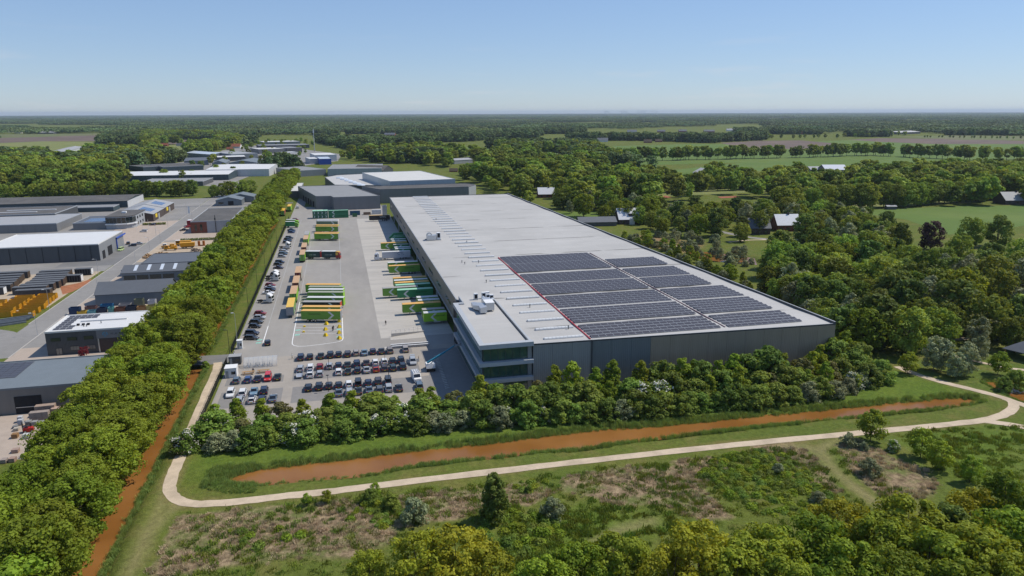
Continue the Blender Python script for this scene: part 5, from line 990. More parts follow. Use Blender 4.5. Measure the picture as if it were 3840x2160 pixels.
# slanted stand: front (grey or lime wall) towards the right
A15 = rad(-15)
for i, (y, side, roof, front, lab) in enumerate([(73.6,GREEN,YEL,GF,'nearest green trailer with yellow roof and dark lettering in the slanted stand'),(78.9,GREEN,YEL,GF,'second green trailer with yellow roof in the slanted stand'),(85.8,(.03,.028,.028),GRY,(.5,.05,.02),'black trailer with grey roof and red front in the slanted stand'),(92.0,GREEN,WHT,LIME,'white-roofed green trailer beside the black one'),(100.2,GREEN,OLV,LIME,'olive-roofed lime-fronted trailer in mid stand'),(104.7,GREEN,WHT,LIME,'white-roofed lime-fronted trailer, second from the far end of the near group'),(109.2,GREEN,OLV,LIME,'olive-roofed trailer just before the yellow one in the near group'),(113.4,GREEN,YEL,LIME,'farthest yellow-roofed trailer of the near slanted group')]):
    L = 13.6 if i in (0,1,2,7) else 13.6
    trailer(-34.9-(.0 if i not in (3,4,5,6) else -1.2), y+1.9, A15, side, roof, front, lab)
for i, (y, side, roof, front, lab) in enumerate([(240.6,GREEN,YEL,GF,'green yellow-roofed trailer nearest in the far group of the yard'),(244.4,GREEN,YEL,LIME,'second yellow-roofed trailer of the far yard group'),(268.4,GREEN,YEL,GF,'third yellow-roofed trailer of the far yard group'),(273.6,GREEN,YEL,LIME,'fourth yellow-roofed trailer of the far yard group'),(290.6,(.16,.22,.13),WHT,(.5,.45,.42),'pale green white-roofed trailer far up the yard'),(296.6,(.5,.5,.48),WHT,WHT,'farthest white trailer in the yard')]):
    trailer(-34.9, y+1.9, A15, side, roof, front, lab, text='westerman' if i < 4 else None)
# parked in line along the yard lane
for i, (y, side, roof, near_, lab) in enumerate([(84.0,GREEN,(.75,.47,.07),GF,'nearest yellow-roofed trailer standing along the lane'),(103.6,LIME,TAN,GREEN,'tan-roofed green trailer, second along the lane'),(122.0,(.30,.30,.24),TAN,(.20,.03,.02),'tan-roofed trailer with red end, third along the lane'),(141.4,(.30,.30,.24),TAN,(.20,.03,.02),'tan-roofed trailer with red end, fourth along the lane'),(182.6,LIME,TAN,GREEN,'tan-roofed lime trailer beside the road train'),(202.8,(.32,.28,.26),TAN,(.20,.03,.02),'tan-roofed red-ended trailer behind the road train'),(227.2,LIME,TAN,GREEN,'tan-roofed trailer, second from the far end of the lane'),(242.4,LIME,GRY,GREEN,'grey-roofed trailer at the far end of the lane')]):
    if i == 0: trailer(-52.4, y, rad(-90), side, roof, near_, lab, group='trailers along the lane', text=None)
    else: trailer(-52.4, y+13.6, rad(90), side, roof, side, lab, rear=near_, group='trailers along the lane', text=None, chev=False)
# at the loading docks, backed in (front to the left)
DK = [(65.6,7.8,LIME,WHT,'lime swap body with dark lettering at the first loading dock'),(69.9,7.8,GREEN,GRY,'grey-roofed swap body at the second loading dock'),(78.8,13.6,GREEN,YEL,'yellow-roofed docked trailer nearest the office'),(82.9,7.8,GREEN,WHT,'white-roofed swap body beside the near yellow trailer'),(87.2,7.8,GREEN,WHT,'second white-roofed swap body, next to the mint one'),(100.4,13.6,FOREST,MINT,'dark green mint-roofed docked trailer with big lettering'),(104.8,13.6,GREEN,GRY,'grey-roofed trailer standing farthest out from the docks'),(108.6,13.6,FOREST,MINT,'second mint-roofed docked trailer'),(112.6,13.6,GREEN,YEL,'yellow-roofed docked trailer between mint and white roofs'),(116.9,13.6,GREEN,WHT,'white-roofed docked trailer between two yellow roofs'),(121.3,13.6,GREEN,YEL,'yellow-roofed docked trailer at the end of the middle group'),(146.2,13.6,GREEN,YEL,'yellow-roofed docked trailer next to the white truck'),(153.6,13.6,GREEN,WHT,'white-roofed docked trailer next to the white truck'),(187.0,7.8,FOREST,WHT,'green swap body just beyond the white truck'),(191.4,7.8,FOREST,WHT,'second green swap body beyond the white truck'),(199.2,7.8,FOREST,GRY,'third green swap body beyond the white truck'),(205.4,13.6,GREEN,YEL,'yellow-roofed trailer far along the docks'),(209.8,7.8,FOREST,WHT,'white-roofed swap body behind the far yellow trailer'),(215.8,7.8,FOREST,WHT,'farthest flat white-roofed swap body at the docks')]
for (y, L, side, roof, lab) in DK:
    out = 13.7 if L > 10 else 7.7
    if abs(y-104.8) < .1: out = 19.0
    trailer(-out, y, rad(180), side, roof, side, lab, L, group='trailers at the loading docks')
for k, y in enumerate((224.0,228.4,237.0)): # wedge-nosed green bodies
    t = thing('swap_body', f'dark green body with a sloped nose in the dock shade, {nth(k)} of three', 'swap body', (-7.4,y,.02), 0, 'sloped green bodies at the docks'); MB().extr([(0,1.0),(8.2,1.0),(8.2,3.9),(2.6,3.9),(0,1.5)], 'x', 0, 1, 'trailer_paint') if False else None
    b = MB(); b.v += [(0,-1.25,1.0),(8.2,-1.25,1.0),(8.2,-1.25,3.9),(2.6,-1.25,3.9),(0,-1.25,1.4),(0,1.25,1.0),(8.2,1.25,1.0),(8.2,1.25,3.9),(2.6,1.25,3.9),(0,1.25,1.4)]; b.f += [(0,1,2,3,4),(9,8,7,6,5),(0,5,6,1),(1,6,7,2),(2,7,8,3),(3,8,9,4),(4,9,5,0)]; b.m += [b.mi('trailer_paint')]*7; o = b.build('body', t); o.color = (*FOREST, 1)
    for sx in (1.0, 6.8):
        for sy in (-.9,.9): link('landing_leg', TR[7.8]['leg'], t, (sx, sy, 0))
# -- tractor units
def tractor(x, y, rz, colr, label, group='white tractor units along the fence', low=None, loc_parent=None):
    t = thing('tractor_unit', label, 'truck', (x, y, .02), rz, group)
    low = low or colr
    b = MB(); loft(b, [(-1.1,.9),(-1.1,3.2),(-.7,3.75),(.35,3.35),(.95,2.7),(1.1,1.7),(1.12,.55),(.9,.4),(-.6,.4)], [(-1.2,.95,2.0),(-1.1,1,2.0),(1.1,1,2.0),(1.2,.95,2.0)], 'trailer_paint'); me = b.mesh('cab')
    # loft runs along x with profile in y; turn it so the nose points to local +x
    me.transform(Matrix.Rotation(rad(-90), 4, 'Z')); o = link('cab', me, t, (2.0,0,0)); o.color = (*colr, 1)
    b = MB(); b.hexa([(2.98,-1.08,2.72),(2.98,1.08,2.72),(3.13,1.1,1.85),(3.13,-1.1,1.85)],[(3.03,-1.08,2.74),(3.03,1.08,2.74),(3.18,1.1,1.86),(3.18,-1.1,1.86)],'car_glass'); b.build('windscreen', t)
    for s in (-1,1): MB().box(1.9,s*1.215-.015,1.95,2.85,s*1.215+.015,2.7,'car_glass').build('side_window', t)
    MB().box(3.1,-.95,.75,3.18,.95,1.45,'rubber').build('grille', t)
    for s in (-.95,.95): MB().box(3.08,s-.16,.5,3.2,s+.16,.72,'lamp_white').build('headlight', t)
    MB().box(-3.0,-.45,.7,1.2,-.15,.98,'rubber').box(-3.0,.15,.7,1.2,.45,.98,'rubber').build('chassis', t); MB().cyl((-1.7,0,.99),(-1.7,0,1.15),.55,.55,10,'rubber').build('fifth_wheel', t); MB().box(-.4,-1.2,.45,.8,-.75,1.0,'galv').box(-.4,.75,.45,.8,1.2,1.0,'galv').build('fuel_tank', t)
    for s in (-1.02,1.02):
        for xx in (2.1,-1.8): link('wheel', BIGW, t, (xx, s, .5), rad(90))
    return t
for k, (x, y) in enumerate(((-63.0,108.6),(-63.4,146.4),(-63.8,151.6),(-63.2,224.5))): tractor(x, y, rad(-16), (.70,.70,.69), f'white tractor unit without trailer by the fence, {nth(k)} from the gate')
# white truck at the docks with its lettering
C = trailer(-14.6, 180.2, rad(180), (.52,.54,.58), WHT, WHT, 'white box trailer with blue letters behind the white cab at the docks', group='trailers at the loading docks', text='CTL', tm='text_blue', chev=False, ts=1.9); tractor(-15.2, 180.2, rad(180), (.66,.67,.69), 'white truck cab coupled to the white trailer at the docks', 'trucks in the yard')
# road train crossing the yard
RT = thing('road_train', 'dark teal road train with red and yellow cab crossing the yard', 'truck', (-34.2,187.8,.02), A15)
for x0, x1 in ((-17.4,-10.2),(-9.2,-2.4)):
    o = MB().box(x0,-1.27,1.0,x1,1.27,3.9,'trailer_paint').build('box_body', RT); o.color = (.022,.05,.058,1); o = MB().box(x0-.02,-1.28,3.903,x1+.02,1.28,3.98,'trailer_paint').build('roof', RT); o.color = (.66,.66,.64,1)
    lettering('e-van wijk', .85, 'text_pale', RT, ((x0+x1)/2,-1.285,2.3), 'south')
    for k in range(2 if x0 > -10 else 2):
        for s in (-1.05,1.05): link('wheel', BIGW, RT, (x0+1.6+1.4*k+(0 if k == 0 else 0), s, .5), rad(90))
    MB().box(x0+.2,-.6,.7,x1-.2,.6,.997,'rubber').build('chassis', RT)
o = MB().box(-10.1,-1.1,1.0,-9.25,1.1,3.5,'trailer_paint').build('front_frame', RT); o.color = (.42,.02,.02,1)
b = MB(); loft(b, [(-1.0,.5),(-1.0,3.3),(-.4,3.7),(.6,3.35),(1.0,2.7),(1.15,1.6),(1.15,.45)], [(-1.2,.96,2.0),(-1.1,1,2.0),(1.1,1,2.0),(1.2,.96,2.0)], 'trailer_paint'); me = b.mesh('cab'); me.transform(Matrix.Rotation(rad(-90),4,'Z')); o = link('cab', me, RT, (-1.3,0,0)); o.color = (.30,.03,.03,1)
o = MB().box(-2.3,-1.23,2.1,-1.1,1.23,3.3,'trailer_paint').box(-2.2,-1.1,3.3,-.7,1.1,3.78,'trailer_paint').build('cab_side_panel', RT); o.color = (.70,.42,.06,1)
MB().hexa([(-.35,-1.05,2.8),(-.35,1.05,2.8),(-.17,1.08,1.9),(-.17,-1.08,1.9)],[(-.3,-1.05,2.83),(-.3,1.05,2.83),(-.12,1.08,1.92),(-.12,-1.08,1.92)],'car_glass').build('windscreen', RT)
for s in (-1.05,1.05): link('wheel', BIGW, RT, (-1.0,s,.5), rad(90))
# green rigid trucks by the fence
for k, y in enumerate((297.5,306.5)):
    t = thing('box_truck', f'green box truck with white roof by the fence, {"nearer" if k == 0 else "farther"} of two', 'truck', (-59.6,y,.02), rad(-8), 'green box trucks by the fence')
    o = MB().box(-7.6,-1.25,1.0,-2.0,1.25,3.9,'trailer_paint').build('box_body', t); o.color = (*(FOREST if k == 0 else GREEN),1); o = MB().box(-7.62,-1.27,3.903,-1.98,1.27,3.97,'trailer_paint').build('roof', t); o.color = (*WHT,1); o = MB().hexa([(-1.9,-1.2,.5),(0,-1.2,.5),(0,1.2,.5),(-1.9,1.2,.5)],[(-1.9,-1.15,3.3),(-.3,-1.15,3.0),(-.3,1.15,3.0),(-1.9,1.15,3.3)],'trailer_paint').build('cab', t); o.color = (*(GREEN if k == 0 else LIME),1)
    MB().box(-.12,-1.0,1.75,.03,1.0,2.5,'car_glass').build('windscreen', t)
    for xx in (-6.2,-1.0):
        for s in (-1.05,1.05): link('wheel', BIGW, t, (xx,s,.5), rad(90))
# yellow-roofed trailers waiting outside the far gate; GWG trailer
for k, (x, y) in enumerate(((-72.6,352),(-69.6,376))): trailer(x, y+13.6, rad(90), LIME if k else (.30,.06,.03), (.75,.45,.05), LIME, f'yellow-roofed trailer beside the oaks beyond the fence, {"nearer" if not k else "farther"} one', rear=GREEN, group='trailers beyond the fence', text=None, chev=False)
trailer(-15.0, 312.5, rad(180), (.02,.017,.022), (.62,.40,.16), GREEN, 'black trailer with pale serif letters at the far docks', group='trailers at the loading docks', text='GWG', tm='text_pale', chev=False, ts=1.7)
# stacked green containers at the yard end: four seen end-on and two long ones, twice over
def container(x, y, z, rz, L, label, colr, roof):
    t = thing('shipping_container', label, 'container', (x, y, z), rz, 'stacked green containers'); o = MB().box(0,-1.22,.02,L,1.22,2.58,'trailer_paint').build('box_body', t); o.color = (*colr,1); o = MB().box(.02,-1.2,2.583,L-.02,1.2,2.62,'trailer_paint').build('roof', t); o.color = (*roof,1)
    m_ = MB()
    if L > 8:
        for za, zb, xa, xb in ((.3,1.3,3.6,2.4),(1.3,2.3,2.4,3.6)): m_.face([(xa,-1.226,za),(xa+.8,-1.226,za),(xb+.8,-1.226,zb),(xb,-1.226,zb)],'chevron_white')
        m_.build('chevron', t); lettering('westerman', .9, 'text_dark', t, (L*.68,-1.23,1.6), 'south')
    else:
        for za, zb, ya, yb in ((.5,1.3,.5,-.1),(1.3,2.1,-.1,.5)): m_.face([(-.006,ya,za),(-.006,ya-.42,za),(-.006,yb-.42,zb),(-.006,yb,zb)],'chevron_white')
        m_.build('chevron', t)
for k in range(2):
    for i in range(4): container(-50.6+2.55*i, 334.4, 2.63*k, rad(90), 6.1, f'green container end with pale chevron, {nth(i)} from the left in the {"upper" if k else "lower"} tier', (.03,.13,.075), MINT)
    container(-41.4, 335.6, 2.63*k, 0, 13.4, f'long green container with pale chevron, {"upper" if k else "lower"} one of the pair', (.014,.16,.065), MINT)
for (x, y, w, d, h, c, n, lab, cat) in ((-26.8,345,7,3,2.8,(.02,.09,.16),'skip','blue skip container beyond the green stack','skip'),(-25.3,336.5,3.2,2.2,2.4,(.04,.14,.05),'skip','small dark green skip beside the green stack','skip'),(-11.5,347,6.4,2.8,3.0,(.68,.68,.68),'cabin','white box cabin beside the far warehouse corner','cabin'),(-17.5,345,5,3,1.6,(.22,.14,.09),'pallet_pile','brown pile of pallets at the far yard end','pallets'),(-4.4,340,3,4,6.8,(.5,.5,.5),'silo_frame','pale machine frame at the far warehouse corner','frame')):
    t = thing(n, lab, cat, (x,y,.02)); o = MB().box(0,0,0,w,.12,h,'trailer_paint').box(0,d-.12,0,w,d,h,'trailer_paint').box(0,.123,0,.12,d-.123,h,'trailer_paint').box(w-.12,.123,0,w,d-.123,h,'trailer_paint').build('shell', t); o.color = (*c,1); o = MB().box(.123,.123,.1,w-.123,d-.123,h*.8 if n != 'cabin' else h,'trailer_paint').build('load' if n != 'cabin' else 'roof', t); o.color = (c[0]*.7,c[1]*.7,c[2]*.7,1)
    for i in range(3):
        o = MB().box(w*(i+.5)/3-.06,-.08,0,w*(i+.5)/3+.06,-.003,h,'trailer_paint').build('rib', t); o.color = (*c,1)
# ---------------------------------------------------------------- yard furniture
mat('concrete_yellow', (0.72,0.50,0.02), 0.6, 0.1, 2.0); mat('fence_mesh', (0.03,0.035,0.03), 0.6, 0.2, 1.0)
bk = MB().hexa([(-.62,-.62,0),(.62,-.62,0),(.62,.62,0),(-.62,.62,0)],[(-.28,-.28,.95),(.28,-.28,.95),(.28,.28,.95),(-.28,.28,.95)],'concrete_yellow').cyl((0,0,.95),(0,0,1.02),.1,.1,8,'steel').mesh('barrier_block')
bs = MB().hexa([(-.42,-.35,0),(.42,-.35,0),(.42,.35,0),(-.42,.35,0)],[(-.3,-.25,.45),(.3,-.25,.45),(.3,.25,.45),(-.3,.25,.45)],'concrete_yellow').mesh('barrier_block')
for k, (x, y) in enumerate(((-35.8,74.9),(-35.7,68.2),(-35.8,61.4),(-35.8,55.2),(-40.0,72.8),(-40.2,66.2),(-40.1,59.5),(-35.3,81))):
    tag(link('barrier_block', bk, None, (x,y,.03), rng.uniform(0,1)), f'yellow concrete pyramid block, {nth(k if k < 4 else k-4)} {"along the right stand line" if k < 4 else ("in the left column" if k < 7 else "behind the trailer front")}', 'barrier', 'yellow concrete blocks in the yard')
for k, (x, y) in enumerate(((-47.2,71.7),(-47.2,65.5))): tag(link('barrier_block', bs, None, (x,y,.03)), f'small low yellow block at the left end of the bays, {"farther" if k == 0 else "nearer"} one', 'barrier', 'yellow concrete blocks in the yard')
# security fence
def fence(pts, h, label, nm='security_fence'):
    t = thing(nm, label, 'fence'); posts = MB(); k = 0
    pm = MB().box(-.05,-.05,0,.05,.05,h+.1,'fence_mesh').mesh('post')
    for a, b in zip(pts[:-1], pts[1:]):
        a, b = Vector(a), Vector(b); L_ = (b-a).length; n = max(1, int(L_/5)); d = (b-a)/n; rz = math.atan2(d.y, d.x)
        key = round(d.length, 2); pmesh = MB()
        for i in range(int(d.length/.22)): pmesh.box(.1+.22*i,-.015,.08,.14+.22*i,.015,h,'fence_mesh')
        for z in (.25,h*.5,h-.12): pmesh.box(.05,-.03,z,d.length-.05,-.016,z+.06,'fence_mesh')
        me = pmesh.mesh('fence_panel')
        for i in range(n):
            p = a+d*i; link('post', pm, t, (p.x,p.y,0)); link('fence_panel', me, t, (p.x,p.y,0), rz)
    return t
fence([(-67.6,-6),(-67.5,40)], 1.9, 'dark bar fence between the gravel path and the car park'); fence([(-67.4,48),(-67.5,336)], 2.2, 'long dark bar fence along the truck yard')
# gate barrier, kiosks, bike shelter, picnic tables
gt = thing('gate_barrier', 'white boom barrier at the yard entrance', 'barrier', (-66.4,46.2,.02)); MB().box(-.25,-.25,0,.25,.25,1.2,'brick_dark').build('housing', gt); MB().bar((0,0,1.05),(1.2,-6.5,2.4),.14,.14,'white_paint').build('boom', gt)
for k, (x, y, w, d, h, m, lab) in enumerate(((-66.2,26.7,3.0,3.2,2.7,'white_paint','white cabin beside the picnic tables'),(-66.6,37.5,3.2,2.6,2.4,'wall_anthracite','small dark hut beside the gate'),(-66.2,52.2,1.5,1.6,2.6,'white_paint','narrow white ticket booth beside the gate'))):
    t = thing('kiosk', lab, 'cabin', (x,y,.02)); MB().box(0,0,0,w,d,h,m).build('wall', t); MB().box(-.1,-.1,h+.003,w+.1,d+.1,h+.12,'white_paint' if m != 'wall_anthracite' else 'roof_grey').build('roof', t); MB().box(.2,-.06,.1,.9 if w > 2 else .6,-.003,2.0,'trim_light').build('door', t); MB().box(w*.55,-.06,1.0,w*.9,-.003,1.8,'window_dark').build('window', t)
bsx = thing('bicycle_shelter', 'glazed arched bicycle shelter in front of the car park', 'shelter', (-62.2,33.4,.02)); glass('shelter_glass', (.62,.66,.68), .08, .32)
for i in range(8):
    mb = MB(); x = 1.28*i
    for j in range(7):
        a0, a1 = math.pi*.5*j/7, math.pi*.5*(j+1)/7; mb.bar((x,3.4-3.2*math.cos(a0) if False else 3.6*(1-math.cos(a0))*.9,2.3*math.sin(a0)),(x,3.6*(1-math.cos(a1))*.9,2.3*math.sin(a1)),.07,.07,'galv')
    mb.build('hoop', bsx)
    if i < 7:
        mb = MB()
        for j in range(7):
            a0, a1 = math.pi*.5*j/7, math.pi*.5*(j+1)/7; y0, z0, y1, z1 = 3.24*(1-math.cos(a0)), 2.3*math.sin(a0), 3.24*(1-math.cos(a1)), 2.3*math.sin(a1); mb.face([(x+.05,y0,z0),(x+1.23,y0,z0),(x+1.23,y1,z1),(x+.05,y1,z1)],'shelter_glass')
        mb.build('roof_pane', bsx)
def bicycle(x, y, rz, k):
    t = thing('bicycle', f'dark bicycle parked in the glazed shelter, {nth(k)} from the left', 'bicycle', (x,y,.02), rz, 'bicycles in the shelter')
    for xx in (-.52,.52):
        mb = MB()
        for j in range(10):
            a0, a1 = 2*math.pi*j/10, 2*math.pi*(j+1)/10; mb.bar((xx+.33*math.cos(a0),0,.35+.33*math.sin(a0)),(xx+.33*math.cos(a1),0,.35+.33*math.sin(a1)),.04,.05,'rubber')
        mb.build('wheel', t)
    mb = MB(); mb.bar((-.52,0,.35),(-.1,0,.35),.04,.04,'steel').bar((-.1,0,.35),(-.25,0,.85),.04,.04,'steel').bar((-.1,0,.35),(.4,0,.8),.04,.04,'steel').bar((-.22,0,.78),(.4,0,.82),.04,.04,'steel').bar((.4,0,.95),(.52,0,.35),.04,.04,'steel'); mb.build('frame', t); MB().box(-.4,-.08,.86,-.12,.08,.93,'rubber').build('saddle', t); MB().bar((.38,-.28,1.0),(.38,.28,1.0),.04,.04,'rubber').build('handlebar', t)
for k, x in enumerate((-61.4,-60.6,-59.2,-58.8,-58.2,-57.2,-56.8,-55.4)): bicycle(x, 35.1+rng.uniform(-.2,.2), rad(85+rng.uniform(-8,8)), k)
for k, (x, y) in enumerate(((-60.4,28.8),(-56.5,29.2))):
    t = thing('picnic_table', f'long wooden picnic table, {"left, beside the white cabin" if k == 0 else "right, behind the red van"}', 'picnic table', (x,y,.02), rad(2)); MB().box(-1.6,-.4,.7,1.6,.4,.76,'wood').build('table_top', t)
    for s in (-.85,.85): MB().box(-1.6,s-.15,.42,1.6,s+.15,.47,'wood').build('bench_seat', t)
    for s in (-1.1,1.1): MB().bar((s,-.85,.0),(s,-.1,.7),.1,.08,'wood').bar((s,.85,.0),(s,.1,.7),.1,.08,'wood').box(s-.05,-.9,.34,s+.05,.9,.419,'wood').build('leg', t)
# lamp posts
def lamp(x, y, h, label, double=False, m='frame_dark', arm=0.0, group='lamp posts'):
    t = thing('lamp_post', label, 'lamp post', (x,y,0), 0, group); MB().cyl((0,0,0),(0,0,h),.09,.05,8,m).build('post', t)
    if arm: MB().bar((0,0,h),(-arm,0,h+.15),.08,.08,m).build('arm', t)
    MB().box(-.42-arm,-.2,h+.08,.3-arm,.2,h+.2,m if m != 'galv' else 'white_paint').build('lamp_head', t)
for k, (x, y) in enumerate(((-38.8,26.0),(-38.8,10.1),(-23.3,25.9),(-23.1,14.2))): lamp(x, y, 4.4, f'short dark lamp post in the car park, {["left, farther row","left, nearer row","right, farther row","right, nearer row"][k]}', group='car park lamp posts')
for k, (x, y, h) in enumerate(((-67.2,44,8.6),(-66.9,58,9.9),(-67.1,92,9.9),(-67.1,124,9.9),(-67.1,158,9.9),(-67.1,192,9.9),(-67.1,226,9.9),(-67.1,262,9.9),(-67.1,300,9.9))): lamp(x, y, h, f'tall lamp post along the yard fence, {nth(k)} from the gate', arm=.6, group='lamp posts along the yard fence', m='galv' if k == 1 else 'frame_dark')
for k, (x, y) in enumerate(((-131.4,83.3),(-139.6,118),(-131.4,146),(-139.6,176),(-131.4,205),(-131.0,232),(-131.4,258),(-139.8,286),(-139.8,318),(-131.2,350),(-139.8,380))): lamp(x, y, 7.4, f'pale street lamp beside the industrial street, {nth(k)} from the bend', arm=1.2, m='galv', group='street lamps on the industrial street')
for k, (x, y) in enumerate(((-155.4,308),(-152.2,310),(-149.6,312))): tag(MB().cyl((0,0,0),(0,0,6.5),.07,.05,6,'white_paint').cyl((0,0,6.5),(0,0,6.62),.1,.1,6,'white_paint').build('flag_pole', loc=(x,y,0)), f'white flagpole before the curved office, {nth(k)} from the left', 'flagpole', 'flagpoles before the curved office')
tag(MB().cyl((0,0,0),(0,0,7.5),.07,.05,6,'white_paint').box(.06,-.01,2.2,1.1,.01,7.2,'white_paint').build('banner_flag', loc=(-136.6,368,0)), 'tall white banner flag beside the street', 'flag')
# loading ramp with railing, low walls
RP = thing('loading_ramp', 'concrete loading ramp with steel railing beside the docks', 'ramp'); MB().hexa([(-20,50.0,.02),(-9,50.0,.02),(-9,57.0,.02),(-20,53.5,.02)],[(-20,50.0,.03),(-9,50.0,.06),(-9,56.6,.06),(-20,53.2,.03)],'dock_concrete').build('slope', RP); MB().hexa([(-19.6,53.2,0),(-8.8,56.2,0),(-8.8,56.5,0),(-19.6,53.5,0)],[(-19.6,53.2,1.15),(-8.8,56.2,.35),(-8.8,56.5,.35),(-19.6,53.5,1.15)],'concrete').build('retaining_wall', RP)
mb = MB()
for i in range(8): x = -19.5+1.45*i; y = 53.35+.278*(x+19.6); mb.box(x-.03,y-.03,.3,x+.03,y+.03,2.1,'galv')
mb.bar((-19.5,53.37,2.1),(-9.3,56.2,2.0),.05,.05,'galv').bar((-19.5,53.37,1.6),(-9.3,56.2,1.4),.04,.04,'galv').build('railing', RP)
for k, (y, h, lab) in enumerate(((43.6,.5,'farther'),(41.2,.7,'nearer'))): tag(MB().box(-20.4,y,.02,-9.0,y+.35,h,'concrete').box(-20.5,y-.06,h+.002,-8.9,y+.41,h+.1,'white_paint').build('low_wall'), f'low pale concrete wall at the car park edge, {lab} one', 'low wall', 'low walls at the car park edge')
sheet('paving', [rect(-22.4,41.7,-9,43.5)], .031, 'concrete', 'pale concrete strip between the low walls', 'paving')
# boom lift
BL = thing('boom_lift', 'blue and white boom lift reaching up to the office wall', 'boom lift', (-11.2,20.2,.02), rad(0)); MB().box(-1.0,-2.2,.45,1.0,2.2,.95,'rubber').build('chassis', BL)
for sx in (-1.0,1.0):
    for yy in (-1.5,1.5): link('wheel', BIGW, BL, (sx,yy,.5))
MB().hexa([(-1.25,-2.0,1.0),(1.25,-2.0,1.0),(1.25,1.6,1.0),(-1.25,1.6,1.0)],[(-1.2,-1.7,2.2),(1.2,-1.7,2.2),(1.2,1.3,1.9),(-1.2,1.3,1.9)],'white_paint').build('turret', BL)
mat('lift_blue', (.04,.24,.34), .4, .08, 1); bo = MB(); bo.bar((-1.0,-1.6,2.6),(4.2,-.6,5.1),.42,.42,'lift_blue').bar((4.2,-.6,5.1),(7.2,0,6.6),.3,.3,'lift_blue').build('boom', BL); MB().bar((-.3,-1.4,2.0),(1.8,-1.1,3.6),.2,.2,'steel').build('ram', BL)
mb = MB()
for z in (7.0,7.5,8.1): mb.box(6.9,-.6,z-.4,8.9,-.54,z-.34,'rubber').box(6.9,.6,z-.4,8.9,.66,z-.34,'rubber').box(6.9,-.537,z-.4,6.96,.597,z-.34,'rubber').box(8.84,-.537,z-.4,8.9,.597,z-.34,'rubber')
mb.box(6.9,-.6,6.5,8.9,.66,6.58,'steel').build('basket', BL)
# people
def person_mat(name, skin, top, legs):
    if name in MATS: return
    m, n, l, b = _nodes(name); MATS[name] = m; tcn = n.new('ShaderNodeTexCoord'); sp = n.new('ShaderNodeSeparateXYZ'); l.new(tcn.outputs['Object'], sp.inputs[0]); mp_ = n.new('ShaderNodeMath'); mp_.operation = 'DIVIDE'; mp_.inputs[1].default_value = 2.0; l.new(sp.outputs[2], mp_.inputs[0]); r = n.new('ShaderNodeValToRGB'); r.color_ramp.interpolation = 'CONSTANT'; e = r.color_ramp.elements; e[0].position = 0; e[0].color = (.02,.02,.02,1); e[1].position = .04; e[1].color = (*legs,1)
    for p_, c in ((.48,top),(.745,skin),(.83,(.03,.02,.015))): q = e.new(p_); q.color = (*c,1)
    l.new(mp_.outputs[0], r.inputs[0]); l.new(r.outputs[0], b.inputs['Base Color']); b.inputs['Roughness'].default_value = .8
def person(x, y, rz, mname, label, stride=.25, seated=False, z=0.03, arms=.1):
    V_ = [((0,0,.95),.15),((0,.02,1.2),.15),((0,.02,1.42),.13),((0,.02,1.52),.06),((0,.03,1.63),.095),((0,.04,1.72),.085)]; E_ = [(0,1),(1,2),(2,3),(3,4),(4,5)]
    for s in (-1,1):
        k = len(V_); a = stride*s
        if seated: V_ += [((s*.1,.05,.9),.1),((s*.12,.45,.86),.075),((s*.12,.5,.45),.055),((s*.12,.62,.42),.05)]
        else: V_ += [((s*.1,0,.88),.1),((s*.1,a*.5+.03,.48),.07),((s*.1,a,.08),.05),((s*.1,a+.14,.04),.045)]
        E_ += [(0,k),(k,k+1),(k+1,k+2),(k+2,k+3)]; k = len(V_); V_ += [((s*.2,.02,1.42),.065),((s*.25,-a*.3,1.15),.05),((s*.26,.08-a*.5+arms,.93),.04),((s*.26,.12-a*.5+arms,.85),.035)]; E_ += [(2,k),(k,k+1),(k+1,k+2),(k+2,k+3)]
    me = bpy.data.meshes.new('person'); me.from_pydata([v for v, r in V_], E_, []); me.update(); me.materials.append(MATS[mname]); o = link('person', me, None, (x,y,z), rz); md = o.modifiers.new('skin','SKIN'); sv = me.skin_vertices[0].data
    for i, (v, r) in enumerate(V_): sv[i].radius = (r, r)
    sv[0].use_root = True; sm = o.modifiers.new('sub','SUBSURF'); sm.levels = 1; sm.render_levels = 1
    tag(o, label, 'person'); return o
SK = (.42,.26,.18); person_mat('person_black', SK, (.015,.015,.018), (.02,.02,.025)); person_mat('person_white', SK, (.6,.6,.58), (.22,.2,.17)); person_mat('person_dark', SK, (.03,.03,.035), (.03,.04,.06)); person_mat('person_grey', SK, (.45,.33,.22), (.03,.03,.03))
person(-20.4,67.2,rad(160),'person_black','person in black clothes walking across the dock apron'); person(-37.9,64.4,rad(200),'person_dark','person in dark clothes standing between the yellow blocks',.12); person(-37.7,65.3,rad(190),'person_black','second person in dark clothes just behind the first among the yellow blocks',.15); person(-49.4,39.0,rad(250),'person_white','person in a white top walking to the parked cars'); person(-59.3,29.95,rad(180),'person_dark','person in dark clothes sitting at the left picnic table',0,True,-.38); person(-13.6,27.6,rad(90),'person_grey','person standing at the open door of the silver SUV',.1); person(-128.2,296.5,rad(30),'person_dark','person in dark clothes on the pavement near the brick hall',.15)
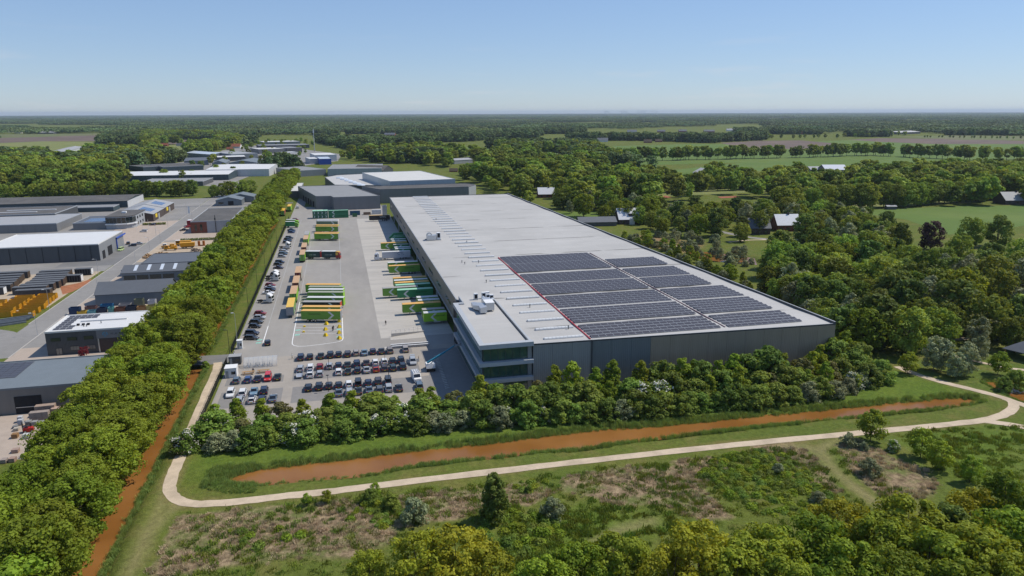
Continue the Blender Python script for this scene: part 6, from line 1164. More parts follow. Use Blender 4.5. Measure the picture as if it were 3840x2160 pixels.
# ---------------------------------------------------------------- storage yard on the left
clad('cabin_grey', (.052,.055,.058), .6, .6, .03); mat('cabin_roof', (.115,.118,.122), .6, .12, .6); mat('skip_yellow', (.62,.30,.015), .5, .15, 1.2); mat('skip_inner', (.16,.07,.02), .8, .25, 1.2); mat('timber_slat', (.16,.11,.075), .85, .2, 2.0)
def cabin(x, y, L, label, white=False, open_=False):
    t = thing('site_cabin', label, 'cabin', (x,y,.02), 0, 'dark site cabins in the storage yard'); MB().box(0,0,.25,L,2.9,2.85,'cabin_grey').build('wall', t); MB().box(-.06,-.06,2.853,L+.06,2.96,3.0,'cabin_roof').build('roof', t); MB().box(.3,.3,0,L-.3,2.6,.247,'dark_void').build('skid', t)
    if white: MB().box(L+.003,.1,.3,L+.08,2.8,2.8,'white_paint').build('end_panel', t)
    else:
        for i in range(7): MB().box(L+.003,.1+.4*i,.3,L+.07,.26+.4*i,2.8,'timber_slat').build('slat', t)
    if open_:
        for i in range(6): MB().box(.2+(L-.4)*i/6,-.1,.4,.2+(L-.4)*i/6+.6,-.003,2.7,'dark_void').build('opening', t)
    return t
k = 0
for (x1, y, L, wh) in ((-146.4,139.3,12.2,0),(-149.7,145.3,12.2,0),(-148.6,149.6,12.2,0),(-148.0,153.8,12.2,0),(-147.8,158.0,12.2,0),(-148.4,162.2,12.2,0),(-149.0,166.6,12.2,0),(-150.2,171.4,12.2,0),(-150.9,176.6,12.2,0),(-165.6,147.0,12.2,1),(-165.0,152.2,12.2,0),(-165.5,157.0,12.2,0),(-166.5,161.6,12.2,0),(-167.2,166.6,12.2,0),(-168.2,172,12.2,0),(-168.0,177.6,12.2,0)):
    cabin(x1-L, y, L, f'dark flat-roofed site cabin, {nth(k if k < 9 else k-9)} of the {"row beside the street" if k < 9 else "row farther from the street"}', wh); k += 1
cabin(-149.4,164.4,6.4,'open timber-framed cabin with white end panel beside the street',True,True); cabin(-149.6,178,6.6,'second white-ended cabin beside the street',True,True)
def skip(x, y, L, label, colr='skip_yellow', h=2.0, w=2.4, group='open yellow skips in the storage yard', name='skip'):
    t = thing(name, label, 'skip', (x,y,.02), 0, group); mb = MB(); mb.box(-L,0,.1,0,.1,h,colr).box(-L,w-.1,.1,0,w,h,colr).box(-.1,.103,.1,0,w-.103,h,colr).box(-L,.103,.1,-L+.1,w-.103,h,colr).build('side', t); MB().box(-L+.103,.103,.1,-.103,w-.103,.2,'skip_inner').build('floor', t)
    for i in range(5): MB().box(.003,.1+.5*i,.15,.07,.22+.5*i,h,colr).build('rib', t)
    MB().box(-L,.4,0,0,.6,.098,'rubber').box(-L,w-.6,0,0,w-.4,.098,'rubber').build('skid', t)
for k, (x, y, L) in enumerate(((-141.2,107.4,6.3),(-141.4,113.0,6.3),(-141.4,118.2,6.5),(-142.2,122.4,6.5),(-142.4,126.4,6.5),(-142.6,130.4,6.5),(-142.9,134.4,6.3),(-148.9,109.6,6.3),(-150.0,114.6,6.3),(-150.0,119.6,6.3),(-150.1,123.6,6.3),(-150.3,128.0,6.3),(-150.4,133.4,6.3),(-157.6,117,6.3),(-157.4,122.2,6.3),(-157.8,128,6.3))):
    skip(x, y, L, f'open yellow skip, {nth(k if k < 7 else (k-7 if k < 13 else k-13))} of the {"column beside the street" if k < 7 else ("middle column" if k < 13 else "far column")}')
bl_ = thing('beam_stack', 'bundle of long grey beams lying beside the yellow skips', 'beams'); 
for i in range(9): MB().box(-7.5,-.25,0,7.5,.25,.5,mat('beam_grey', (.13,.15,.17), .6, .2, 1.0)).build('beam', bl_, (-148.0+rng.uniform(-.6,.6),97.4+1.0*i,.05+.5*(i % 2)), rad(25))
for k, (x, y, L, w, h, c, lab) in enumerate(((-126.2,107.0,3.4,2.4,2.6,(.015,.04,.10),'tall dark blue skip'),(-124.0,106.2,2.8,2.2,1.3,(.55,.36,.04),'yellow skip'),(-121.0,106.4,2.6,2.2,1.3,(.12,.3,.33),'pale teal skip'),(-117.8,107.0,2.8,2.2,1.9,(.02,.03,.06),'black skip'),(-115.4,107.2,1.6,2.2,1.9,(.1,.28,.28),'narrow teal skip'),(-111.6,107.6,3.4,2.4,1.5,(.14,.06,.04),'rusty brown skip'),(-108.0,107.6,3.2,2.4,1.8,(.02,.03,.05),'dark navy skip'),(-104.6,107.6,3.0,2.4,1.4,(.3,.17,.07),'tan skip'),(-101.4,107.6,3.0,2.4,1.6,(.35,.33,.12),'olive yellow skip'),(-99.0,107.8,2.0,2.2,1.6,(.03,.04,.09),'small navy skip'),(-122.5,112.2,3.6,2.4,1.4,(.16,.09,.08),'brown skip in the back row'),(-117.0,112.4,4.0,2.4,1.8,(.02,.12,.25),'blue skip in the back row'),(-111.0,112.8,4.0,2.4,1.5,(.3,.3,.3),'grey skip in the back row'),(-106.6,112.8,3.0,2.4,3.0,(.17,.18,.12),'tall olive box in the back row'),(-102.4,112.8,2.6,2.4,2.4,(.55,.55,.57),'white topped box in the back row'))):
    nm = 'skip_paint_%d' % k; mat(nm, c, .55, .2, 1.0); skip(x, y, L, f'{lab} behind the works building with the logo', nm, h, w, 'coloured skips behind the works building')
# stone pallets
for k, (x, y, w, d, h, c) in enumerate(((-106.4,10.3,4.2,1.6,2.6,(.33,.25,.20)),(-106.6,7.4,4.0,1.5,2.2,(.30,.25,.22)),(-102.8,9.6,2.6,1.6,2.0,(.42,.30,.24)),(-106.6,4.9,1.1,1.2,1.2,(.26,.26,.25)),(-105.2,4.6,1.1,1.2,1.1,(.27,.27,.26)),(-103.9,4.6,1.2,1.2,.9,(.25,.25,.24)),(-109.2,7.6,1.0,1.2,1.4,(.45,.45,.46)),(-108.6,6.0,1.1,1.0,1.3,(.42,.43,.45)),(-109.0,4.2,1.0,1.0,.6,(.2,.2,.2)),(-108.2,2.6,1.0,1.0,.7,(.4,.36,.3)),(-107.0,-1.6,1.2,1.2,1.0,(.26,.15,.07)),(-104.6,-2.4,1.4,1.2,1.0,(.5,.5,.5)),(-104.0,-9.6,1.3,1.2,.8,(.33,.24,.2)),(-104.2,-14.4,1.1,1.2,.9,(.3,.25,.22)),(-102.8,-14.2,1.2,1.2,.9,(.32,.22,.18)))):
    nm = 'stone_%d' % k; mat(nm, c, .9, .15, 1.5); t = thing('stone_pallet', f'pallet stack of {"reddish" if c[0] > c[2]*1.3 else "grey"} paving stone, {nth(k)} from the hall door', 'stone pallet', (x,y,.02), rad(rng.uniform(-4,4)), 'stone pallets in the yard'); nl = max(1, int(h/.45)); nc = max(1, int(w/1.05))
    for i in range(nc):
        for j in range(nl): MB().box(w*i/nc+.02,0,.14+(h-.14)*j/nl+.015,w*(i+1)/nc-.02,d,.14+(h-.14)*(j+1)/nl,nm).build('block', t)
    MB().box(.05,.05,0,w-.05,d-.05,.12,'wood').build('pallet', t)
FK = thing('forklift', 'small red forklift among the stone pallets', 'forklift', (-104.6,1.6,.02), rad(100)); MB().box(-.6,-1.0,.3,.6,1.0,1.1,mat('fork_red', (.42,.03,.02), .4, .1, 1)).build('body', FK); MB().box(-.5,-.5,1.95,.5,.5,2.02,'rubber').bar((-.45,-.45,1.1),(-.45,-.45,1.95),.06,.06,'rubber').bar((.45,-.45,1.1),(.45,-.45,1.95),.06,.06,'rubber').bar((-.45,.45,1.1),(-.45,.45,1.95),.06,.06,'rubber').bar((.45,.45,1.1),(.45,.45,1.95),.06,.06,'rubber').build('cage', FK); MB().box(-.4,1.05,.1,-.25,1.15,2.6,'rubber').box(.25,1.05,.1,.4,1.15,2.6,'rubber').box(-.4,1.15,.1,-.28,2.2,.16,'steel').box(.28,1.15,.1,.4,2.2,.16,'steel').build('mast', FK)
for sx in (-.55,.55):
    for yy in (-.65,.65): link('wheel', WHEEL, FK, (sx,yy,.33))
# yellow machinery and the rest of the sandy yard
my = 'skip_yellow'
MC = thing('tipper_wagon', 'large yellow tipper wagon body in the sandy yard', 'machine', (-117.0,236,.02), rad(6)); MB().hexa([(0,0,1.2),(7,0,1.2),(7,2.6,1.2),(0,2.6,1.2)],[(-.2,-.2,3.2),(7.2,-.2,3.2),(7.2,2.8,3.2),(-.2,2.8,3.2)],my).build('hopper', MC); MB().box(.3,.4,.7,6.7,2.2,1.197,'rubber').build('chassis', MC)
for xx in (1.2,2.6,5.6):
    for yy in (.2,2.4): link('wheel', BIGW, MC, (xx,yy,.5), rad(90))
for k, (x, y, w, lab) in enumerate(((-127.0,239,7.5,'long yellow grader frame beside the tipper'),(-124.5,232.5,6.5,'yellow roller machine in front of the grader'))):
    t = thing('road_machine', lab, 'machine', (x,y,.02), rad(4)); MB().box(0,0,.7,w,1.6,1.5,my).box(w*.55,.1,1.5,w*.85,1.5,2.3,my).build('body', t); MB().box(w*.1,.15,1.503,w*.35,1.45,2.6,'white_paint' if k == 0 else my).build('cab', t); MB().box(w*.12,.12,1.8,w*.33,.148,2.4,'car_glass').build('window', t)
    for xx in (.9,w-1.0):
        for yy in (0,1.6): link('wheel', BIGW, t, (xx,yy,.5), rad(90))
t = thing('yellow_truck', 'yellow truck with white roof at the back of the sandy yard', 'truck', (-119,246,.02), rad(4)); MB().box(0,0,.9,5.5,2.4,2.6,my).build('bed', t); MB().box(-2.2,.1,.6,-.05,2.3,2.9,my).box(-2.2,.1,2.903,-.05,2.3,3.05,'white_paint').build('cab', t); MB().box(-2.0,.07,1.8,-.4,.097,2.6,'car_glass').build('window', t)
for xx in (-1.2,3.8):
    for yy in (.1,2.3): link('wheel', BIGW, t, (xx,yy,.5), rad(90))
t = thing('roll_stand', 'two upright orange roller frames in the sandy yard', 'machine', (-109.6,243.5,.02)); MB().box(0,0,0,1.1,1.2,2.6,mat('machine_orange', (.42,.13,.02), .55, .15, 1)).build('upright', t); MB().box(2.4,0,0,3.5,1.2,2.6,'machine_orange').build('upright', t); MB().box(1.1,.3,0,2.4,.9,.5,'machine_orange').build('base', t)
def heap(x, y, r, h, m, label, name='material_heap', cat='heap', n=40):
    rr = random.Random(int(x*7+y)); t = thing(name, label, cat, (x,y,.0))
    for i in range(n):
        a, q = rr.uniform(0,6.28), r*math.sqrt(rr.random()); s = rr.uniform(.25,.6)*r*.35; z = max(0,(1-q/r))*h*rr.uniform(.3,1); px, py = q*math.cos(a), q*math.sin(a)
        mb = MB(); P = [Vector((rr.uniform(-1,1),rr.uniform(-1,1),rr.uniform(-.6,1)))*s for _ in range(8)]; mb.hexa([(px-s,py-s*.8,z),(px+s*.9,py-s,z+.05),(px+s,py+s*.8,z),(px-s*.8,py+s,z)],[(px-s*.6,py-s*.5,z+s),(px+s*.6,py-s*.7,z+s*.8),(px+s*.5,py+s*.6,z+s*1.1),(px-s*.5,py+s*.5,z+s*.7)],m); mb.build('lump', t)
    return t
mat('rock_tan', (.30,.19,.10), .9, .25, 1.0); mat('scrap_dark', (.11,.085,.07), .85, .3, 1.0)
heap(-127.6,215.5,3.2,2.6,'rock_tan','big tan boulders beside the street',n=26); heap(-108.4,228.5,2.8,1.6,'scrap_dark','dark scrap heap in the sandy yard',n=24); heap(-124.0,224.0,3.0,1.0,'rock_tan','mixed bags and pallets beside the boulders',n=20)
tag(MB().hexa([(-1.6,-.8,0),(1.6,-.8,0),(1.6,.8,0),(-1.6,.8,0)],[(-1.2,-.5,.9),(1.3,-.5,.7),(1.2,.5,.8),(-1.3,.6,.8)],'blue_frame').face([(-1.2,-.5,.905),(1.3,-.5,.705),(1.2,.5,.805),(-1.3,.6,.805)],'blue_frame').build('tarpaulin_bale', loc=(-125.2,221.0,.02)), 'bright blue tarpaulin covered bale beside the boulders', 'tarpaulin')
t = thing('red_truck', 'dark red truck with white roof before the brick hall', 'truck', (-127.6,324,.02), rad(90)); o = MB().box(-4.5,-1.2,.9,1.2,1.2,3.6,'trailer_paint').build('box_body', t); o.color = (.25,.012,.02,1); o = MB().box(-3.6,-1.1,3.603,1.0,1.1,3.75,'trailer_paint').build('roof', t); o.color = (.7,.7,.7,1); o = MB().hexa([(1.25,-1.2,.5),(3.0,-1.2,.5),(3.0,1.2,.5),(1.25,1.2,.5)],[(1.25,-1.15,3.1),(2.7,-1.15,2.9),(2.7,1.15,2.9),(1.25,1.15,3.1)],'trailer_paint').build('cab', t); o.color = (.28,.012,.02,1); MB().box(2.8,-1.0,1.7,3.03,1.0,2.5,'car_glass').build('windscreen', t)
for xx in (-3.2,2.0):
    for s_ in (-1.05,1.05): link('wheel', BIGW, t, (xx,s_,.5), rad(90))
trailer(-163.6, 419.5, rad(0), (.42,.05,.05), WHT, WHT, 'red and white curtain trailer behind the gabled units', group='trucks on the industrial street', text=None, chev=False); tractor(-163.0, 419.5, 0, (.66,.67,.69), 'white truck cab behind the gabled units', 'trucks on the industrial street')
tag(MB().cyl((0,0,0),(0,0,42),.9,.35,8,'galv').box(-1.0,-1.0,34,1.0,1.0,40,'white_paint').cyl((0,0,42),(0,0,47),.1,.06,6,'galv').build('telecom_mast', loc=(*gp(1180,568),0)), 'grey telecom mast beside the distant halls', 'mast')
# ---------------------------------------------------------------- vegetation
foliage('leaf_oak', (.200,.258,.026), .015, .22); foliage('leaf_lime', (.225,.295,.030), .02, .22); foliage('leaf_hazel', (.185,.258,.046), .02, .28); foliage('leaf_willow', (.265,.295,.155), .02, .25, .2); foliage('leaf_olive', (.285,.295,.026), .02, .2); foliage('leaf_dark', (.14,.2,.042), .03, .30); foliage('leaf_copper', (.085,.045,.04), .02, .2, .15, (1.4,.9,.8)); foliage('leaf_mixed', (.20,.268,.044), .026, .45); foliage('leaf_conifer', (.05,.085,.04), .02, .2, .1); foliage('leaf_red', (.22,.03,.03), .01, .1, .2, (1.4,.8,.8)); foliage('leaf_bronze', (.19,.19,.07), .02, .2)
foliage('leaf_far', (.125,.178,.064), .025, .32, .2); foliage('reed_leaf', (.25,.34,.095), .02, .25, .2); foliage('dry_grass', (.50,.40,.25), .02, .3, .15, (1.2,1.1,.8)); foliage('green_grass', (.165,.225,.036), .03, .3, .2); foliage('blossom', (.62,.60,.52), .01, .1, .1, (1,1,1)); mat('bark', (.085,.068,.052), .9, .25, 2.0, bump=.02, bscale=5); mat('bark_pale', (.15,.135,.115), .9, .25, 2.0)
def quads_mesh(name, C, N_, S, tone, m, asp=0.75, rs=None):
    """leaf-sized rhombic faces at C with normals N_"""
    rs = rs or np.random.RandomState(1); n = len(C); N_ = N_/np.linalg.norm(N_, axis=1, keepdims=True); a = rs.normal(size=(n,3)); T = np.cross(N_, a); T /= np.linalg.norm(T, axis=1, keepdims=True)+1e-9; B = np.cross(N_, T)
    S = S[:,None]; V = np.stack([C-T*S, C-B*S*asp+N_*S*.12, C+T*S, C+B*S*asp-N_*S*.05], 1).reshape(-1,3)
    me = bpy.data.meshes.new(name); me.vertices.add(4*n); me.vertices.foreach_set('co', V.ravel().astype(np.float32)); me.loops.add(4*n); me.loops.foreach_set('vertex_index', np.arange(4*n, dtype=np.int32)); me.polygons.add(n); me.polygons.foreach_set('loop_start', np.arange(0,4*n,4,dtype=np.int32))
    me.attributes.new('tone','FLOAT','FACE').data.foreach_set('value', np.clip(tone,0,1).astype(np.float32)); me.materials.append(MATS[m]); me.update(calc_edges=True); return me
def crown_pts(seed, H, base, R, shape, lobes, lr, n, up=.25, skew=.0):
    rs = np.random.RandomState(seed); t = rs.uniform(0.02,1,lobes)
    if shape == 'round': prof = np.sqrt(np.clip(1-(2*t-1.0)**2,0,1))**.75*.95+.05; 
    elif shape == 'dome': prof = np.sqrt(np.clip(1-t**2.2,0,1)); 
    elif shape == 'cone': prof = np.sqrt(np.clip(1-t,0,1))*(.75+.25*np.clip(t*5,0,1))*.95+.05
    elif shape == 'column': prof = np.where(t < .8, .8+.2*np.sin(t*4), (1-t)/.2*.8)+.05
    rad_ = R*prof*np.sqrt(rs.uniform(.18,1,lobes)); an = rs.uniform(0,2*np.pi,lobes)
    L = np.stack([rad_*np.cos(an), rad_*np.sin(an), base+(H-base)*t*.94],1); lrad = rs.uniform(lr[0],lr[1],lobes)*(.7+.5*prof)
    k = rs.randint(0,lobes,n); d = rs.normal(size=(n,3)); d[:,2] += up; d /= np.linalg.norm(d,axis=1,keepdims=True)
    C = L[k]+d*(lrad[k]*(.62+.42*rs.uniform(0,1,n)))[:,None]*np.array([1,1,.78]); C[:,2] = np.maximum(C[:,2], .15)
    N_ = d*1.0+rs.normal(size=(n,3))*.42+np.array([0,0,.3]); lt = rs.uniform(0,1,lobes); tone = .5+(lt[k]-.5)*.7+(rs.uniform(0,1,n)-.5)*.4
    return C, N_, tone, L, rs
def trunk_mesh(seed, H, base, R, L, r0, m, nb=7, n=7):
    rs = random.Random(seed); mb = MB(); top = base+(H-base)*.55; px = 0; pts = [Vector((0,0,-.2)), Vector((rs.uniform(-.1,.1),rs.uniform(-.1,.1),base*.6)), Vector((rs.uniform(-.25,.25),rs.uniform(-.25,.25),top))]
    mb.cyl(pts[0],pts[1],r0,r0*.78,n,m,False); mb.cyl(pts[1],pts[2],r0*.78,r0*.3,n,m,False)
    idx = list(range(len(L))); rs.shuffle(idx)
    for i in idx[:nb]:
        q = Vector(L[i]); f = rs.uniform(.15,.9); s = pts[1].lerp(pts[2], f); mid = s.lerp(q,.55)+Vector((0,0,rs.uniform(0,.4))); rr = r0*.42*(1-f*.5); mb.cyl(s,mid,rr,rr*.6,5,m,False); mb.cyl(mid,q,rr*.6,rr*.2,5,m,False)
    return mb.mesh('trunk', True)
PROTO = {}
def proto(key, seed, H, base, R, shape, lobes, lr, n, leaf, lm, bark='bark', r0=.28, nb=7, blossom=0, up=.25):
    C, N_, tone, L, rs = crown_pts(seed, H, base, R, shape, lobes, lr, n, up); S = leaf*rs.uniform(.55,1.1,n)
    cm = quads_mesh('crown', C, N_, S, tone, lm, rs=rs); bm2 = None
    if blossom:
        k = rs.permutation(n)[:blossom]; sel = (np.sin(C[k,0]*2.1+seed)+np.sin(C[k,1]*1.7+C[k,2]*1.3) > .1); k = k[sel]; bm2 = quads_mesh('blossom', C[k]*1.03, N_[k], S[k]*.8, tone[k], 'blossom', rs=rs)
    PROTO.setdefault(key, []).append((H, trunk_mesh(seed, H, base, R, L, r0, bark, nb), cm, bm2))
for i in range(4): proto('oak_near', 11+i, 15, 2.2, 6.2, 'round', 190, (.55,1.45), 17000, .27, 'leaf_oak', r0=.38, nb=12)
for i in range(4): proto('oak_mid', 21+i, 15, 2.0, 6.2, 'round', 110, (.7,1.7), 5200, .46, 'leaf_oak', r0=.38, nb=8)
for i in range(3): proto('lime', 31+i, 8.5, .5, 2.5, 'cone', 60, (.5,1.0), 4600, .24, 'leaf_lime', r0=.13)
for i in range(4): proto('hazel', 41+i, 5.5, .1, 2.9, 'dome', 60, (.5,1.0), 4600, .25, 'leaf_hazel', r0=.12)
for i in range(2): proto('bronze_shrub', 45+i, 6, .2, 2.8, 'dome', 50, (.5,1.0), 3600, .24, 'leaf_bronze', r0=.1)
for i in range(3): proto('hawthorn', 51+i, 5, .1, 2.4, 'dome', 50, (.5,.9), 3400, .24, 'leaf_hazel', r0=.12, blossom=1900)
for i in range(3): proto('willow', 61+i, 5, .1, 2.7, 'dome', 55, (.5,1.0), 4200, .21, 'leaf_willow', 'bark_pale', .1)
for i in range(3): proto('olive', 71+i, 13, 2.4, 5.6, 'round', 85, (.7,1.4), 6800, .29, 'leaf_olive', r0=.3, nb=26)
for i in range(3): proto('fresh_oak', 81+i, 13, 1.8, 4.8, 'round', 85, (.7,1.5), 11000, .28, 'leaf_lime' if i else 'leaf_oak', r0=.3, nb=14)
for i in range(2): proto('alder', 91+i, 10, .2, 2.9, 'cone', 80, (.5,1.1), 7500, .26, 'leaf_dark', r0=.2, nb=12)
for i in range(3): proto('young_tree', 95+i, 6.5, 1.1, 2.3, 'round', 40, (.5,.9), 2400, .24, 'leaf_lime', r0=.1, nb=10)
for i in range(3): proto('birch', 101+i, 10, .8, 2.6, 'column', 55, (.5,1.1), 3400, .25, 'leaf_willow', 'bark_pale', .14, 10)
for i in range(4): proto('wood_tree', 111+i, 14, 1.2, 5.4, 'round', 100, (.6,1.7), 5200, .43, 'leaf_mixed', r0=.32, nb=8)
for i in range(2): proto('dark_tree', 121+i, 14, .8, 4.6, 'round', 60, (.9,1.8), 3600, .5, 'leaf_dark', r0=.3)
for i in range(2): proto('grey_shrub', 125+i, 5.5, .1, 3.2, 'dome', 40, (.7,1.3), 2200, .36, 'leaf_willow', 'bark_pale', .12)
proto('copper', 131, 15, .6, 5.2, 'round', 60, (1.0,1.9), 3800, .5, 'leaf_copper', r0=.35); proto('conifer', 132, 9, .2, 2.4, 'cone', 60, (.5,.9), 2600, .34, 'leaf_conifer', r0=.18); proto('red_maple', 133, 3.2, .5, 1.3, 'round', 24, (.3,.55), 900, .16, 'leaf_red', r0=.06)
for i in range(3): proto('avenue', 141+i, 14, 3.6, 4.8, 'round', 34, (1.0,1.9), 1300, .78, 'leaf_mixed', r0=.3, nb=5)
for i in range(3): proto('far_tree', 151+i, 13, .6, 5.0, 'round', 26, (1.2,2.1), 520, 1.15, 'leaf_far', r0=.3, nb=2)
TREES = []
def tree(kind, x, y, h, name, label, group, z=0.0, wide=1.0):
    v = PROTO[kind]; p = v[rng.randrange(len(v))]; s = h/p[0]
    t = thing(name, label, 'tree' if h > 3.2 and 'shrub' not in name and 'bush' not in name else 'shrub', (x,y,z), rng.uniform(0,6.28), group, (s*wide*rng.uniform(.92,1.08), s*wide*rng.uniform(.92,1.08), s)); link('trunk', p[1], t); link('crown', p[2], t)
    if p[3]: link('blossom', p[3], t)
    TREES.append((x, y)); return t
GARDENS = [(2296,770,2412,846),(2165,800,2312,838),(2806,800,2868,884),(2905,795,2990,862),(3040,618,3165,652),(2012,702,2072,746),(3765,728,3840,772),(1700,592,1776,604),(2560,648,2640,662)]
GARDENS = [(a,b,c,d,math.dist(gp((a+c)/2,d),(CAM_X,CAM_Y))) for a,b,c,d in GARDENS]
def shades_garden(x, y, h, R):
    """open gardens: no tree stands close on the near side of the houses, which are seen free in the photo"""
    d = math.dist((x,y),(CAM_X,CAM_Y)); bx, by = proj(x,y,0); tx, ty = proj(x,y,h); w = R*FPX/d
    return any(bx+w > a and bx-w < c and ty < e and by > b and d < D+4 for a,b,c,e,D in GARDENS)
def ztop(px, py, h): return gp(px*3840/2576., py*3840/2576., h)
# 1 oaks along the ditch
k = 0
ys = []
y = -101.0
while y < 655: ys.append(y); y += 8.3 if y < 120 else (9.6 if y < 300 else 12.5)
for i, y in enumerate(ys):
    for side, x in ((0,-78.7),(1,-87.6)):
        near = y < 75; h = rng.uniform(12.0,15.2)*(1 if y < 300 else .95)
        if side and 44 < y < 76: h *= .92
        tree(('oak_near' if near else 'oak_mid') if rng.random() < .85 else ('fresh_oak' if near else 'wood_tree'), x+rng.uniform(-1,1), y+rng.uniform(-1.6,1.6), h, 'oak_tree', f'leafy oak in the {"ditch-side" if side == 0 else "building-side"} line, {nth(i)} from the camera', 'oaks in the double row along the ditch', wide=rng.uniform(1.0,1.24) if side == 0 else rng.uniform(.9,1.08))
for i in range(6): tree('oak_near', -98.0-rng.uniform(0,3)-(7 if i % 3 == 2 else 0), -96+i*7.6+rng.uniform(-2,2), rng.uniform(12,15), 'oak_tree', f'leafy oak widening the row behind the stone yard, {nth(i)} from the camera', 'oaks in the double row along the ditch')
# 2 tree belt in front of the warehouse
def belt_y(x, t):  # t 0 front .. 1 back
    xs_ = [-66,-49,-23,3,41,84,106]; f_ = [-18.6,-19.4,-19.3,-21.4,-24.8,-25.2,-18.5]; b_ = [-3.5,-8.0,-10.0,-11.0,-13.5,-14.0,0.0]
    return np.interp(x, xs_, f_)*(1-t)+np.interp(x, xs_, b_)*t
names = {'lime': ('lime_tree','lime tree'), 'hazel': ('hazel_shrub','dense green hazel'), 'hawthorn': ('hawthorn_shrub','white flowering hawthorn'), 'willow': ('willow_shrub','grey-green willow'), 'bronze_shrub': ('bronze_shrub','bronze-tinted shrub')}
cnt = {}
for r, (t, step, hh) in enumerate(((.93,5.2,(8.8,11.4)),(.5,4.4,(6.2,8.6)),(.08,3.7,(4.2,6.2)))):
    x = -64.0+r*1.4
    while x < 106:
        q = rng.random()
        kd = ('lime' if q < .62 else ('hazel' if q < .86 else 'bronze_shrub')) if r == 0 else (('hazel' if q < .62 else ('lime' if q < .76 else ('hawthorn' if q < .88 else 'bronze_shrub'))) if r == 1 else ('hazel' if q < .60 else ('hawthorn' if q < .80 else 'willow')))
        if kd == 'hawthorn' and x > 45 and rng.random() < .7: kd = 'hazel'
        h = rng.uniform(*hh)*(1.0 if kd in ('lime','hazel') else .85)*((.66,.80,.88)[r] if x < -6 else 1.0)
        if r == 0 and -3 < x < 14: h = min(h, 6.6)
        nm, ds = names[kd]; rown = ('back','middle','front')[r]; c = cnt.get((kd,r),0); cnt[(kd,r)] = c+1
        tree(kd, x+rng.uniform(-.8,.8), belt_y(x,t)+rng.uniform(-1,1), h, nm, f'{ds} in the {rown} line of the warehouse belt, {nth(c)} such from left', 'tree belt before the warehouse', wide=(1.12 if r else 1.0)*(1.16 if x < -6 else 1.0)); x += step*rng.uniform(.75,1.25)
tree('hawthorn', -68.2, -17.6, 5.0, 'hawthorn_shrub', 'big white blossoming hawthorn overhanging the gravel path at the belt end', 'tree belt before the warehouse', wide=1.15)
# 3 foreground trees along the bottom edge
for i, (px, py, h, kd, lab) in enumerate(((1150,1332,13,'olive','broad olive-green budding oak at the bottom centre'),(1055,1350,12,'olive','olive budding oak left of the broad one at the bottom'),(1230,1380,11.5,'olive','olive budding oak right of the broad one at the bottom'),(925,1388,8,'fresh_oak','fresh green bushy oak at the bottom left of centre'),(1560,1340,12.5,'fresh_oak','fresh green oak crown at the bottom, right of centre'),(1460,1372,12,'fresh_oak','leafy oak crown left of the tallest bottom oak'),(1370,1412,12,'fresh_oak','low oak crown just right of the olive trees'),(1765,1325,13,'olive','thin brown-leaved oak showing its branches at the bottom'),(1700,1385,12,'olive','sparse oak with bare twigs beside the fresh one'),(1860,1372,12,'fresh_oak','round fresh oak below the scrub slope'),(1930,1330,13,'fresh_oak','lush oak below the mown track'),(1985,1400,12.5,'fresh_oak','lush oak at the bottom right of centre'),(2065,1300,13,'fresh_oak','tall bright oak at the right foreground edge of the scrub'),(2120,1268,12,'olive','bronze oak at the lower end of the mown track'),(2150,1370,13,'fresh_oak','dark leafy tree low in the right foreground'),(2235,1300,13,'fresh_oak','oak beside the end of the mown track'),(2300,1258,14,'fresh_oak','big dark green tree in the right foreground'),(2400,1255,13,'alder','dark tapering tree in the right foreground'),(2360,1345,14,'fresh_oak','dense tree in front of the big dark one'),(2470,1240,12,'olive','golden budding tree near the right edge'),(2545,1190,12,'fresh_oak','fresh tree at the right edge below the lawn'),(2470,1330,14,'fresh_oak','dense tree low at the right'),(2565,1290,14,'fresh_oak','dense tree cut by the right edge'),(2260,1395,13,'oak_near','dark tree at the bottom right'),(2420,1420,13,'fresh_oak','leafy tree at the bottom right edge'),(2560,1400,14,'oak_near','dark tree in the bottom right corner'),(2050,1430,12,'fresh_oak','oak crown cut by the bottom edge'))):
    x, y = ztop(px, py, h); tree(kd, x, y, h, {'olive':'budding_oak','alder':'alder_tree','fresh_oak':'oak_tree','wood_tree':'leafy_tree','dark_tree':'leafy_tree','oak_near':'oak_tree'}[kd], lab, 'trees along the bottom edge')
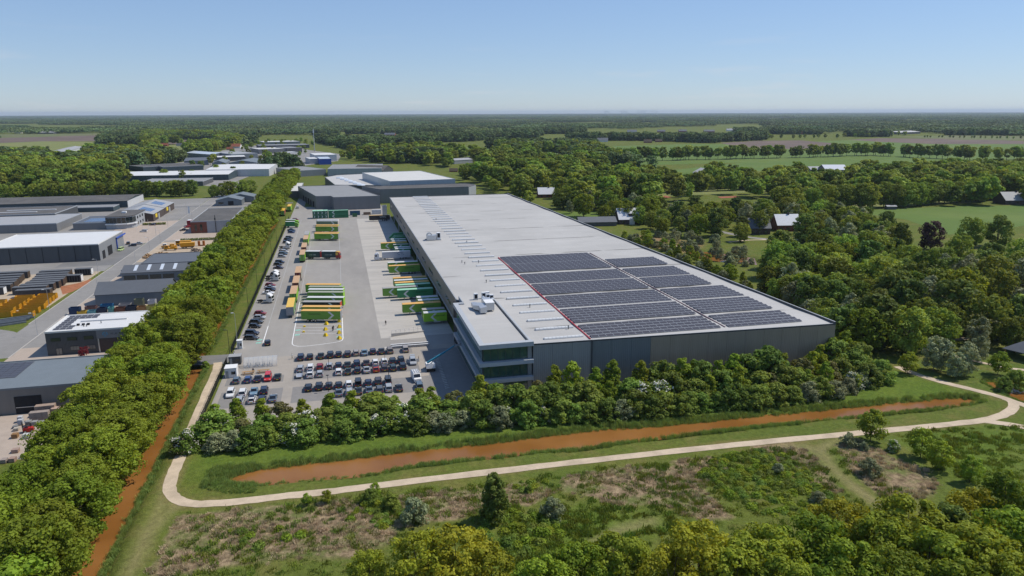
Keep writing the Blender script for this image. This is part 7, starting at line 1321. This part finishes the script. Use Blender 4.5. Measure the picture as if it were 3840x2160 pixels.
# 4 single trees and shrubs in the meadow
for i, (px, py, h, kd, nm, lab) in enumerate(((1242,1186,9.5,'alder','alder_tree','tall dark alder standing alone below the path'),(1040,1252,4.6,'willow','willow_shrub','round grey willow left of the alder'),(980,1240,3.2,'hazel','green_bush','green bush left of the grey willow'),(930,1228,3.0,'hazel','green_bush','leafy bush on the path edge'),(1390,1252,3.8,'willow','willow_shrub','grey willow right of the alder'),(770,1240,2.4,'young_tree','green_bush','thin young bush at the path, left of two'),(820,1232,2.6,'young_tree','green_bush','young bush at the path, right of two'),(942,1215,3.0,'young_tree','green_bush','thin sapling leaning over the path'),(1330,1220,1.6,'hazel','green_bush','low green bush right of the alder'),(2200,1032,7.4,'young_tree','young_oak','single round oak on the gravel path'),(2325,1078,6.5,'young_tree','young_oak','upright young oak on the right meadow'),(2372,1112,6.0,'young_tree','young_oak','bushy young oak behind the brown strip'),(2450,1148,5.5,'young_tree','young_oak','dark young oak near the right trees'),(2136,1088,3.0,'grey_shrub','willow_shrub','grey shrub beside the single oak'),(2250,1106,2.6,'hawthorn','hawthorn_shrub','small white flowering shrub on the right meadow'),(2192,1152,3.6,'willow','willow_shrub','broad grey shrub beside the mown track'),(2175,1110,2.0,'willow','willow_shrub','pale low shrub under the single oak'),(1960,1165,2.2,'willow','willow_shrub','pale shrub at the scrub slope top'),(2060,1235,2.6,'willow','willow_shrub','grey shrub at the scrub slope foot'),(2290,886,6.2,'young_tree','young_oak','small round tree beside the path bend'),(2380,848,10,'birch','birch_tree','slender pale birch beside the pond end'),(2440,856,10,'birch','birch_tree','pale birch right of the pond end'),(2415,880,8,'birch','birch_tree','lower pale birch between the two tall ones'),(2362,838,11,'birch','willow_tree','big grey-green willow at the footbridge'),(2268,832,5.5,'conifer','spruce_tree','small dark spruce at the footbridge'),(2520,885,6.5,'young_tree','young_oak','young tree beside the open pavilion'),(2560,930,5,'hazel','green_bush','dense bush by the right pond'),(2530,945,4,'hazel','green_bush','dark bush on the right pond bank'),(340,910,3.4,'hazel','green_bush','dark bush at the entry road culvert') if False else (515,908,2.2,'hazel','green_bush','round bush at the ditch culvert'),(2470,842,8,'birch','birch_tree','pale birch at the wood edge'),(2555,820,8,'young_tree','young_oak','light green tree at the far path'))):
    x, y = ztop(px, py, h); tree(kd, x, y, h, nm, lab, 'single trees and shrubs on the meadow', z=-.1)
x, y = gp(322,1335); tree('red_maple', x, y-1.2, 3.4, 'red_maple', 'small red-leaved maple before the works building', 'street trees')
# 5 woods and park to the right of the warehouse
def scatter(poly, n, kinds, hr, mind, name_of, label, group, seed, stop=None):
    rs = random.Random(seed); P = [ztop(px, py, (hr[0]+hr[1])/2*.9) for px, py in poly]; xs_ = [p[0] for p in P]; ys_ = [p[1] for p in P]; out = []; tries = 0
    while len(out) < n and tries < n*60:
        tries += 1; x, y = rs.uniform(min(xs_),max(xs_)), rs.uniform(min(ys_),max(ys_))
        if not inside(np.array([[x,y]]), P)[0]: continue
        if any((x-a)**2+(y-b)**2 < mind**2 for a, b in out): continue
        if shades_garden(x, y, hr[1], 4.0): continue
        out.append((x, y))
    out.sort(key=lambda p: math.hypot(p[0]-CAM_X, p[1]-CAM_Y))
    for i, (x, y) in enumerate(out):
        kd = rs.choice(kinds); tree(kd, x, y, rs.uniform(*hr)*(.55 if kd in ('grey_shrub','hazel','willow') else 1), name_of.get(kd,'broadleaf_tree'), label.format(nth(i)), group)
    return out
NM = {'grey_shrub':'willow_shrub','copper':'copper_beech','conifer':'spruce_tree','birch':'birch_tree','dark_tree':'dark_tree','wood_tree':'broadleaf_tree','hazel':'green_bush','hawthorn':'hawthorn_shrub'}
scatter([(1905,640),(1990,590),(2110,575),(2250,560),(2330,600),(2420,640),(2576,640),(2640,700),(2640,790),(2450,780),(2300,790),(2180,790),(2120,795),(2060,750),(1960,690)], 150, ['wood_tree']*6+['dark_tree']*3+['birch','birch','grey_shrub','grey_shrub','oak_mid'], (10,18), 5.6, {**NM,'oak_mid':'oak_tree'}, 'tree crown in the dense wood right of the warehouse, {} from the camera', 'wood right of the warehouse', 5)
scatter([(2280,700),(2400,690),(2576,680),(2620,800),(2460,800),(2300,790)], 46, ['grey_shrub']*3+['birch','willow'], (7,11), 4.0, NM, 'grey-green willow crown at the wood edge, {} from the camera', 'willows at the wood edge', 6)
scatter([(2110,790),(2140,770),(2220,800),(2260,830),(2190,840),(2130,830)], 14, ['hazel','grey_shrub','young_tree','lime'], (5,8), 3.2, NM, 'mixed shrub at the far warehouse corner, {} from the camera', 'shrubs at the warehouse corner', 7)
scatter([(1500,540),(1560,560),(1700,610),(1840,660),(2000,760),(1960,760),(1880,700),(1720,630),(1560,575)], 44, ['grey_shrub']*2+['hazel','lime','young_tree'], (5,8), 3.2, NM, 'shrub close along the east wall of the warehouse, {} from the camera', 'shrubs along the east wall', 8)
scatter([(1640,555),(1760,570),(1860,600),(1900,640),(1860,650),(1760,620),(1660,585)], 34, ['grey_shrub']*3+['birch'], (5,9), 4.5, NM, 'loose grey willow round the small orange pond, {} from the camera', 'willows round the small pond', 9)
scatter([(1390,478),(1480,470),(1600,490),(1720,500),(1860,505),(2060,510),(2080,560),(1940,560),(1780,550),(1660,545),(1560,520),(1460,505)], 74, ['wood_tree']*3+['oak_mid']*2+['birch','dark_tree'], (9,18), 6.6, {**NM,'oak_mid':'oak_tree'}, 'park tree among the houses behind the warehouse, {} from the camera', 'park trees behind the warehouse', 10)
for i, (px, py, h, kd, nm, lab) in enumerate(((2350,556,15,'copper','copper_beech','dark purple copper beech in the right wood'),(2240,648,10,'copper','copper_beech','small purple beech in the right wood'),(1318,478,7,'copper','copper_beech','small purple tree beside the white-roofed house'),(2270,560,16,'dark_tree','grey_fir','tall grey-green fir beside the copper beech'),(2450,545,16,'wood_tree','broadleaf_tree','huge round tree at the paddock corner'),(2520,540,17,'dark_tree','broadleaf_tree','huge dark tree at the right edge'),(2570,600,16,'wood_tree','broadleaf_tree','wide tree cut by the right edge'),(2420,590,15,'wood_tree','broadleaf_tree','wide crown below the paddock'),(2500,610,15,'dark_tree','broadleaf_tree','dark crown below the paddock'))):
    x, y = ztop(px, py, h); tree(kd, x, y, h, nm, lab, 'large trees at the paddock')
# 6 avenues
def avenue(line, n, hr, label, group, kind='avenue', jit=3, name='avenue_tree'):
    P = [Vector(gp(*q)) for q in line]; seg = [(b-a).length for a, b in zip(P[:-1],P[1:])]; T_ = sum(seg)
    for i in range(n):
        d = T_*(i+.5)/n+rng.uniform(-.3,.3)*T_/n; j = 0
        while d > seg[j] and j < len(seg)-1: d -= seg[j]; j += 1
        q = P[j].lerp(P[j+1], min(1,d/seg[j])); tree(kind, q.x+rng.uniform(-jit,jit), q.y+rng.uniform(-jit,jit), rng.uniform(*hr), name, label.format(nth(i)), group)
avenue([(2280,608),(2560,600),(2840,594),(3100,588),(3280,582),(3420,590),(3680,602),(3900,598)], 92, (16,22), 'tree of the long avenue across the right fields, {} from the left', 'long avenue across the fields', jit=6)
avenue([(2900,800),(2960,794),(3130,785),(3350,777),(3600,759),(3780,745),(3900,740)], 30, (16,20), 'tall tree of the avenue before the paddock, {} from the left', 'avenue before the paddock', 'wood_tree')
avenue([(2380,728),(2560,720),(2740,714),(2900,705)], 17, (14,18), 'avenue tree with bare trunk beside the mown strip, {} from the left', 'avenue beside the mown strip', 'avenue')
avenue([(20,745),(250,742),(500,738),(740,735)], 27, (12,15), 'street tree behind the dark halls, {} from the left', 'street trees behind the dark halls', 'wood_tree', 5)
avenue([(790,742),(860,735),(960,725)], 7, (11,14), 'street tree at the cross road, {} from the left', 'street trees at the cross road', 'wood_tree')
avenue([(2700,524),(3000,520),(3200,517),(3420,507)], 34, (11,14), 'small far avenue tree beyond the ploughed land, {} from the left', 'far avenue beyond the ploughed land', jit=12)
avenue([(3450,516),(3650,519),(3860,522)], 20, (6,8), 'tiny roadside tree far on the right, {} from the left', 'tiny roadside trees far right', jit=5)
scatter([(1890,520),(2050,505),(2150,516),(2250,545),(2200,560),(2050,560),(1920,560)], 44, ['wood_tree']*3+['oak_mid','dark_tree','birch'], (9,15), 6.0, {**NM,'oak_mid':'oak_tree'}, 'tree between the houses and the paddock, {} from the camera', 'trees beside the paddock', 12)
scatter([(300,440),(420,415),(560,385),(640,352),(780,345),(800,370),(740,400),(700,405),(560,440),(430,455)], 70, ['wood_tree','avenue','avenue','young_tree'], (7,13), 10.0, {**NM,'avenue':'street_tree','young_tree':'street_tree'}, 'street tree among the distant halls, {} from the camera', 'street trees among the halls', 13)
for k, (x0, y0, x1, y1, lab) in enumerate(((-122,262,-100,263.2,'clipped hedge behind the sandy yard'),(-158,332,-144,333.2,'clipped hedge beside the curved office car park'))):
    n_ = 1400; rs = np.random.RandomState(60+k); C = np.stack([rs.uniform(x0,x1,n_), rs.uniform(y0,y1,n_), rs.uniform(.1,1.4,n_)],1); o = link('hedge', quads_mesh('hedge', C, rs.normal(size=(n_,3))+np.array([0,-.3,.5]), rs.uniform(.15,.3,n_), rs.uniform(0,1,n_), 'leaf_hazel')); tag(o, lab, 'hedge')
# ---------------------------------------------------------------- masses that cannot be counted: reeds, tall grass, distant woods
def scatter_stuff(name, label, cat, pts, scl, rot, protos, seed=0):
    """one object: points carrying instances of a few small plant meshes"""
    me = bpy.data.meshes.new(name); n = len(pts); me.vertices.add(n); me.vertices.foreach_set('co', np.asarray(pts, np.float32).ravel())
    me.attributes.new('scl','FLOAT_VECTOR','POINT').data.foreach_set('vector', np.asarray(scl, np.float32).ravel()); r = np.zeros((n,3), np.float32); r[:,2] = rot; me.attributes.new('rot','FLOAT_VECTOR','POINT').data.foreach_set('vector', r.ravel())
    me.attributes.new('pick','INT','POINT').data.foreach_set('value', np.random.RandomState(seed).randint(0,len(protos),n).astype(np.int32)); me.update()
    col = bpy.data.collections.new(name+'_plants')
    for i, m in enumerate(protos): col.objects.link(bpy.data.objects.new(f'{name}_plant', m))
    o = link(name, me); md = o.modifiers.new('scatter','NODES'); ng = bpy.data.node_groups.new(name+'_scatter','GeometryNodeTree'); md.node_group = ng
    ng.interface.new_socket('Geometry', in_out='INPUT', socket_type='NodeSocketGeometry'); ng.interface.new_socket('Geometry', in_out='OUTPUT', socket_type='NodeSocketGeometry'); N_, L_ = ng.nodes, ng.links
    gi, go = N_.new('NodeGroupInput'), N_.new('NodeGroupOutput'); ci = N_.new('GeometryNodeCollectionInfo'); ci.inputs['Collection'].default_value = col; ci.inputs['Separate Children'].default_value = True; ci.inputs['Reset Children'].default_value = True
    ip = N_.new('GeometryNodeInstanceOnPoints'); ip.inputs['Pick Instance'].default_value = True; L_.new(gi.outputs[0], ip.inputs['Points']); L_.new(ci.outputs[0], ip.inputs['Instance'])
    for nm, ty, sk in (('scl','FLOAT_VECTOR','Scale'),('rot','FLOAT_VECTOR','Rotation'),('pick','INT','Instance Index')):
        a = N_.new('GeometryNodeInputNamedAttribute'); a.data_type = ty; a.inputs['Name'].default_value = nm; L_.new(a.outputs[0], ip.inputs[sk])
    L_.new(ip.outputs[0], go.inputs[0]); return stuff(o, label, cat)
def blades(seed, n, h, spread, m, w=.05, lean=.35):
    rs = np.random.RandomState(seed); b = np.stack([rs.normal(0,spread,n), rs.normal(0,spread,n)],1); hh = h*rs.uniform(.55,1.1,n); an = rs.uniform(0,6.28,n); ln = hh*lean*rs.uniform(.1,1,n); V = np.zeros((n,4,3)); dx, dy = np.cos(an), np.sin(an); pw = w*rs.uniform(.6,1.3,n)
    V[:,0] = np.stack([b[:,0]-dy*pw, b[:,1]+dx*pw, np.zeros(n)-.1],1); V[:,1] = np.stack([b[:,0]+dy*pw, b[:,1]-dx*pw, np.zeros(n)-.1],1); V[:,2] = np.stack([b[:,0]+dx*ln+dy*pw*.3, b[:,1]+dy*ln-dx*pw*.3, hh],1); V[:,3] = np.stack([b[:,0]+dx*ln-dy*pw*.3, b[:,1]+dy*ln+dx*pw*.3, hh],1)
    me = bpy.data.meshes.new('tuft'); me.vertices.add(4*n); me.vertices.foreach_set('co', V.ravel().astype(np.float32)); me.loops.add(4*n); me.loops.foreach_set('vertex_index', np.arange(4*n,dtype=np.int32)); me.polygons.add(n); me.polygons.foreach_set('loop_start', np.arange(0,4*n,4,dtype=np.int32)); me.attributes.new('tone','FLOAT','FACE').data.foreach_set('value', rs.uniform(0,1,n).astype(np.float32)); me.materials.append(MATS[m]); me.update(calc_edges=True); return me
REED = [blades(200+i, 70, 1.5, .42, 'reed_leaf', .045) for i in range(3)]; DRY = [blades(210+i, 90, .62, .38, 'dry_grass', .06, .8) for i in range(4)]; GRN = [blades(220+i, 80, .5, .4, 'green_grass', .06, .6) for i in range(3)]
def mound(seed, m, n=260, leaf=.17, R=.95, H=.8):
    rs = np.random.RandomState(seed); d = rs.normal(size=(n,3)); d[:,2] = np.abs(d[:,2]); d /= np.linalg.norm(d,axis=1,keepdims=True); C = d*np.array([R,R,H])*rs.uniform(.6,1.05,n)[:,None]; return quads_mesh('mound', C, d+rs.normal(size=(n,3))*.5+np.array([0,0,.3]), leaf*rs.uniform(.6,1.1,n), rs.uniform(0,1,n), m, rs=rs)
MND = [mound(230+i, 'leaf_lime' if i < 2 else 'leaf_hazel') for i in range(4)]
rs = np.random.RandomState(9)
def along(poly, n, lo, hi, closed=True, one=None):
    P = [np.array(p) for p in poly]+([np.array(poly[0])] if closed else []); seg = np.array([np.linalg.norm(b-a) for a, b in zip(P[:-1],P[1:])]); cs = np.cumsum(seg); out = []
    c = np.mean(np.array(poly), 0)
    for q in rs.uniform(0, cs[-1], n):
        j = int(np.searchsorted(cs, q)); a, b = P[j], P[j+1]; f = 1-(cs[j]-q)/seg[j]; d = (b-a)/seg[j]; nn = np.array([-d[1],d[0]]); p = a+(b-a)*f; o = rs.uniform(lo, hi)
        s1 = p+nn*o; out.append(s1 if (inside(s1[None], poly)[0] == (o < 0)) else p-nn*o)
    return np.array(out)
def gz(P):
    z = np.zeros(len(P))
    for poly in (POND, POND2): z = np.minimum(z, -1.15*np.clip(1-(sdist(P, poly)+.5)/2.3, 0, 1))
    for pts in DITCH: z = np.minimum(z, -1.8*np.clip(1-(pdist(P, pts)-1.9)/2.2, 0, 1))
    return np.maximum(z, -1.05)
def sc3(n, a, b, k=1.0): s = rs.uniform(a, b, n); return np.stack([s*k, s*k, s*rs.uniform(.8,1.2,n)],1)
P = along(POND, 3600, -.15, 1.7); sel = rs.uniform(0,1,len(P)) < np.clip(.45+.5*np.sin(P[:,0]*.16+1.5*np.sin(P[:,1]*.2))+.35*(P[:,1] > -36), .12, 1); P = P[sel]; wd = P[:,0] < -44
P = np.vstack([P, np.stack([rs.uniform(-62,-52,900), rs.uniform(-40,-27,900)],1)]); Q = P[-900:]; P = np.vstack([P[:-900], Q[(sdist(Q, POND) > .3) & (sdist(Q, POND) < 4.5) & (Q[:,0] < -50)]])
scatter_stuff('reeds', 'tall green reeds lining the banks of the long orange pond', 'reeds', np.column_stack([P, gz(P)]), sc3(len(P), .55, 1.05, 1.1)*np.where(P[:,1:2] < np.interp(P[:,0:1], [-60,0,60,110],[-34.5,-36.5,-38,-36]), .4, .7), rs.uniform(0,6.28,len(P)), REED)
P = np.vstack([np.stack([rs.normal(-73.0,.35,1300), rs.uniform(-110,38,1300)],1), np.stack([rs.normal(-74.2,.5,1500), rs.uniform(52,300,1500)],1), along(POND2, 300, -.5, 1.6)])
scatter_stuff('bank_grass', 'rough green bank grass along the orange ditch', 'grass', np.column_stack([P, gz(P)]), sc3(len(P), .2, .48, 1.6), rs.uniform(0,6.28,len(P)), REED)
# dry heath tussocks and low green scrub in the foreground
def inpoly(polys, n, pad=0):
    out = []
    for p in polys:
        a = np.array(p); lo, hi = a.min(0)-2, a.max(0)+2; ar = (hi-lo).prod(); m_ = int(n*ar); Q = rs.uniform(lo, hi, (m_,2)); out.append(Q[sdist(Q, p) < pad])
    return np.vstack(out)
P = inpoly(DRYP, .85, 1.0); keep = np.sin(P[:,0]*.35+2*np.sin(P[:,1]*.23))+np.sin(P[:,1]*.41+P[:,0]*.17) > -.7; P = P[keep & (pdist(P, PATH_MAIN) > 2.6)]
scatter_stuff('dry_grass', 'pale brown dry tussock grass in the foreground meadow', 'grass', np.column_stack([P, gz(P)]), sc3(len(P), .3, .75, 1.2), rs.uniform(0,6.28,len(P)), DRY)
P = np.vstack([inpoly(LUSHP[:1]+LUSHP[2:], .4), inpoly([[gpd(*q) for q in ((380,1449),(470,1290),(1200,1215),(2100,1110),(2300,1260),(2000,1340),(1500,1449))]], .32)]); P = P[(pdist(P, PATH_MAIN) > 2.2) & (sdist(P, POND) > 1.5)]
for mw in MOWN: P = P[pdist(P, mw) > 1.8]
scatter_stuff('tall_grass', 'tall green grass tufts across the foreground meadow', 'grass', np.column_stack([P, gz(P)]), sc3(len(P), .5, 1.1, 1.3), rs.uniform(0,6.28,len(P)), GRN)
SCRUB = [[gpd(*q) for q in p] for p in ([(1800,1150),(1900,1128),(1980,1150),(2060,1220),(2110,1260),(2040,1300),(1930,1300),(1830,1250),(1760,1200)], [(900,1270),(1000,1245),(1040,1300),(960,1330),(880,1310)], [(1260,1290),(1400,1290),(1420,1340),(1330,1400),(1200,1400),(1190,1340)], [(1380,1210),(1310,1215),(1280,1230),(1330,1240)], [(560,1330),(780,1330),(760,1380),(600,1390)])]
P = np.vstack([inpoly(SCRUB[:1], .62), inpoly(SCRUB[1:2], .5), inpoly(SCRUB[2:3], .45), inpoly(SCRUB[3:4], .4), inpoly(SCRUB[4:], .12)])
P = P[pdist(P, PATH_MAIN) > 2.6]
scatter_stuff('bramble_scrub', 'low green bramble scrub on the foreground slope', 'scrub', np.column_stack([P, np.zeros(len(P))]), sc3(len(P), .55, 1.25, 1.0), rs.uniform(0,6.28,len(P)), MND)
# distant woods
FIELD_POLYS = [[(v.co.x, v.co.y) for v in o.data.vertices] for o in bpy.data.objects if o.name.startswith('field') and o.get('kind') == 'structure']
BLD = [(o.matrix_basis.translation.x, o.matrix_basis.translation.y) for o in bpy.data.objects if o.get('category') in ('building','house','barn') and (o.location.x or o.location.y)]
INDUSTRY = [gpd(*q) for q in ((295,445),(340,425),(520,398),(545,380),(640,362),(660,338),(790,338),(800,360),(880,378),(860,402),(1150,425),(1160,470),(800,440),(700,415),(560,470),(330,470))]
HALL = [(min(a[0] for a in b)-6, min(a[1] for a in b)-14, max(a[0] for a in b)+6, max(a[1] for a in b)+6) for b in [[o.matrix_basis @ Vector(c) for c in o.children[0].bound_box] for o in FH]]
VILLAGE = [(2230,478,2760,500),(2880,480,3160,505),(590,536,690,552),(20,488,90,504),(150,494,215,506),(2240,522,2310,536),(2400,526,2490,540),(2030,564,2130,580),(1440,500,1490,512),(182,545,314,574),(3370,488,3456,504)]
WINS = GARDENS+[(a,b,c,d,math.dist(gp((a+c)/2,d),(CAM_X,CAM_Y))) for a,b,c,d in VILLAGE]
def shades_np(P, h, R):
    V_ = np.column_stack([P[:,0]-CAM_X, P[:,1]-CAM_Y, np.full(len(P),-CAM_H)]); f_, r_, u_ = np.array(_f), np.array(_r), np.array(_u); d = np.hypot(V_[:,0], V_[:,1]); k0 = FPX/np.maximum(V_@f_,1); bx, by = 1920+(V_@r_)*k0, 1080-(V_@u_)*k0; T_ = V_+np.array([0,0,h]); ty = 1080-(T_@u_)*FPX/np.maximum(T_@f_,1); w = R*FPX/d; bad = np.zeros(len(P), bool)
    for a,b,c,e,D in WINS: bad |= (bx+w > a) & (bx-w < c) & (ty < e) & (by > b) & (d < D+4)
    return bad
def clearing(P, pad):
    ok = np.ones(len(P), bool)
    for f in FIELD_POLYS: ok &= sdist(P, f) > pad
    ok &= ~inside(P, INDUSTRY)
    for x0,y0,x1,y1 in HALL: ok &= ~((P[:,0] > x0) & (P[:,0] < x1) & (P[:,1] > y0) & (P[:,1] < y1))
    ok &= ~shades_np(P, 16.0, 5.0)
    for x, y in BLD: ok &= np.hypot(P[:,0]-x-6, P[:,1]-y-4) > 14
    return ok
def wedge(n, d0, d1, half=44):
    r = np.sqrt(rs.uniform(d0*d0, d1*d1, n)); a = YAW+np.radians(rs.uniform(-half, half, n)); return np.stack([CAM_X+r*np.sin(a), CAM_Y+r*np.cos(a)],1)
def fbm(P, s, ph=0.0):
    x, y = P[:,0]*s+ph, P[:,1]*s-ph; return np.sin(x+1.7*np.sin(y*.8))+np.sin(y*1.3+1.3*np.sin(x*1.1+2))+.6*np.sin(2.3*x-1.9*y)+.5*np.sin(3.1*y+2.7*x+1)
FT_ = [p[2] for p in PROTO['far_tree']]; WT_ = [p[2] for p in PROTO['avenue']]
def band(name, label, n, d0, d1, thr, s, prot, hs, pad, extra=None):
    P = wedge(n, d0, d1); ok = (fbm(P, s) > thr) & clearing(P, pad); P = P[ok]
    if extra is not None: P = np.vstack([P, extra[clearing(extra, pad*.5)]])
    sc = rs.uniform(hs[0], hs[1], len(P)); scatter_stuff(name, label, 'woodland', np.column_stack([P, np.zeros(len(P))]), np.stack([sc*rs.uniform(.9,1.25,len(P)), sc*rs.uniform(.9,1.25,len(P)), sc],1), rs.uniform(0,6.28,len(P)), prot)
def fill(polys, dens):
    out = []
    for poly in polys:
        p = [gpd(a, b, 11) for a, b in poly]; a = np.array(p); lo, hi = a.min(0), a.max(0); m_ = int(dens*(hi-lo).prod()); Q = rs.uniform(lo, hi, (max(m_,1),2)); out.append(Q[inside(Q, p)])
    return np.vstack(out)
W4 = fill([[(770,388),(1000,372),(1150,360),(1540,366),(1560,400),(1430,425),(1330,462),(1240,462),(1180,440),(1150,415),(900,402)], [(1290,455),(1560,415),(1700,450),(1760,478),(1560,492),(1420,495),(1310,490)]], 1/190.)
W5 = fill([[(1960,455),(2060,440),(2200,425),(2350,425),(2576,420),(2620,500),(2450,500),(2300,480),(2200,478),(2060,490)], [(1400,442),(1600,437),(1800,432),(2000,427),(2100,432),(2300,422),(2400,412),(2576,415),(2576,478),(2300,482),(2060,482),(1900,468),(1700,458),(1500,464)]], 1/230.)
W6 = fill([[(-40,395),(120,375),(280,372),(420,395),(350,428),(290,440),(180,462),(60,466),(-40,455)], [(360,330),(550,335),(620,350),(560,376),(400,382),(350,360)]], 1/110.)
W6 = W6[W6[:,1] > 490]; W4 = W4[(W4[:,1] > 560) | (W4[:,0] > 92)]; 
keepout = np.array([[M4_[0], M4_[1]] for M4_ in ((8.7,442.9),(65,450.3),(46.2,549.6),(-10.8,542.2))]); W4 = W4[(sdist(W4, [tuple(q) for q in keepout]) > 7)]
M5P = flatp([(1256,694),(1436,696),(1366,652),(1264,657),(1218,665)], 8.0); W4 = W4[sdist(W4, M5P) > 6]; W4 = W4[~((W4[:,0] < 100) & (W4[:,1] < 440))]
band('near_woodland', 'mixed broadleaf woodland beyond the warehouse and the halls', 10, 600, 900, 9, .01, WT_, (.8,1.6), 5, np.vstack([W4, W5, W6]))
band('distant_woodland', 'belt of distant woods and hedgerows', 38000, 930, 2600, .45, .0065, FT_, (.9,1.7), 12)
# far woods: canopy patches
def patch(seed, n=80, R=65):
    r_ = np.random.RandomState(seed); C, N_, S = [], [], []
    for i in range(n):
        a, q = r_.uniform(0,6.28), R*math.sqrt(r_.uniform()); h = r_.uniform(9,16); c = np.array([q*math.cos(a), q*math.sin(a), h*.55]); m_ = 26; d = r_.normal(size=(m_,3)); d[:,2] = np.abs(d[:,2])*.9; d /= np.linalg.norm(d,axis=1,keepdims=True); C.append(c+d*np.array([5.5,5.5,h*.45])); N_.append(d+r_.normal(size=(m_,3))*.4); S.append(r_.uniform(2.0,3.4,m_))
    C = np.vstack(C); N_ = np.vstack(N_); S = np.hstack(S); return quads_mesh('canopy', C, N_, S, r_.uniform(0,1,len(C)), 'leaf_far', rs=r_)
PT = [patch(300+i) for i in range(4)]
def farband(name, label, n, d0, d1, thr, s, hs):
    P = wedge(n, d0, d1); ok = fbm(P, s, 2.0) > thr
    if d0 < 6000: ok &= clearing(P, 40)
    P = P[ok]; sc = rs.uniform(hs[0],hs[1],len(P)); scatter_stuff(name, label, 'woodland', np.column_stack([P, np.zeros(len(P))]), np.stack([sc*1.1, sc*1.1, rs.uniform(.8,1.15,len(P))],1), rs.uniform(0,6.28,len(P)), PT)
farband('far_woodland', 'hazy woods toward the horizon', 5200, 2500, 9000, -.15, .0022, (.9,1.5)); farband('horizon_woodland', 'blue hazy woods on the horizon', 5200, 9000, 30000, -.9, .0007, (3,5))
# wind turbines on the horizon
mat('turbine_white', (.6,.62,.64), .5, .03, .01)
for k, (px, d) in enumerate(((2272,11800),(2282,12400),(2333,12000),(2344,12600),(2352,11600),(2395,12800),(2409,12200),(2420,12000),(2450,13000),(2465,12400))):
    dx = (px-1920)/FPX; az = YAW+math.atan(dx*math.cos(PITCH)); x, y = CAM_X+d*math.sin(az), CAM_Y+d*math.cos(az); t = thing('wind_turbine', f'faint wind turbine on the horizon, {nth(k)} from the left', 'wind turbine', (x,y,0), -az+rad(rng.uniform(-30,30)), 'wind turbines on the horizon'); MB().cyl((0,0,0),(0,0,78),3.2,1.8,8,'turbine_white').build('tower', t); MB().box(-3,-5,76,3,8,82,'turbine_white').build('nacelle', t); a0 = rng.uniform(0,2.1)
    for j in range(3): a = a0+j*2.094; MB().bar((0,-6,79),(44*math.sin(a),-6,79+44*math.cos(a)),1.2,3.2,'turbine_white').build('blade', t)
# haze: still air filling the whole landscape
hm = bpy.data.materials.new('haze_air'); hm.use_nodes = True; hn = hm.node_tree.nodes; hn.remove(hn['Principled BSDF']); pvn = hn.new('ShaderNodeVolumePrincipled'); pvn.inputs['Color'].default_value = (.68,.80,.97,1); pvn.inputs['Density'].default_value = 3.6e-5; pvn.inputs['Anisotropy'].default_value = .15; hm.node_tree.links.new(pvn.outputs[0], hn['Material Output'].inputs['Volume']); MATS['haze_air'] = hm
stuff(MB().box(-33000,-900,-4,33000,33000,128,'haze_air').build('haze'), 'thin bluish summer haze over the whole landscape', 'haze')
